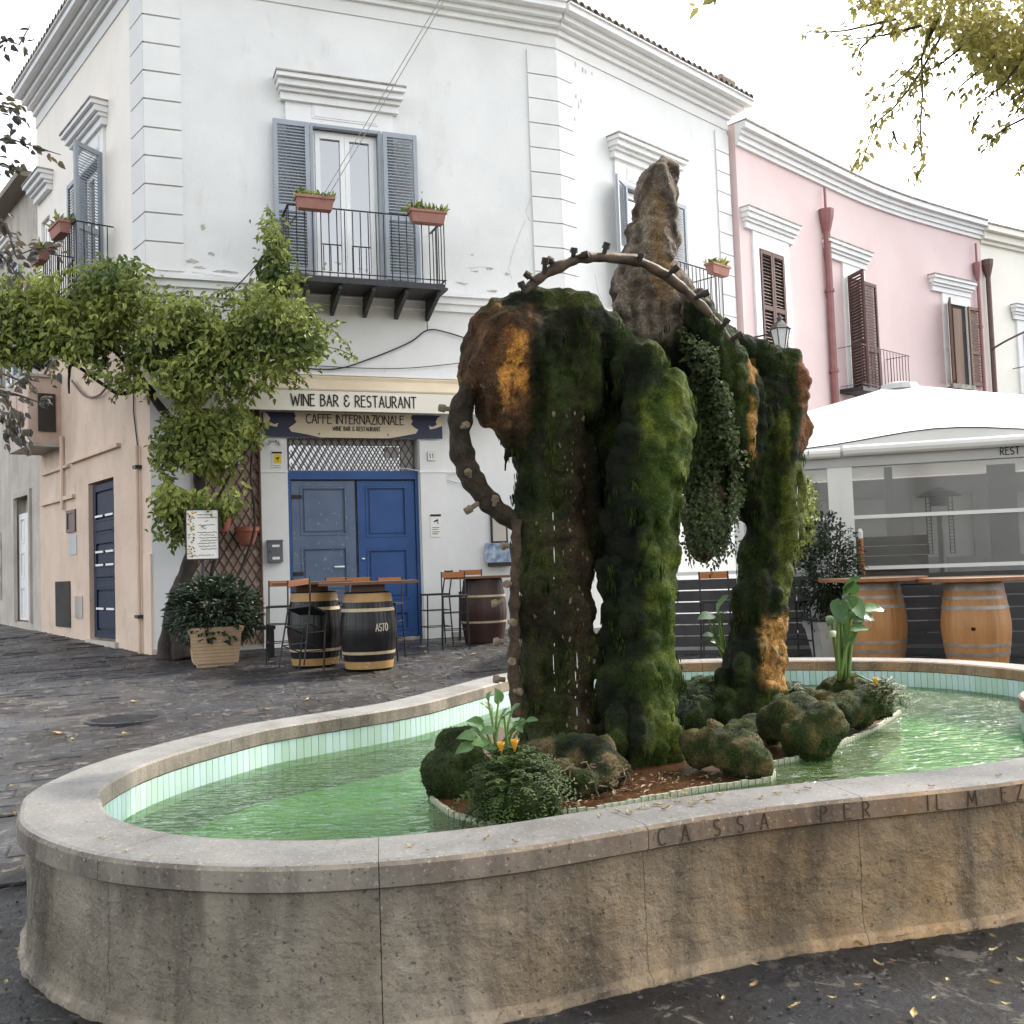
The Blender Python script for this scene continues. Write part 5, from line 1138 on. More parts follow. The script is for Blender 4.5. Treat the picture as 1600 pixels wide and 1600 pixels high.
# street side ground floor
panel = panel_leaf(W3, CB, 1.80, 3.06, .58, 3.16, -.12, m_bluedark, (0, .36, .42, .66, .72, 1), 'door'); panel['label'] = 'tall navy side door'
for z in (1.05, 1.78, 2.0, 2.6):
    for a_ in (1.95, 2.5): m = MB(); m.wbox(W3, a_, a_ + .4, -.055, -.04, z, z + .035); m.build('slot_trim', m_alu, panel)
m = MB(); m.wbox(W3, 1.6, 3.2, .0, .06, .40, .55); m.build('door_step', m_greyp, CB)
for a_ in ((1.35, 4.05, .0, .07, 3.64, 3.70), (4.2, 6.0, .0, .06, 3.60, 3.65), (3.9, 6.1, .0, .06, 3.02, 3.09)): m = MB(); m.wbox(W3, *a_); m.build('ledge', m_beige, CB)
m = MB(); m.wbox(W3, 4.0, 4.9, .002, .02, .72, 1.72) if 0 else m.wbox(W3, 4.25, 5.2, .002, .02, .72, 1.55); m.build('hatch', m_curt, CB)
m = MB(); m.wbox(W3, 3.5, 3.95, .002, .02, .9, 1.28); m.build('meter_cover', m_greyp, CB)
m = MB(); frame_rect(m, W3, 3.85, 4.4, 2.42, 2.82, .001, .03, .06); m.wbox(W3, 3.9, 4.35, .002, .012, 2.44, 2.8); m.build('vent', m_pipedk, CB)
m = MB(); m.wbox(W3, 3.82, 4.3, .001, .012, 2.02, 2.36); m.build('plaster_patch', m_ltgrey, CB)
m = MB(); m.tube([W3.p(.45, .05, .4), W3.p(.45, .05, 3.55)], .03, 8); m.build('drain_pipe', m_beige, CB)
for z in (.95, 3.2): m = MB(); m.wbox(W3, .38, .52, .0, .1, z, z + .05); m.build('pipe_clip', m_irongrey, CB)
m = MB(); m.tube([W3.p(.62, .02, 4.7), W3.p(.66, .02, 4.1), W3.p(.5, .02, 3.55)], .012, 5); m.build('conduit', m_irongrey, CB)
m = MB(); m.wbox(W3, -.01, .32, .002, .03, .36, 1.9); m.build('corner_plinth', m_beige, CB)
# enclosed box bay above the alley doors
BAY = thing('wall_cabinet', 'beige enclosed cabinet jutting from the alley wall', 'cabinet', W3.p(5.4, 0, 4.0))
m = MB(); m.wbox(W3, 4.75, 6.1, .0, .55, 4.1, 5.3); m.build('body', m_niche, BAY); m = MB(); m.wbox(W3, 4.7, 6.15, .0, .6, 4.02, 4.098); m.wbox(W3, 4.7, 6.15, 0, .6, 5.302, 5.35); m.build('shelf', m_greyp, BAY)
for s in (4.78, 5.2, 5.66): m = MB(); m.wbox(W3, s, s + .4, .552, .56, 4.35, 5.25); m.build('panel', m_niche, BAY)
m = MB(); m.wbox(W3, 4.72, 4.748, .1, .4, 4.3, 5.0); m.build('side_grille', m_curt, BAY)
m = MB(); m.tube([W3.p(4.55, .05, 4.2), W3.p(4.55, .05, 2.85)], .035, 7); m.build('pipe', m_beige, BAY)
cable('alley_pipe', 'thin dark pipe sagging along the alley wall below the vine', [W3.p(1.6, .06, 4.75), W3.p(2.2, .06, 4.6), W3.p(3.0, .06, 4.7), W3.p(3.8, .06, 5.1)], .02, m_pipedk, 'pipe')

# ---- grey house further up the alley
GH = thing('alley_house', 'grey plastered house with a pale door further up the alley', 'house', W3.p(6.32, 0, .4))
wall_holes(W3, 6.32, 14, .2, 9.6, [(7.0, 8.35, .75, 3.4), (8.2, 9.4, 5.8, 8.2)], .2).build('wall', m_greyp, GH)
e1, e2 = W3.p(14, 0, 0), W3.p(14, -6, 0); b = MB(); b.add([Vector((e1.x, e1.y, .2)), Vector((e2.x, e2.y, .2)), Vector((e2.x, e2.y, 9.6)), Vector((e1.x, e1.y, 9.6))], [(0, 1, 2, 3)]); b.build('end_wall', m_greyp, GH)
m = MB(); m.wbox(W3, 6.3, 14, -6, .35, 9.6, 9.72); m.build('roof', m_tile, GH)
m = MB(); frame_rect(m, W3, 6.95, 8.4, .75, 3.45, -.02, .05, .12, False); m.build('door_frame', m_greyp, GH)
d_ = panel_leaf(W3, GH, 7.08, 7.66, .78, 3.0, -.12, m_alu, (0, .35, .68, 1), 'door'); d_ = panel_leaf(W3, GH, 7.68, 8.28, .78, 3.0, -.12, m_alu, (0, .35, .68, 1), 'door')
french_window(W3, GH, 8.22, 9.38, 5.82, 8.18, -.12, m_upvc); louvre_shutter(W3, GH, 9.42, 9.98, 5.82, 8.2, .02, m_shutblue); louvre_shutter(W3, GH, 7.62, 8.18, 5.82, 8.2, .02, m_shutblue)
hood(W3, GH, 7.9, 9.7, 8.9, .3, .25)
for s, z, hh in ((9.6, 1.2, 1.5), (10.4, 1.0, 1.4)): m = MB(); m.wbox(W3, s, s + .3, .001, .012, z, z + hh); m.build('render_patch', m_trimdirty, GH)

# ================================================================== PINK HOUSE (gently concave front)
PK = [(5.0, 21.25), (6.75, 22.97), (8.83, 24.97), (10.26, 26.17), (11.67, 27.2), (13.45, 28.42)]
def smooth_open(pts, n):
    out = []
    for i in range(len(pts) - 1):
        p0, p1, p2, p3 = (np.array(pts[max(0, min(len(pts) - 1, i + j))], float) for j in (-1, 0, 1, 2))
        for q in range(n):
            t = q / n; out.append(.5 * (2 * p1 + (p2 - p0) * t + (2 * p0 - 5 * p1 + 4 * p2 - p3) * t * t + (3 * p1 - p0 - 3 * p2 + p3) * t ** 3))
    out.append(np.array(pts[-1], float)); return out
PC = smooth_open(PK, 6)
PH = thing('pink_house', 'pink plastered house with brown shutters and a gently curved front', 'house', (5.0, 21.3, .4))
def curve_strip(path, k0, k1, z0, z1, name, mat, T, closed_top=True):
    m = MB(); a = []; 
    nr = []
    for i in range(len(path)):
        d = path[min(i + 1, len(path) - 1)] - path[max(i - 1, 0)]; d = d / np.linalg.norm(d); nr.append(np.array((d[1], -d[0])))
    vs = []
    for p, n in zip(path, nr):
        for k, z in ((k0, z0), (k1, z0), (k1, z1), (k0, z1)): q = p + n * k; vs.append((q[0], q[1], z))
    fs = []
    for i in range(len(path) - 1):
        for j in range(4): fs.append((4 * i + j, 4 * i + 4 + j, 4 * i + 4 + (j + 1) % 4, 4 * i + (j + 1) % 4))
    fs += [(0, 1, 2, 3), tuple(4 * (len(path) - 1) + j for j in range(4))]
    m.add(vs, fs); return m.build(name, mat, T)
curve_strip(PC, -3, 0, .2, 10.74, 'wall', m_pink, PH)
for k, z0, z1 in ((.06, 10.28, 10.38), (.11, 10.38, 10.5), (.17, 10.5, 10.6), (.27, 10.6, 10.74)): curve_strip(PC, .001, k, z0, z1, 'cornice', m_trim, PH)
curve_strip(PC, -3, .30, 10.741, 10.785, 'roof', m_trimdirty, PH)
def pink_at(px, py):
    r = ray(px, py)
    for a, c in zip(PC, PC[1:]):
        W = Wall(a[0], a[1], c[0] - a[0], c[1] - a[1]); s, z = W.hit(px, py); L = np.linalg.norm(c - a)
        if -.02 <= s <= L + .02: q = W.p(s, 0, 0); return q, W
    return None, None
def pink_window(pl, pr, ybot, ytop, hood_px, hood_y, kind):
    ql, Wl = pink_at(*pl); qr, Wr = pink_at(*pr)
    W = Wall(ql.x, ql.y, qr.x - ql.x, qr.y - ql.y); L = (qr - ql).length; zt = W.hit(*pl)[1]; zb = W.hit(pl[0], ybot)[1]
    hl, hr = W.hit(*hood_px[0], .15), W.hit(*hood_px[1], .15); hz = (hl[1] + hr[1]) / 2
    m = MB(); m.wbox(W, -.22, 0, -.1, .05, zb - .1, hz - .3); m.wbox(W, L, L + .22, -.1, .05, zb - .1, hz - .3); m.wbox(W, 0, L, -.1, .05, zt, hz - .3); m.build('window_surround', m_trim, PH)
    hood(W, PH, hl[0], hr[0], hz, .40, .22, .14)
    return W, L, zb, zt
W, L, zb, zt = pink_window((1183, 388), (1222, 397), 560, 0, ((1166, 328), (1247, 350)), 0, 0)
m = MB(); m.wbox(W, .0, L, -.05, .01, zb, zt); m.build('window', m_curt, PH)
louvre_shutter(W, PH, .03, L / 2 - .005, zb, zt - .02, .012, m_brownshut, .05, rails=(.48,), pitch=.075); louvre_shutter(W, PH, L / 2 + .005, L - .03, zb, zt - .02, .012, m_brownshut, .05, rails=(.48,), pitch=.075)
W, L, zb, zt = pink_window((1322, 433), (1342, 437), 612, 0, ((1293, 376), (1360, 393)), 0, 0)
m = MB(); m.wbox(W, -.05, L, -.05, .012, zb, zt); m.build('window', m_brownshut, PH); m = MB(); m.wbox(W, .15, L - .1, .013, .02, zb + .2, zt - .2); m.build('pane', m_curt, PH)
WA = angled(W, -.05, .06, 180 - 60); louvre_shutter(WA, PH, 0, .62, zb, zt, 0, m_brownshut, .05, rails=(.4,), pitch=.075); louvre_shutter(W, PH, L + .03, L + .68, zb, zt, .055, m_brownshut, .05, rails=(.4,), pitch=.075)
zf = zb + .02; m = MB(); m.wbox(W, -.6, 1.75, .01, .6, zf - .1, zf); o = m.build('balcony', m_irongrey, PH)
zr = zf + .98
for z, w_, nm in ((zr, .03, 'handrail'), (zf + .06, .02, 'bottom_rail')): r = MB(); r.bar(W.p(-.6, .6, z), W.p(1.85, .6, z), w_, .012); r.bar(W.p(1.75, .6, z), W.p(1.75, .02, z), w_, .012); r.bar(W.p(-.6, .6, z), W.p(-.6, .02, z), w_, .012); r.build(nm, m_pipedk, o)
bar = MB(); bar.tube([(0, 0, 0), (0, 0, .96)], .009, 5); bme = bar.mesh('baluster', m_pipedk)
for i in range(16): piece('baluster', bme, o, Matrix.Translation(W.p(-.6 + i * .157, .6, zf)))
for i in range(1, 4): piece('baluster', bme, o, Matrix.Translation(W.p(1.75, .15 * i, zf)))
W, L, zb, zt = pink_window((1478, 474), (1507, 480), 598, 0, ((1457, 429), (1523, 442)), 0, 0)
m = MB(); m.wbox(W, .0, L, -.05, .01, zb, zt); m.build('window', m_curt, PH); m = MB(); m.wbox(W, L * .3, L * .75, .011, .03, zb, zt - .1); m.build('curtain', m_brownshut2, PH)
m = MB(); m.wbox(W, -.1, L + .1, .01, .14, zb - .14, zb - .02); m.build('sill', m_trimdirty, PH)
WA = angled(W, -.02, .06, 180 - 35); louvre_shutter(WA, PH, 0, .62, zb, zt, 0, m_brownshut2, .05, pitch=.075); louvre_shutter(W, PH, L + .03, L + .62, zb, zt, .055, m_brownshut2, .05, pitch=.075)
def downpipe(px_top, px_bot, mat, hopper=True, r=.07):
    q, W = pink_at(*px_top); z1 = W.hit(*px_top)[1]; qq = q + W.n * .1; m = MB()
    m.tube([qq + Vector((0, 0, .5)), qq + Vector((0, 0, z1 - .5))], r, 8); m.lathe([(r * .9, z1 - .55), (r * 1.3, z1 - .45), (r * 2.1, z1 - .18), (r * 2.3, z1 - .05), (r * 2.3, z1), (r * .8, z1)], qq, 10)
    for z in np.arange(2, z1 - 1, 1.9): m.lathe([(r * 1.3, z), (r * 1.3, z + .07)], qq, 8)
    o = m.build('downpipe', mat, PH, smooth=False)
    m = MB(); m.tube([qq + Vector((0, 0, z1)), qq + Vector((0, 0, z1 + .55))], .03, 6); m.build('spout', mat, o)
downpipe((1284, 330), (1297, 620), m_pipe, r=.085); downpipe((1521, 412), (0, 0), m_pipe, r=.05)
# wall lantern on the pink front
q, W = pink_at(1175, 520); LN = thing('wall_lantern', 'black glass wall lantern on a bracket beside the first pink house window', 'lantern', q)
c = P(1219, 520, 20.6); m = MB(); m.bar(W.p((c - W.o).dot(W.t), .02, c.z + .02), c + Vector((0, 0, .02)), .03, .03); m.build('bracket', m_iron, LN)
m = MB(); m.lathe([(.02, .62), (.06, .55), (.05, .5), (.16, .4), (.22, .34), (.24, .32)], c - Vector((0, 0, .25)), 6); m.build('cap', m_irongrey, LN)
m = MB(); m.lathe([(.10, -.12), (.19, .31)], c - Vector((0, 0, .25)), 6); m.build('glass', m_ltgrey, LN)
m = MB()
for k in range(6): a = math.pi * k / 3; m.bar(c + Vector((.10 * math.cos(a), .10 * math.sin(a), -.37)), c + Vector((.2 * math.cos(a), .2 * math.sin(a), .07)), .018, .018)
m.lathe([(.03, -.2), (.11, -.13), (.10, -.11)], c - Vector((0, 0, .25)), 6); m.build('cage', m_irongrey, LN)
# ---- pale yellow house beyond
YH = thing('yellow_house', 'pale yellow house at the far right beyond the pink one', 'house', (13.45, 28.45, .4))
YP = [np.array((13.45, 28.45)), np.array((15.5, 29.7)), np.array((19., 31.5)), np.array((24., 33.5))]
curve_strip(YP, -3, -.03, .2, 10.2, 'wall', m_yellow, YH)
for k, z0, z1 in ((.06, 10.2, 10.3), (.16, 10.3, 10.5), (.3, 10.5, 10.66)): curve_strip(YP, -.03, k, z0, z1, 'cornice', m_yellow, YH)
curve_strip(YP, -3, .33, 10.662, 10.71, 'roof', m_trimdirty, YH)
WY = Wall(13.45, 28.45, 2.05, 1.25); 
m = MB(); q = WY.p(.15, .09, 0); m.tube([q + Vector((0, 0, .5)), q + Vector((0, 0, 9.3))], .07, 8); m.lathe([(.07, 9.2), (.16, 9.55), (.17, 9.7), (.05, 9.7)], q, 8); m.build('downpipe', m_pipedk, YH)
hood(WY, YH, 1.25, 3.0, 8.55, .4, .2, .14); m = MB(); m.wbox(WY, 1.5, 2.8, -.05, .03, 6.0, 8.2); m.build('window_surround', m_trim, YH); m = MB(); m.wbox(WY, 1.75, 2.6, .031, .05, 6.0, 7.8); m.build('window', m_glass, YH)
m = MB(); m.wbox(WY, 1.2, 3.2, .0, .6, 5.75, 5.85); o = m.build('balcony', m_irongrey, YH); r = MB(); r.bar(WY.p(1.2, .6, 6.7), WY.p(3.2, .6, 6.7), .03, .02); r.bar(WY.p(1.2, .6, 6.7), WY.p(1.2, 0, 6.7), .03, .02); r.build('handrail', m_iron, o)
for i in range(9): q = WY.p(1.2 + i * .25, .6, 5.85); b = MB(); b.tube([q, q + Vector((0, 0, .85))], .011, 5); b.build('baluster', m_iron, o)
cable('lamp_arm', 'thin curved iron arm sticking out of the yellow house wall', [WY.p(.1, .1, 7.15), WY.p(.2, .6, 7.35), WY.p(.7, 1.0, 7.6), WY.p(1.4, 1.0, 7.62)], .03, m_pipedk, 'wall arm')

# ================================================================== RESTAURANT PAVILION
PA = thing('restaurant_pavilion', 'white tented dining pavilion with clear window walls', 'pavilion', (5.5, 13.5, .3))
gp = P(1310, 720, 12.6); WP = Wall(gp.x, gp.y, 1, -.30)         # front plane through the white post, s = 0 at the post
def wp(px, py, k=0): return WP.hit(px, py, k)
S0, S1 = -1.25, 5.2
GB = .25
m = MB(); m.wbox(WP, -2.2, S1, -4.6, .02, .1, .38); m.build('deck', m_dkpanel, PA)
def post(s0, s1, k0, k1, z0, z1, mat=m_alu): m = MB(); m.wbox(WP, s0, s1, k0, k1, z0, z1); m.wbox(WP, (s0 + s1) / 2 - .004, (s0 + s1) / 2 + .004, k1, k1 + .003, z0, z1); return m.build('post', mat, PA)
post(-.14, .15, -.16, .02, .38, 2.72); post(2.42, 2.70, -.16, .02, .38, 2.75); post(4.9, 5.2, -.16, .02, .38, 2.75)
post(-1.3, -1.18, -.12, 0, .38, 2.7)
m = MB(); m.wbox(WP, -2.85, S1 + .2, -.10, .03, 2.60, 2.74); m.build('valance', m_tent, PA)
m = MB(); s = 'REST'; letter_on(m, lambda a, z, k: WP.p(a, .03 + k, z), s, wp(1562, 700)[0], 2.635, .085, 1.15, .12, .004, .2); m.build('lettering', m_ink, PA)
m = MB(); m.tube([WP.p(-2.9, .09, 2.775), WP.p(.02, .09, 2.775)], .062, 10); m.build('gutter', m_alu, PA); m = MB(); m.tube([WP.p(.06, .10, 2.79), WP.p(S1 + .2, .10, 2.79)], .068, 10); m.build('gutter', m_alu, PA)
# tent roof: a concave pyramid
ex0, ex1, ey0, ey1, ez, pz = -2.9, S1 + .2, .04, -5.0, 2.80, 4.1
N = 14; m = MB(); vs = []; q_ = P(1405, 600, 15.5); ctr = Vector((q_.x, q_.y, 0))
ring = []
per = [(ex0 + (ex1 - ex0) * i / 16, ey0) for i in range(16)] + [(ex1, ey0 + (ey1 - ey0) * i / 12) for i in range(12)] + [(ex1 - (ex1 - ex0) * i / 16, ey1) for i in range(16)] + [(ex0, ey1 + (ey0 - ey1) * i / 12) for i in range(12)]
for j in range(N + 1):
    f = j / N
    for a, k in per:
        q = WP.p(a, k, 0); p = q.lerp(ctr, f); z = ez + (pz - ez) * (.92 * f + .08 * f * f) + .02 * mnoise.noise(Vector((p.x * 2, p.y * 2, f * 3))) * (1 - f); vs.append((p.x, p.y, z))
n = len(per); fs = [(j * n + i, j * n + (i + 1) % n, (j + 1) * n + (i + 1) % n, (j + 1) * n + i) for j in range(N) for i in range(n)]; m.add(vs, fs); m.build('tent_roof', m_tent, PA, smooth=True)
m = MB(); m.lathe([(.3, -.04), (.26, .05), (.08, .09)], ctr + Vector((0, 0, pz - .06)), 14); m.build('roof_cap', m_tent, PA)
m = MB(); e = [WP.p(a, .03, 2.84 + .16 * math.exp(-((a - 1.2) / 1.1) ** 2)) for a in np.linspace(ex0, ex1, 30)]; m.tube(e, .008, 5); m.build('roof_cord', m_cable, PA)
m = MB()
vs = []
for i, a in enumerate(np.linspace(ex0, ex1, 30)): h_ = .16 * math.exp(-((a - 1.2) / 1.1) ** 2); vs += [WP.p(a, .045, 2.74), WP.p(a, .025, 2.835 + h_)]
m.add(vs, [(2 * i, 2 * i + 2, 2 * i + 3, 2 * i + 1) for i in range(29)]); m.build('roof_skirt', m_tent, PA)
# window bays: clear sheet, white rails, dark lower boards
for a0, a1 in ((-1.18, -.14), (.15, 2.42), (2.70, 4.9)):
    m = MB(); m.wbox(WP, a0, a1, -.075, -.07, 1.36, 2.62); m.build('window_sheet', m_pvc, PA)
    for z in (1.955, 1.33): m = MB(); m.wbox(WP, a0, a1, -.06, .0, z, z + .045); m.build('rail', m_alu, PA)
for a0, a1 in ((-2.15, -.45), (.15, 2.42), (2.70, 4.9)):
    z = .42
    while z < 1.28:
        m = MB(); m.wbox(WP, a0, a1, -.05, -.02, z, z + .13); m.build('board', m_dkpanel, PA); z += .145
m = MB(); m.wbox(WP, -2.15, -.45, -.06, .0, 1.33, 1.375); m.build('rail', m_alu, PA)
for s in (-2.18, -1.3): m = MB(); m.wbox(WP, s, s + .05, -.06, -.005, .38, 1.33); m.build('board_post', m_dkpanel, PA)
for i, z in enumerate((1.38, 1.50, 1.62, 1.40 - .28, 1.52 - .28)): 
    m = MB(); m.wbox(WP, .16, .98 + .02 * (i % 2), -.16, -.12, z, z + .112); m.build('plank', m_greywood, PA)
# inside: back wall with bright openings, posts, counter
m = MB(); m.wbox(WP, -1.2, 5.2, -4.7, -4.6, .38, 1.3); m.build('back_board', m_greyint, PA)
m = MB(); m.wbox(WP, -1.2, 5.2, -4.7, -4.6, 2.45, 2.75); m.build('back_header', m_greyint, PA)
m = MB(); m.wbox(WP, -1.2, 5.2, -4.69, -4.66, 1.3, 2.45); m.build('back_sheet', m_alu, PA)
for s, w_ in ((-1.2, .5), (.9, .3), (2.1, .6), (3.6, .35), (4.8, .4)): m = MB(); m.wbox(WP, s, s + w_, -4.7, -4.58, 1.3, 2.45); m.build('back_post', m_greyint, PA)
for s, w_, k in ((.62, .1, -1.6), (2.0, .35, -2.2), (3.3, .14, -1.8)): m = MB(); m.wbox(WP, s, s + w_, k - .1, k, .38, 2.7); m.build('inner_post', m_ltgrey if w_ < .3 else m_greyint, PA)
m = MB(); m.wbox(WP, .3, 5, -3.4, -3.0, .38, 1.45); m.build('counter', m_greyint, PA)
# patio heater inside
hp = P(1468, 800, 13.8); HT = thing('patio_heater', 'steel patio heater with a round hood standing inside the pavilion', 'heater', (hp.x, hp.y, .38)); hx = Vector((hp.x, hp.y, 0))
m = MB(); m.lathe([(.24, .38), (.24, .42), (.20, 1.0), (.05, 1.05), (.04, 2.0)], hx, 16); m.build('base', m_steel, HT)
m = MB(); m.lathe([(.30, 2.27), (.2, 2.33), (.06, 2.37), (.02, 2.39)], hx, 20); m.build('hood', m_irongrey, HT); m = MB(); m.lathe([(.12, 2.14), (.13, 2.26)], hx, 14); m.build('burner', m_irongrey, HT)
m = MB()
for sx in (-.15, .15):
    m.bar(hx + Vector((sx - .03, 0, 1.5)), hx + Vector((sx - .03, 0, 2.26)), .01, .01); m.bar(hx + Vector((sx + .03, 0, 1.5)), hx + Vector((sx + .03, 0, 2.26)), .01, .01)
    for z in np.arange(1.5, 2.2, .045): m.bar(hx + Vector((sx - .03, 0, z)), hx + Vector((sx + .03, 0, z)), .008, .008)
m.build('guard', m_irongrey, HT)

# ================================================================== BARRELS, TABLES, STOOLS
BPROF = [(.275, 0), (.285, .012), (.30, .10), (.325, .24), (.345, .40), (.35, .475), (.345, .55), (.325, .71), (.30, .85), (.285, .938), (.275, .95)]
def bprof_r(z):
    for (r0, z0), (r1, z1) in zip(BPROF, BPROF[1:]):
        if z0 <= z <= z1: return r0 + (r1 - r0) * (z - z0) / (z1 - z0)
    return .28
def barrel(label, loc, body, hoops, rz=0, word=None, group=None, s=1.0, bung=None):
    T = thing('barrel', label, 'barrel', (0, 0, 0), group); m = MB()
    pr = [(bprof_r(z), z) for z in np.linspace(.012, .94, 18)]; m.lathe([(.25, .03), (.25, 0.0), (.275, 0)] + pr + [(.275, .95), (.25, .95), (.25, .92)], (0, 0, 0), 96, groove=.0035); m.build('staves', body, T, smooth=False)
    for z0, z1, mt in hoops: m = MB(); m.lathe([(bprof_r(z0) - .002, z0), (bprof_r(z0) + .005, z0), (bprof_r((z0 + z1) / 2) + .005, (z0 + z1) / 2), (bprof_r(z1) + .005, z1), (bprof_r(z1) - .002, z1)], (0, 0, 0), 48); m.build('hoop', mt, T, smooth=False)
    if bung: m = MB(); a = math.radians(bung); r = .345; c = Vector((r * math.cos(a), r * math.sin(a), .46)); m.tube([c, c * 1.03], .022, 10); m.build('bung_hole', m_ink, T)
    if word:
        m = MB(); letter_on(m, lambda a, z, k: Vector(((.349 + k * (1 if k > .5 else 1)) * math.sin(a / .35 + .40), -(.349 + k) * math.cos(a / .35 + .40), z)), word, 0, .48, .085, .95, .13, .003, .12); m.build('lettering', m_inkwhite, T)
    place(T, loc, rz); T.scale = (s, s, s); return T
def tabletop_planks(label, loc, w_, d, n, mat, rz, group=None, round_=False, h=0):
    T = thing('tabletop', label, 'table top', (0, 0, 0), group)
    pw = d / n
    for i in range(n):
        y0 = -d / 2 + i * pw; m = MB()
        if round_:
            def half(y): return math.sqrt(max(.0025, (d / 2) ** 2 - y * y))
            a, b_ = half(y0 + .003), half(y0 + pw - .003); pts = []
            ys = [y0 + .003 + (pw - .006) * q / 4 for q in range(5)]
            poly = [(half(y), y) for y in ys] + [(-half(y), y) for y in ys[::-1]]; m.prism(poly, 0, .04)
        else: m.box(-w_ / 2 + R_.uniform(0, .012), w_ / 2 - R_.uniform(0, .012), y0 + .003, y0 + pw - .003, 0, .035)
        m.build('plank', mat, T)
    if h:
        m = MB(); m.box(-.2, .2, -.2, .2, -h, -.002); m.build('support_box', m_tabletop, T)
    place(T, loc, rz); return T
GBLK = [(.02, .11, m_hoopgold), (.195, .23, m_hooppale), (.715, .755, m_hooppale), (.83, .935, m_hoopgold)]
def gp_(px, d): q = P(px, 1000, d); return Vector((q.x, q.y, gz(q.x, q.y)))
b1 = gp_(576, 12.75); barrel('glossy black barrel with faint lettering, the front one of the pair before the blue door', b1 + Vector((0, 0, .012)), m_barrelblk, GBLK, 0, 'ASTO', 'barrel tables of the wine bar')
b2 = gp_(492, 13.25); barrel('black barrel half hidden behind the front one, near the bench', b2 + Vector((0, 0, .012)), m_barrelblk, GBLK, 1.0, None, 'barrel tables of the wine bar')
b3 = gp_(757, 15.3); barrel('dark brown barrel against the white wall behind the front rock leg', b3 + Vector((0, 0, .012)), m_barrelred, [(.02, .07, m_barrelred), (.30, .33, m_hooppale), (.68, .71, m_hooppale), (.88, .94, m_barrelred)], .4, None, 'barrel tables of the wine bar')
tabletop_planks('brown plank top on the front black barrel', b1 + Vector((.0, .05, 1.055)), 1.22, .8, 6, m_tabletop, .18, 'plank tops on the barrels', h=.09)
tabletop_planks('brown plank top on the rear black barrel', b2 + Vector((-.05, .1, 1.055)), 1.0, .8, 6, m_tabletop, .25, 'plank tops on the barrels', h=.09)
tabletop_planks('plank top on the dark brown barrel by the wall', b3 + Vector((0, 0, .965)), 1.0, .7, 5, m_tabletop, .35, 'plank tops on the barrels')
ST = [(.03, .10, m_hoopsteel), (.17, .21, m_hoopsteel), (.27, .305, m_hoopsteel), (.66, .70, m_hoopsteel), (.765, .80, m_hoopsteel), (.86, .93, m_hoopsteel)]
b4 = gp_(1368, 11.55); barrel('light oak barrel behind the tall arum plant', b4, m_barrel, ST, .3, None, 'oak barrel tables by the pavilion')
b5 = gp_(1526, 11.0); barrel('light oak barrel with a dark bung hole at the right edge', b5, m_barrel, ST, 0, None, 'oak barrel tables by the pavilion', bung=-118)
tabletop_planks('round weathered table top on the left oak barrel', b4 + Vector((0, 0, .957)), 1.15, 1.15, 8, m_tablegrey, .1, 'round tops on oak barrels', True)
tabletop_planks('round weathered table top on the right oak barrel', b5 + Vector((.02, 0, .957)), 1.18, 1.18, 8, m_tablegrey, -.1, 'round tops on oak barrels', True)
for T_, c in (('left', b4), ('right', b5)):
    rm = MB(); rm.lathe([(.565, .965), (.572, .965), (.574, .98), (.572, .995), (.565, .995)], (0, 0, 0), 64)
    # orange painted rim around the round top
    par = [o for o in bpy.data.objects if o.name.startswith('tabletop') and o.get('label', '').startswith('round weathered table top on the ' + T_)][0]
    rm = MB(); rad = .583 if T_ == 'left' else .597; rm.lathe([(rad - .006, .002), (rad, .002), (rad, .038), (rad - .006, .038)], (0, 0, 0), 64); rm.build('rim', m_rimpaint, par)
# orange post with a white cap standing on the terrace
q = gp_(1353, 12.3); OP = thing('parasol_pole', 'short orange pole with a white cap rising behind the left round table', 'pole', q)
m = MB(); m.tube([q, q + Vector((0, 0, 1.42))], .033, 10); m.build('pole', m_orange, OP); m = MB(); m.lathe([(.03, 1.42), (.034, 1.5), (.015, 1.54)], q, 10); m.build('cap', m_alu, OP)

def stool_proto():
    T = thing('bar_stool', 'x', 'bar stool', (0, 0, 0), 'black metal bar stools with orange wooden backs')
    for sx in (-1, 1):
        b = MB(); b.tube([(sx * .19, -.19, 0), (sx * .165, -.165, .74)], .011, 6); b.build('leg', m_iron, T)
        b = MB(); b.tube([(sx * .19, .2, 0), (sx * .168, .165, .74), (sx * .168, .225, 1.10)], .011, 6); b.build('leg', m_iron, T)
    b = MB(); b.box(-.18, .18, -.18, .18, .74, .765); b.build('seat', m_iron, T)
    b = MB(); b.box(-.157, .157, .203, .223, 1.015, 1.095); b.build('backrest', m_orange, T)
    for z, k in ((.28, .183), (.52, .174)):
        b = MB(); b.bar((-k, -k, z), (k, -k, z), .012, .012); b.bar((-k, k, z), (k, k, z), .012, .012); b.bar((-k, -k, z), (-k, k, z), .012, .012); b.bar((k, -k, z), (k, k, z), .012, .012); b.build('footrest', m_iron, T)
    return T
SP = stool_proto(); first = True
def stool(label, px, d, rz, dz=0, rx=0, ry=0, dark=False):
    global first
    o = SP if first else copy_tree(SP); first = False; o['label'] = label; p = gp_(px, d); p.z += dz; place(o, p, rz, rx, ry)
    if dark:
        for c in bpy.data.objects:
            if c.parent == o and c.name.startswith('backrest'): c.data = c.data.copy(); c.data.materials[0] = m_irongrey
    return o
stool('bar stool at the left end of the rear black barrel next to the bench', 440, 13.7, .15)
stool('bar stool with its back showing behind the rear black barrel', 520, 14.1, -.2)
stool('bar stool between the two black barrels in front of the blue door', 561, 13.9, .1)
stool('bar stool behind the right end of the front black barrel', 605, 13.55, -.15)
stool('bar stool tipped forward against the front of the rear black barrel', 470, 12.55, 2.7, .05, .32, .1)
stool('dark backed bar stool turned sideways against the white wall', 682, 15.2, -1.2, dark=True)
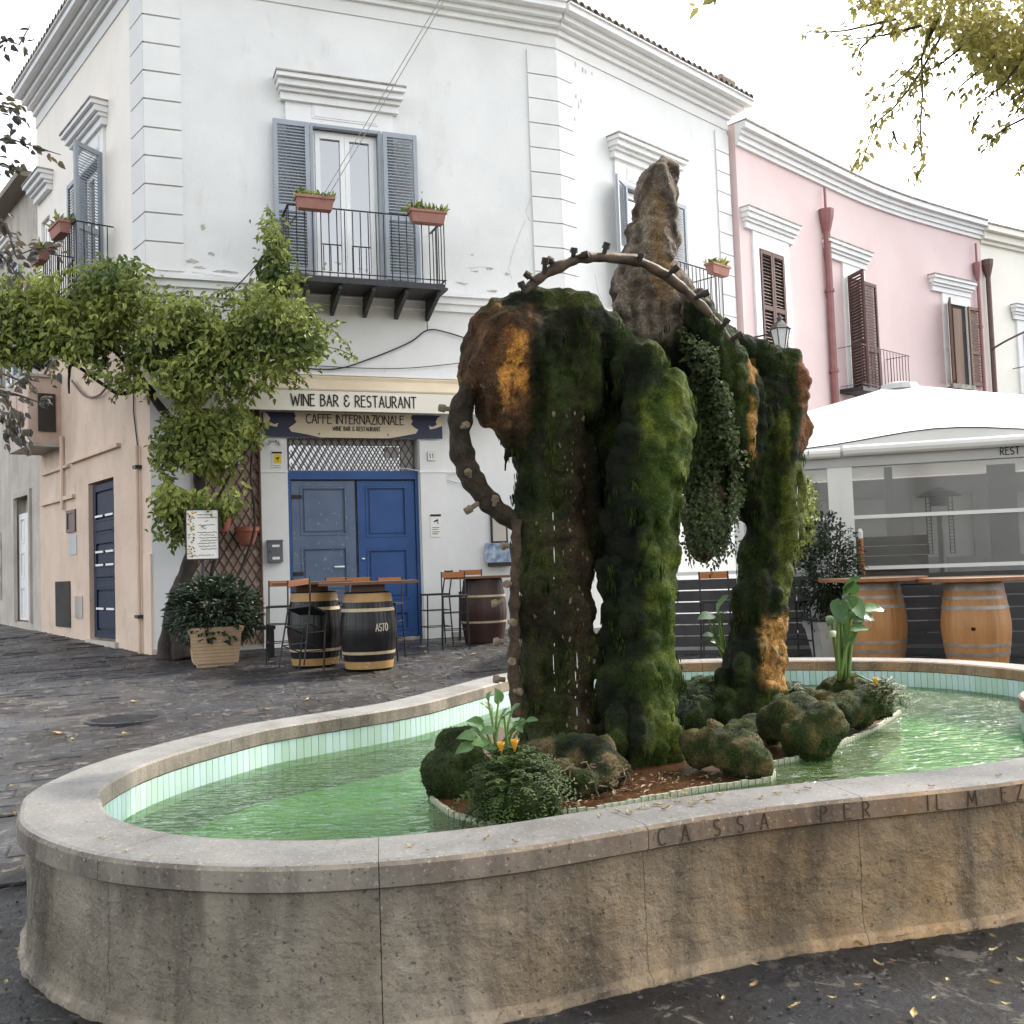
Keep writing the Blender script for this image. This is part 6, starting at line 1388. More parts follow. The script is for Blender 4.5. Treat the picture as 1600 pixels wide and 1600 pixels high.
stool('bar stool with a red brown back in front of the dark brown barrel', 712, 14.6, .1)
stool('bar stool behind the dark brown barrel with only its orange back showing', 738, 15.9, 0)
stool('bar stool beside the right rock leg near the grey planter', 1236, 11.9, .2)
stool('bar stool in the gap between the middle and right rock legs', 1122, 12.0, -.1)

# dark bench, planter with shrub, grey planter with shrub
q = gp_(392, 14.35); BN = thing('bench', 'low dark wooden bench behind the cream planter', 'bench', q); v = W1.t; n_ = W1.n
m = MB(); m.obox(q + Vector((0, 0, .42)), v * .32, n_ * .16, (0, 0, .025)); m.build('seat', m_iron, BN)
for e in (-1, 1):
    for f in (-1, 1): m = MB(); m.obox(q + v * (.27 * e) + n_ * (.12 * f) + Vector((0, 0, .197)), v * .03, n_ * .03, (0, 0, .197)); m.build('leg', m_iron, BN)
def square_planter(name, label, c, rz, wb, wt, h, mat, ribs):
    T = thing(name, label, 'planter', c); Rm = Matrix.Rotation(rz, 3, 'Z'); m = MB()
    def sq(w_, z): return [Vector(c) + Rm @ Vector((x * w_, y * w_, 0)) + Vector((0, 0, z)) for x, y in ((-1, -1), (1, -1), (1, 1), (-1, 1))]
    m.hexa(sq(wb * .86, 0) + sq(wb * .86, .05)); m.build('foot', mat, T)
    z = .05; i = 0
    if ribs:
        while z < h - .08:
            f = z / h; w_ = wb + (wt - wb) * f; m = MB(); m.hexa(sq(w_, z) + sq(w_ + .012, z + .042)); m.build('rib', mat, T); z += .045
    else: m = MB(); m.hexa(sq(wb, .05) + sq(wt, h - .08)); m.build('body', mat, T); z = h - .08
    m = MB(); m.hexa(sq(wt + .01, z) + sq(wt + .03, h)); m.build('rim', mat, T); m = MB(); m.hexa(sq(wt - .03, h) + sq(wt - .03, h + .01)); m.build('soil', m_soil, T); return T
pc = gp_(335, 13.7); square_planter('planter', 'ribbed square cream planter standing on the paving before the trellis', pc, .35, .27, .33, .52, m_planter, True)
def shrub(name, label, c, rad, n, L, mat, seed, trunk_to=None, wd=.5, cat='shrub'):
    rr = random.Random(seed); T = thing(name, label, cat, c); m = MB()
    for _ in range(7):
        a = rr.uniform(0, 6.28); e = Vector(c) + Vector((math.cos(a) * rad[0] * .55, math.sin(a) * rad[1] * .55, rad[2] * rr.uniform(.2, 1.1) + (trunk_to or 0))); m.tube([Vector(c), Vector(c).lerp(e, .5) + Vector((0, 0, .05)), e], [.012, .009, .004], 5)
    m.build('stem', m_twig, T); m = MB(); cc = Vector(c) + Vector((0, 0, (trunk_to or 0) + rad[2] * .45))
    for _ in range(n):
        o = Vector((rr.gauss(0, 1), rr.gauss(0, 1), rr.gauss(0, 1))).normalized(); r = rr.uniform(.35, 1.05); p = cc + Vector((o.x * rad[0] * r, o.y * rad[1] * r, o.z * rad[2] * r))
        if mnoise.noise(p * 5.5) < -.16: continue
        d = o + Vector((rr.uniform(-.8, .8), rr.uniform(-.8, .8), rr.uniform(-.7, .5))); l = rr.uniform(*L); m.leaf(p, d, (rr.uniform(-.6, .6), rr.uniform(-1, .2), 1), l, l * wd, min(1, max(0, rr.random() * .8 + .3 * mnoise.noise(p * 3))))
    m.build('foliage', mat, T, kind='stuff'); return T
shrub('shrub', 'dark glossy shrub spilling over the cream ribbed planter', pc + Vector((0, 0, .5)), (.60, .46, .46), 5200, (.06, .11), m_leafdk, 4)
g4 = gp_(1298, 12.0); square_planter('planter', 'grey tapered planter pot by the terrace boards', g4, .1, .16, .22, .48, m_potgrey, False)
shrub('shrub', 'grey green small leaved shrub in front of the white pavilion post', g4 + Vector((0, 0, .45)), (.42, .36, .72), 5200, (.035, .07), m_leafdk, 6, .25)
# menu board on a post, with a printed border
mb_ = P(318, 835, 14.15); WM = Wall(mb_.x, mb_.y, 1, .36); s0, zt0 = WM.hit(290, 797); s1, zb0 = WM.hit(342, 873)
MBD = thing('menu_board', 'white menu board with a flowered border on a post beside the vine trunk', 'menu board', (mb_.x, mb_.y, gz(mb_.x, mb_.y)))
m = MB(); m.wbox(WM, s0, s1, 0, .03, zb0, zt0); m.build('board', m_paper, MBD); m = MB(); frame_rect(m, WM, s0 - .012, s1 + .012, zb0 - .012, zt0 + .012, -.005, .04, .018); m.build('frame', m_iron, MBD)
m = MB(); m.tube([WM.p((s0 + s1) / 2, -.04, gz(mb_.x, mb_.y)), WM.p((s0 + s1) / 2, -.04, zt0)], .022, 8); m.build('post', m_irongrey, MBD)
m = MB(); rr = random.Random(12); w_ = s1 - s0; hgt = zt0 - zb0
for i, (f, a, b_) in enumerate(((.90, .34, .80), (.84, .36, .92), (.77, .58, .68), (.69, .38, .90), (.62, .55, .6), (.54, .34, .95), (.485, .40, .85), (.43, .38, .95), (.375, .42, .96), (.32, .36, .9), (.26, .40, .92), (.205, .44, .94), (.08, .36, .72))):
    x = a; y = f
    while x < b_:
        n = rr.uniform(.015, .04); m.bar(WM.p(s0 + w_ * x, .031, zb0 + hgt * (y + rr.uniform(-.008, .008))), WM.p(s0 + w_ * (x + n), .031, zb0 + hgt * (y + rr.uniform(-.012, .012))), .008, .002, up=WM.n); x += n + (.012 if rr.random() < .25 else .003)
m.build('script_lines', m_ink, MBD)
m = MB()
for i in range(46):
    x = .05 + .20 * rr.random() * (1 if i < 36 else 4.2); y = rr.uniform(.04, .96) if i < 36 else (.03 + .06 * rr.random() if i < 42 else .95); c = WM.p(s0 + w_ * x, .0315, zb0 + hgt * y); r = rr.uniform(.008, .018); m.obox(c, (WM.t + Vector((0, 0, rr.uniform(-1, 1)))).normalized() * r, WM.n * .001, (Vector((0, 0, 1)) - WM.t * rr.uniform(-1, 1)).normalized() * r * .6)
m.build('border_print', m_gold, MBD)
m = MB()
for i in range(30): x = .06 + .2 * rr.random(); c = WM.p(s0 + w_ * x, .033, zb0 + hgt * rr.uniform(.05, .95)); r = rr.uniform(.004, .009); m.obox(c, WM.t * r, WM.n * .001, (Vector((0, 0, 1)) + WM.t * rr.uniform(-1, 1)).normalized() * r * 1.5)
m.build('border_dots', m_ink, MBD)
# two terracotta pots hooked on the trellis
for lab, px, py, r, hh in (('terracotta pot hooked on the trellis behind the menu board', 348, 830, .15, .28), ('wider terracotta half pot hooked on the trellis right of the menu board', 386, 850, .18, .27)):
    s, z = W1.hit(px, py, .25); c = W1.p(s, .25, z - .02); T = thing('hanging_pot', lab, 'pot', c, 'terracotta pots hooked on the trellis')
    m = MB(); m.lathe([(r * .45, 0), (r * .55, .01), (r * .9, hh * .72), (r * .93, hh * .74), (r * 1.0, hh * .76), (r * 1.03, hh), (r * .92, hh), (r * .85, hh * .8)], c, 24); m.build('pot', m_terra, T, smooth=False)
    m = MB(); m.bar(c + Vector((0, 0, hh * .95)) - W1.n * r * .9, c + Vector((0, 0, hh * 1.1)) - W1.n * (r + .06), .02, .01); m.build('hook', m_iron, T)
    m = MB()
    for _ in range(9): d = Vector((R_.uniform(-1, 1), R_.uniform(-1, 1), R_.uniform(.5, 2))).normalized(); m.tube([c + Vector((0, 0, hh * .8)), c + Vector((0, 0, hh * .8)) + d * R_.uniform(.08, .2)], [.005, .002], 4)
    m.build('dry_stem', m_twig, T)
# framed picture and poster on the wall behind the front rock leg
q1, q2 = W1.hit(757, 849, .06), W1.hit(790, 878, .06); PT = thing('wall_poster', 'blue white poster on a little stand by the wall near the dark brown barrel', 'poster', W1.p(q1[0], .06, q2[1]))
m = MB(); m.wbox(W1, q1[0], q2[0] + .1, .06, .075, q2[1], q1[1]); m.build('sheet', pm('blue white print', (.45, .52, .60), (.08, .15, .28), 9, .5), PT)
m = MB(); m.wbox(W1, q1[0] + .05, q2[0] + .1, .04, .11, q2[1] - .07, q2[1] - .004); m.build('ledge', m_curt, PT)
q1, q2 = W1.hit(767, 800, .06), W1.hit(790, 848, .06); PT = thing('wall_frame', 'small dark framed notice on the white wall above the blue poster', 'frame', W1.p(q1[0], .06, q2[1])); m = MB(); m.wbox(W1, q1[0], q2[0] + .05, .01, .04, q2[1], q1[1]); m.build('frame', m_curt, PT); m = MB(); m.wbox(W1, q1[0] + .03, q2[0] + .02, .041, .045, q2[1] + .03, q1[1] - .03); m.build('sheet', m_greyp, PT)

# ================================================================== THE VINE
VN = thing('climbing_vine', 'big green climbing vine spreading from a leaning trunk over the corner of the white house', 'vine', gp_(262, 14.6))
def vt(pts, rads, name='trunk'):
    b = MB(); W_ = [P(*q) for q in pts]; out = []; rd_ = []
    for i in range(len(W_) - 1):
        p0, p1, p2, p3 = W_[max(i - 1, 0)], W_[i], W_[i + 1], W_[min(i + 2, len(W_) - 1)]
        for q in range(8):
            t = q / 8; v = .5 * (2 * p1 + (p2 - p0) * t + (2 * p0 - 5 * p1 + 4 * p2 - p3) * t * t + (3 * p1 - p0 - 3 * p2 + p3) * t ** 3); r = rads[i] + (rads[i + 1] - rads[i]) * t; out.append(v); rd_.append(r * (1 + .18 * mnoise.noise(v * 7)))
    out.append(W_[-1]); rd_.append(rads[-1]); b.tube(out, rd_, 10); return b.build(name, m_bark, VN, smooth=True)
vt([(262, 1030, 14.5), (266, 985, 14.5), (277, 930, 14.55), (295, 885, 14.6), (306, 840, 14.65), (312, 760, 14.7), (300, 690, 14.75), (262, 650, 14.8), (235, 615, 14.75), (215, 580, 14.7)], [.17, .125, .115, .105, .10, .085, .075, .065, .055, .04])
vt([(285, 1030, 14.4), (278, 985, 14.45), (276, 945, 14.5), (288, 900, 14.55)], [.14, .12, .09, .05])
vt([(330, 900, 14.7), (336, 860, 14.7), (330, 820, 14.75), (350, 760, 14.8), (388, 700, 14.9), (410, 660, 14.9)], [.03, .028, .025, .025, .022, .02], 'branch')
vt([(355, 930, 14.75), (380, 880, 14.8), (398, 820, 14.85), (392, 740, 14.9), (400, 680, 14.9)], [.02, .02, .02, .018, .015], 'branch')
vt([(230, 600, 14.7), (190, 615, 14.7), (160, 600, 14.6), (115, 570, 14.4), (108, 590, 14.4), (108, 615, 14.4)], [.03, .03, .025, .025, .02, .012], 'branch')
vt([(240, 615, 14.7), (150, 520, 14.6), (60, 500, 14.4), (-40, 490, 14.2)], [.05, .045, .04, .03], 'branch')
vt([(260, 600, 14.7), (330, 520, 14.6), (420, 480, 14.6), (432, 400, 14.8), (428, 350, 14.9)], [.05, .04, .03, .02, .01], 'branch')
m = MB()
VP = [([(-40, 445), (30, 440), (85, 430), (130, 425), (160, 416), (205, 418), (232, 445), (240, 470), (275, 462), (310, 470), (345, 455), (395, 460), (418, 430), (440, 452), (470, 470), (505, 520), (500, 560), (455, 575), (430, 590), (395, 592), (345, 600), (300, 600), (255, 620), (215, 605), (165, 590), (140, 560), (90, 555), (40, 560), (-40, 565)], 11500, 14.35, 1.1),
      ([(-40, 450), (200, 430), (235, 480), (470, 480), (495, 545), (300, 590), (150, 560), (-40, 555)], 4500, 14.1, .5),
      ([(235, 600), (300, 590), (370, 600), (385, 640), (372, 680), (362, 740), (366, 780), (350, 800), (318, 800), (290, 790), (262, 815), (250, 800), (258, 740), (250, 690), (256, 650)], 4200, 14.4, .5),
      ([(255, 780), (300, 785), (300, 820), (285, 850), (275, 840), (258, 822)], 380, 14.5, .4), ([(335, 780), (362, 770), (358, 800), (338, 800)], 160, 14.45, .3),
      ([(418, 335), (432, 350), (445, 420), (470, 450), (465, 480), (415, 470), (405, 440), (420, 400)], 1000, 14.75, .5), ([(385, 600), (420, 590), (415, 640), (395, 690), (372, 690)], 350, 14.7, .3),
      ([(120, 425), (160, 405), (215, 415), (230, 440), (130, 445)], 450, 14.5, .5)]
for poly, n, d, th in VP: foliage_px(m, poly, int(n * 1.3), d, th, (.07, .14), .48, .5, dens=(1.9, -.19), jit=11)
# stray shoots
for (x0, y0, x1, y1, n) in ((500, 500, 548, 545, 16), (500, 540, 560, 560, 14), (455, 580, 480, 600, 10), (460, 470, 500, 490, 12), (300, 600, 250, 655, 12), (215, 600, 195, 620, 10), (330, 460, 365, 452, 10), (255, 465, 300, 455, 12), (540, 530, 550, 560, 8), (88, 560, 80, 600, 9), (300, 640, 330, 610, 8), (240, 690, 232, 705, 6), (262, 815, 245, 845, 8), (430, 590, 470, 606, 10), (425, 345, 418, 322, 10), (445, 430, 470, 425, 9), (150, 560, 135, 600, 12), (50, 560, 40, 590, 12), (370, 700, 385, 725, 8), (20, 440, 40, 415, 9), (90, 432, 115, 412, 9), (200, 590, 175, 625, 14), (505, 520, 530, 500, 9)):
    for i in range(n * 2):
        t = R_.random(); q = P(x0 + (x1 - x0) * t + R_.uniform(-4, 4), y0 + (y1 - y0) * t + R_.uniform(-5, 5), 14.2); l = R_.uniform(.05, .1); m.leaf(q, (R_.uniform(-1, 1), R_.uniform(-1, .5), -R_.random()), (R_.uniform(-.5, .5), -1, .6), l, l * .45, R_.random())
    b_ = MB(); b_.tube([P(x0, y0, 14.25), P((x0 + x1) / 2, (y0 + y1) / 2 - 4, 14.2), P(x1, y1, 14.2)], .006, 4); b_.build('tendril', m_twig, VN)
m.build('foliage', m_leaf, VN, kind='stuff')
# vine on the balcony railing, right bright creeper by the pavilion
m = MB(); foliage_px(m, [(1240, 760), (1262, 745), (1275, 790), (1268, 850), (1245, 880), (1235, 830)], 900, 12.0, .5, (.03, .06), .6, .6); CR = m.build('creeper', m_leaf, None, label='bright green creeper hanging beside the pavilion behind the right rock leg', cat='creeper'); 

# ================================================================== TREES over the square
def tree(name, label, base, top, rad_b, limbs, mat=m_bark):
    T = thing(name, label, 'tree', base); b = MB(); b.tube([base, Vector(base).lerp(Vector(top), .5) + Vector((.1, .1, 0)), top], [rad_b, rad_b * .8, rad_b * .6], 12); b.build('trunk', mat, T, smooth=True)
    for pts, r0 in limbs: b = MB(); n = len(pts); b.tube([Vector(p) for p in pts], [r0 * (1 - .8 * i / (n - 1)) for i in range(n)], 7); b.build('limb', mat, T, smooth=True)
    return T
def crown_blobs(m, blobs, n, L, seed, dens=(1.1, -.1)):
    rr = random.Random(seed)
    for c, r in blobs:
        for _ in range(int(n * r * r)):
            o = Vector((rr.gauss(0, 1), rr.gauss(0, 1), rr.gauss(0, .75))); o = o.normalized() * rr.uniform(.3, 1.0) * r; p = Vector(c) + o
            if mnoise.noise(p * dens[0]) < dens[1]: continue
            l = rr.uniform(*L); m.leaf(p, o + Vector((rr.uniform(-.6, .6), rr.uniform(-.6, .6), rr.uniform(-1.2, 0))) * r, (rr.uniform(-.6, .6), rr.uniform(-.6, .6), 1), l, l * .5, rr.random())
def twig_px(T, m, pts, d, n, L, spread, twist=.3, wd=.45, droop=.2):
    W_ = [P(x, y, d) for x, y in pts]; b = MB(); b.tube(W_, [.012 * d / 8 * (1 - .7 * i / (len(W_) - 1)) for i in range(len(W_))], 5); b.build('twig', m_twig, T)
    for _ in range(n):
        t = R_.random() * (len(W_) - 1); i = min(int(t), len(W_) - 2); q = W_[i].lerp(W_[i + 1], t - i) + Vector((R_.uniform(-1, 1), R_.uniform(-1, 1), R_.uniform(-1, 1))) * spread
        l = R_.uniform(*L); dr = (W_[i + 1] - W_[i]).normalized() + Vector((R_.uniform(-1, 1), R_.uniform(-1, 1), R_.uniform(-1, .6) - droop)); m.leaf(q, dr, (R_.uniform(-.8, .8), -1 + R_.uniform(-.5, .9), R_.uniform(-.2, 1)), l, l * wd, R_.random())
# right tree: trunk outside the view on the right, crown hanging into the top right corner
TR1 = tree('leafy_tree', 'leafy tree leaning in from the right with yellow green leaves against the sky', Vector((7.2, 6.5, .06)), Vector((6.6, 7.0, 5.2)), .28,
           [([(6.6, 7.0, 5.0), (5.6, 8.2, 6.6), (4.4, 9.2, 7.4)], .14), ([(6.6, 7.0, 5.0), (6.2, 8.8, 7.0), (5.6, 9.6, 7.6)], .14), ([(6.6, 7, 5), (6.6, 4, 7), (4.5, 1, 8)], .14), ([(6.6, 7, 5), (8.5, 8, 7), (9.5, 9, 8)], .13)])
m = MB()
foliage_px(m, [(1325, -60), (1640, -60), (1640, 200), (1600, 160), (1560, 130), (1540, 95), (1500, 70), (1470, 55), (1420, 40), (1400, 55), (1370, 30), (1340, 15)], 4300, 9.6, 1.6, (.06, .11), .5, .5, dens=(2.2, -.12))
foliage_px(m, [(1500, 30), (1640, 0), (1640, 210), (1590, 110), (1540, 130), (1510, 90)], 1500, 9.2, 1.0, (.06, .11), .5, .5, dens=(2.2, -.15))
for pts, n, s in (([(1400, 30), (1320, 48), (1262, 52)], 46, .07), ([(1440, 40), (1380, 55), (1305, 65)], 34, .07), ([(1380, 40), (1345, 75), (1335, 105)], 20, .06), ([(1470, 20), (1440, 90), (1400, 130), (1362, 150)], 46, .09), ([(1480, 40), (1440, 110), (1420, 140), (1395, 170), (1370, 190), (1350, 245), (1342, 262)], 110, .07), ([(1460, 30), (1440, 90), (1441, 150), (1438, 200), (1440, 245), (1430, 278)], 100, .06),
                  ([(1520, 60), (1470, 100), (1430, 120)], 60, .10), ([(1560, 80), (1530, 110), (1500, 135), (1490, 150)], 40, .10), ([(1600, 90), (1570, 130), (1545, 150), (1530, 160)], 46, .11), ([(1640, 100), (1600, 140), (1575, 160), (1560, 140)], 60, .12), ([(1640, 165), (1580, 195), (1555, 210), (1535, 228)], 60, .06), ([(1640, 130), (1600, 160), (1585, 180)], 34, .10),
                  ([(1395, 205), (1400, 220), (1405, 228)], 8, .05), ([(1530, 180), (1521, 195), (1518, 204)], 10, .04), ([(1610, 250), (1594, 262), (1596, 270)], 8, .03)):
    twig_px(TR1, m, pts, 9.0, n, (.05, .09), s)
crown_blobs(m, [((6.6, 9.2, 8.6), 1.5), ((5.6, 7.0, 8.0), 1.2), ((8.6, 10.5, 9.6), 1.7), ((6.4, 4.2, 8.6), 2.0), ((5.0, 1.2, 8.6), 2.2), ((8.8, 8.2, 9.2), 2.0), ((7.6, 6.0, 9.0), 1.9), ((7.5, 2.0, 8.4), 2.4), ((3.4, 3.6, 8.2), 2.0), ((8.8, -.5, 8.6), 2.4)], 420, (.10, .17), 3)  # crown blobs out of view, added to dapple the sun on the rock
m.build('crown', m_leafdry, TR1)
# left tree: dark branches hanging into the left edge
TL1 = tree('leafy_tree', 'tree at the left edge with dark bluish leaves hanging in on thin twigs', Vector((-6.6, 4.6, .0)), Vector((-6.0, 4.9, 3.2)), .24,
           [([(-6.0, 4.9, 3.1), (-4.8, 5.6, 4.1), (-3.5, 6.2, 4.4)], .09), ([(-6, 4.9, 3.1), (-5, 5.5, 3.2), (-3.7, 6.3, 3.0)], .07), ([(-6, 4.9, 3.1), (-6.2, 3, 5.2), (-4.5, 1.0, 6.4)], .12)])
m = MB()
for pts, n, s in (([(-60, 240), (10, 215), (40, 225), (95, 242)], 46, .05), ([(-60, 180), (0, 165), (20, 170), (36, 195)], 60, .06), ([(-50, 90), (10, 62), (30, 70), (48, 38)], 16, .04), ([(-40, 110), (5, 70), (12, 90)], 14, .04), ([(-60, 320), (10, 350), (25, 400), (50, 390), (95, 385)], 70, .06), ([(-60, 380), (0, 395), (20, 420), (28, 435)], 40, .05),
                  ([(-60, 270), (5, 255), (25, 265)], 34, .04), ([(-60, 600), (10, 620), (30, 660), (35, 690)], 80, .06), ([(-60, 640), (0, 640), (15, 670), (22, 690)], 60, .05), ([(-40, 600), (30, 618), (60, 628), (80, 622)], 22, .03), ([(-60, 560), (20, 590), (45, 600)], 40, .05), ([(70, 585), (82, 560), (86, 588)], 12, .03)):
    twig_px(TL1, m, pts, 6.4, int(n * .65), (.045, .08), s, wd=.6)
crown_blobs(m, [((-6.2, 4.4, 5.6), 1.5), ((-5.6, 2.2, 6.6), 2.0), ((-4.4, .4, 7.2), 2.2), ((-2.2, 4.0, 7.0), 1.6)], 640, (.10, .17), 5)  # dense unseen crown blobs, added to dim the light on the basin
m.build('crown', m_leafblue, TL1)
# big tree behind the camera: its crown shades the near half of the square and shows in the window panes
TB = tree('leafy_tree', 'big shade tree behind the viewpoint whose twig tip hangs in at the top edge', Vector((1.8, -4.0, 0)), Vector((1.5, -3.6, 5.5)), .4,
          [([(1.5, -3.6, 5.2), (0.2, -1, 7.4), (-.8, 1.4, 8.2)], .2), ([(1.5, -3.6, 5.2), (2.6, -.6, 7.4), (2.8, 1.6, 8.4)], .2), ([(1.5, -3.6, 5.2), (-1.5, -4.5, 8), (-3.5, -5, 9)], .2), ([(1.5, -3.6, 5.2), (4, -5, 8), (6, -5.5, 9.4)], .2)])
m = MB(); crown_blobs(m, [((0, -1.5, 8.8), 2.6), ((3.2, -1.2, 9.0), 2.6), ((-3.0, -3.5, 9.0), 2.8), ((1.5, -5, 9.8), 3.0), ((5.6, -5, 9.2), 2.8), ((-1, 1.6, 8.6), 1.9), ((2.6, 2.0, 8.8), 1.9), ((-6, -5.5, 9), 2.6), ((0.6, 3.4, 8.4), 2.0), ((-2.6, 2.6, 8.4), 2.1), ((-1.2, 5.2, 8.0), 1.9), ((-3.6, 5.0, 7.6), 1.8), ((1.6, 5.6, 8.4), 1.8), ((5.4, -1.4, 8.6), 2.4), ((-4.4, -.8, 8.2), 2.4), ((1.4, 7.6, 8.2), 1.6), ((3.4, 7.0, 8.2), 1.7)], 450, (.12, .22), 9, (.9, -.25))  # crown stretched unseen over the basin, added to shade coping and pool
twig_px(TB, m, [(1130, -50), (1105, -10), (1092, 8)], 4.2, 0, (.07, .1), .02)
for x, y, dx, dy in ((1096, 4, 0, 0), (1092, 8, 0, 0)): pass
def leaf_px(a, b_, d, wd, t):
    A_, B_ = P(*a, d), P(*b_, d); m.leaf(A_, B_ - A_, (0, -1, .3), (B_ - A_).length, wd, t)
leaf_px((1091, 11), (1077, 31), 4.2, .028, .9); leaf_px((1087, 10), (1074, 5), 4.2, .02, .9); leaf_px((1097, 8), (1125, -6), 4.2, .04, .3); leaf_px((1117, -4), (1117, 12), 4.2, .012, .2); leaf_px((1164, -12), (1164, 4), 4.2, .01, .1); leaf_px((1120, -4), (1150, -10), 4.2, .03, .1)
m.build('crown', m_leafdry, TB)

GRITCHK = offs(.045)[::6]
# ================================================================== SMALL THINGS ON THE GROUND AND COPING
g = onz(196, 1141, .1); g.z = gz(g.x, g.y); MH = thing('manhole_cover', 'round iron manhole cover in the dark paving left of the basin', 'manhole cover', g)
m = MB(); m.lathe([(.36, -.02), (.36, .022), (.33, .022), (.33, .016)], g, 32); m.build('ring', m_irongrey, MH); m = MB(); m.lathe([(.325, -.01), (.325, .018)], g, 32); m.build('lid', m_irongrey, MH)
for i in range(-3, 4):
    m = MB(); L_ = math.sqrt(.3 ** 2 - (i * .08) ** 2); m.box(g.x - L_, g.x + L_, g.y + i * .08 - .012, g.y + i * .08 + .012, g.z + .016, g.z + .024); m.build('rib', m_irongrey, MH)
a, c = onz(0, 1036, .3), onz(168, 1022, .35); a = P(-60, 1037, 13.3); c = P(172, 1024, 14.0); a.z = gz(a.x, a.y) ; c.z = gz(c.x, c.y)
DG = thing('drain_grating', 'long slotted drain channel across the mouth of the alley', 'drain', a.copy()); u = (c - a).normalized(); sd_ = Vector((-u.y, u.x, 0)).normalized(); m = MB()
for e in (-1, 1): m.bar(a + sd_ * .1 * e + Vector((0, 0, .012)), c + sd_ * .1 * e + Vector((0, 0, .012)), .03, .02)
m.build('frame', m_irongrey, DG); n = int((c - a).length / .07)
m = MB()
for i in range(n): q = a.lerp(c, (i + .5) / n); m.bar(q - sd_ * .09 + Vector((0, 0, .01)), q + sd_ * .09 + Vector((0, 0, .01)), .03, .016)
m.build('bars', m_iron, DG, kind='stuff')
def loose_leaf_mesh(seed):
    rr = random.Random(seed); b = MB(); L_, w_ = 1., .42; c1 = rr.uniform(.05, .3)
    vs = []; 
    for i in range(5):
        s = i / 4; ww = w_ * math.sin(math.pi * (s * .9 + .05)); zz = c1 * (s - .5) ** 2 * 2
        for e in (-1, 0, 1): vs.append((s - .5, ww * e * .5, zz + .12 * abs(e) * rr.uniform(.5, 1.5) + .02))
    fs = []
    for i in range(4):
        for k in range(2): fs.append((i * 3 + k, i * 3 + k + 1, i * 3 + k + 4, i * 3 + k + 3))
    b.add(vs, fs, rr.random()); return b.mesh('fallen_leaf', m_dryleaf)
LM = [loose_leaf_mesh(i) for i in range(6)]; rr = random.Random(21)
def put_leaf(p, sz, lab, grp):
    o = bpy.data.objects.new('fallen_leaf', LM[rr.randrange(6)]); col.objects.link(o); o.location = p; o.rotation_euler = (rr.uniform(-.2, .2), rr.uniform(-.15, .15), rr.uniform(0, 6.28)); o.scale = (sz, sz, sz); tag(o, lab, 'leaf', grp); OFF[o.name] = Vector(p)
def coping_pt(px, py): q = onz(px, py, .566); return q
for px, py in ((1022, 1246), (1030, 1258), (1048, 1248), (1058, 1254), (1070, 1240), (1012, 1262), (1090, 1252), (1100, 1246), (1000, 1262), (1040, 1264), (1082, 1258), (965, 1268), (938, 1275), (1110, 1252), (1125, 1240), (1052, 1238), (985, 1270), (1230, 1229), (1245, 1236), (1262, 1232), (1190, 1246), (1215, 1240)):
    put_leaf(coping_pt(px, py), rr.uniform(.025, .045), 'small dry leaf lying on the wet coping near the engraved words', 'dry leaves on the coping')
for px, py in ((640, 1322), (668, 1329), (760, 1310), (805, 1316), (155, 1310), (165, 1309), (198, 1330), (234, 1340), (145, 1235), (135, 1285), (1420, 1228), (1530, 1222), (1560, 1212), (1455, 1229)):
    put_leaf(coping_pt(px, py), rr.uniform(.015, .035), 'dark crumb of leaf lying on the bare grey coping', 'leaf crumbs on the coping')
for px, py, s in ((1240, 1488, .06), (1178, 1540, .07), (1343, 1476, .07), (1408, 1464, .09), (1507, 1454, .07), (1552, 1464, .06), (1552, 1485, .07), (1372, 1508, .08), (1242, 1573, .08), (1428, 1586, .09), (1555, 1538, .08), (1480, 1532, .06), (1595, 1502, .06), (1396, 1502, .04), (1300, 1560, .05), (1180, 1508, .05), (1460, 1560, .05), (1130, 1560, .05), (1340, 1540, .05), (1570, 1570, .06)):
    q = onz(px, py, .008); put_leaf(q, s * .62, 'yellowish fallen leaf on the dark ground in front of the basin', 'fallen leaves in front of the basin')
for px, py in ((92, 1018), (24, 998), (30, 1005), (57, 991), (700, 1010), (660, 1014), (665, 1022), (640, 1005), (740, 1025), (722, 1032), (18, 1233), (24, 1276), (30, 1493), (90, 1150), (195, 1152), (112, 1161), (480, 1097), (415, 1112), (210, 1100), (8, 1545)):
    d = None; lo, hi = 1.5, 40
    for _ in range(40):
        mid = (lo + hi) / 2; p = P(px, py, mid)
        if p.z > gz(p.x, p.y): lo = mid
        else: hi = mid
    p = P(px, py, lo); p.z = gz(p.x, p.y) + .02
    put_leaf(p, .09 if lo > 8 else .05, 'pale litter leaf on the dark paving behind and left of the basin', 'litter on the far paving')
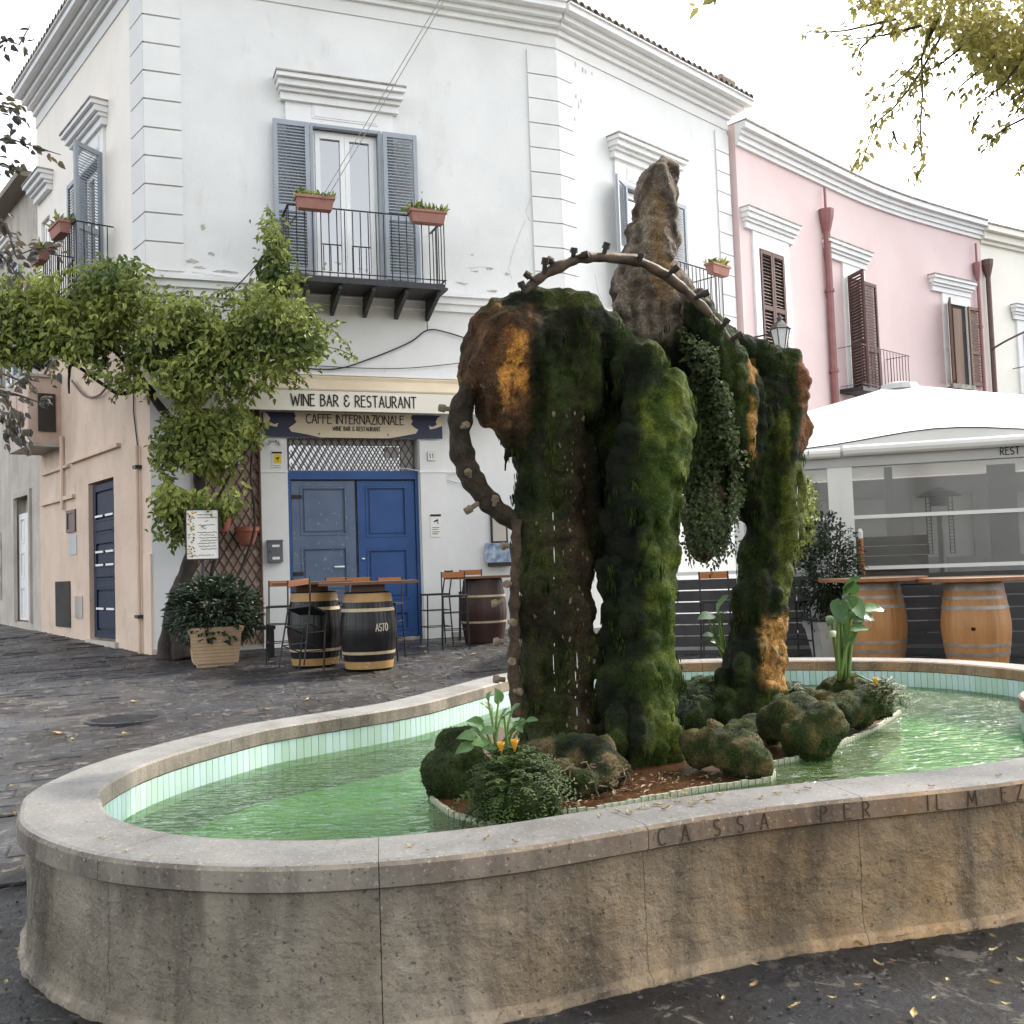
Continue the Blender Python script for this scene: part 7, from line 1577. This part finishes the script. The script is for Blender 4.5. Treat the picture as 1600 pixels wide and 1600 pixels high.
# scraps of silt and dead leaves on the island
m = MB()
for _ in range(170):
    x, y = in_poly([(930, 1215), (1060, 1205), (1200, 1212), (1060, 1238), (930, 1262), (860, 1262)]); q = onz(x, y, .355) + Vector((0, 0, .006)); l = R_.uniform(.015, .05); m.leaf(q, (R_.uniform(-1, 1), R_.uniform(-1, 1), R_.uniform(-.1, .3)), (0, 0, 1), l, l * .4, R_.random())
m.build('leaf_litter', pm('sodden leaf', (.10, .05, .025), (.40, .33, .22), 5, .6, tint=True), None, kind='stuff', label='dead leaves scattered on the silty island')
# twigs clinging to the boulder at the front rock leg
m = MB()
for _ in range(80):
    x, y = R_.uniform(870, 985), R_.uniform(1190, 1250); q = P(x, y, 5.2 + R_.uniform(-.1, .1)); d = Vector((R_.uniform(-1, 1), R_.uniform(-.6, .2), R_.uniform(-1, .6))).normalized(); m.bar(q, q + d * R_.uniform(.02, .06), .006, .005)
m.build('twig_scraps', m_shell, None, kind='stuff', label='pale twig scraps caught at the foot of the front rock leg')
# water drops falling in front of the rock
m = MB()
for x, ys, d in ((865, (800, 1130), 5.95), (900, (1020, 1120), 5.95), (1246, (760, 1000), 6.6)):
    y = ys[0]
    while y < ys[1]:
        q = P(x + R_.uniform(-1.5, 1.5), y, d); L_ = R_.choice((.012, .02, .03, .05, .09)); m.tube([q, q - Vector((0, 0, L_ * .5)), q - Vector((0, 0, L_))], [.0008, .002, .001], 5); y += R_.uniform(16, 60)
m.build('water_drops', pm('clear drops', (.75, .77, .77), None, 3, .1, spec=.8), None, kind='stuff', label='falling water drops in front of the rock legs')

# loose grit and crumbs on the rough ground near the viewer
m = MB(); rr = random.Random(44); m_grit = pm('grit', (.02, .02, .022), (.16, .145, .13), 5, .8, tint=True)
for _ in range(5200):
    y = 1.6 + 4.2 * rr.random() ** 1.6; x = rr.uniform(-.56, .56) * y
    if inside(GRITCHK, x, y) or mnoise.noise(Vector((x * 1.7, y * 1.7, 3))) < -.12: continue
    s = rr.uniform(.0015, .006) * (1.8 if rr.random() < .05 else 1); m.obox((x, y, gz(x, y) - .004 + s * .5), Vector((rr.uniform(-1, 1), rr.uniform(-1, 1), .1)).normalized() * s, Vector((rr.uniform(-1, 1), rr.uniform(-1, 1), .2)).normalized() * s * .8, Vector((.1, .1, .6)) * s, rr.random() ** 2)
m.build('grit', m_grit, None, kind='stuff', label='loose grit on the rough ground in front of the basin')
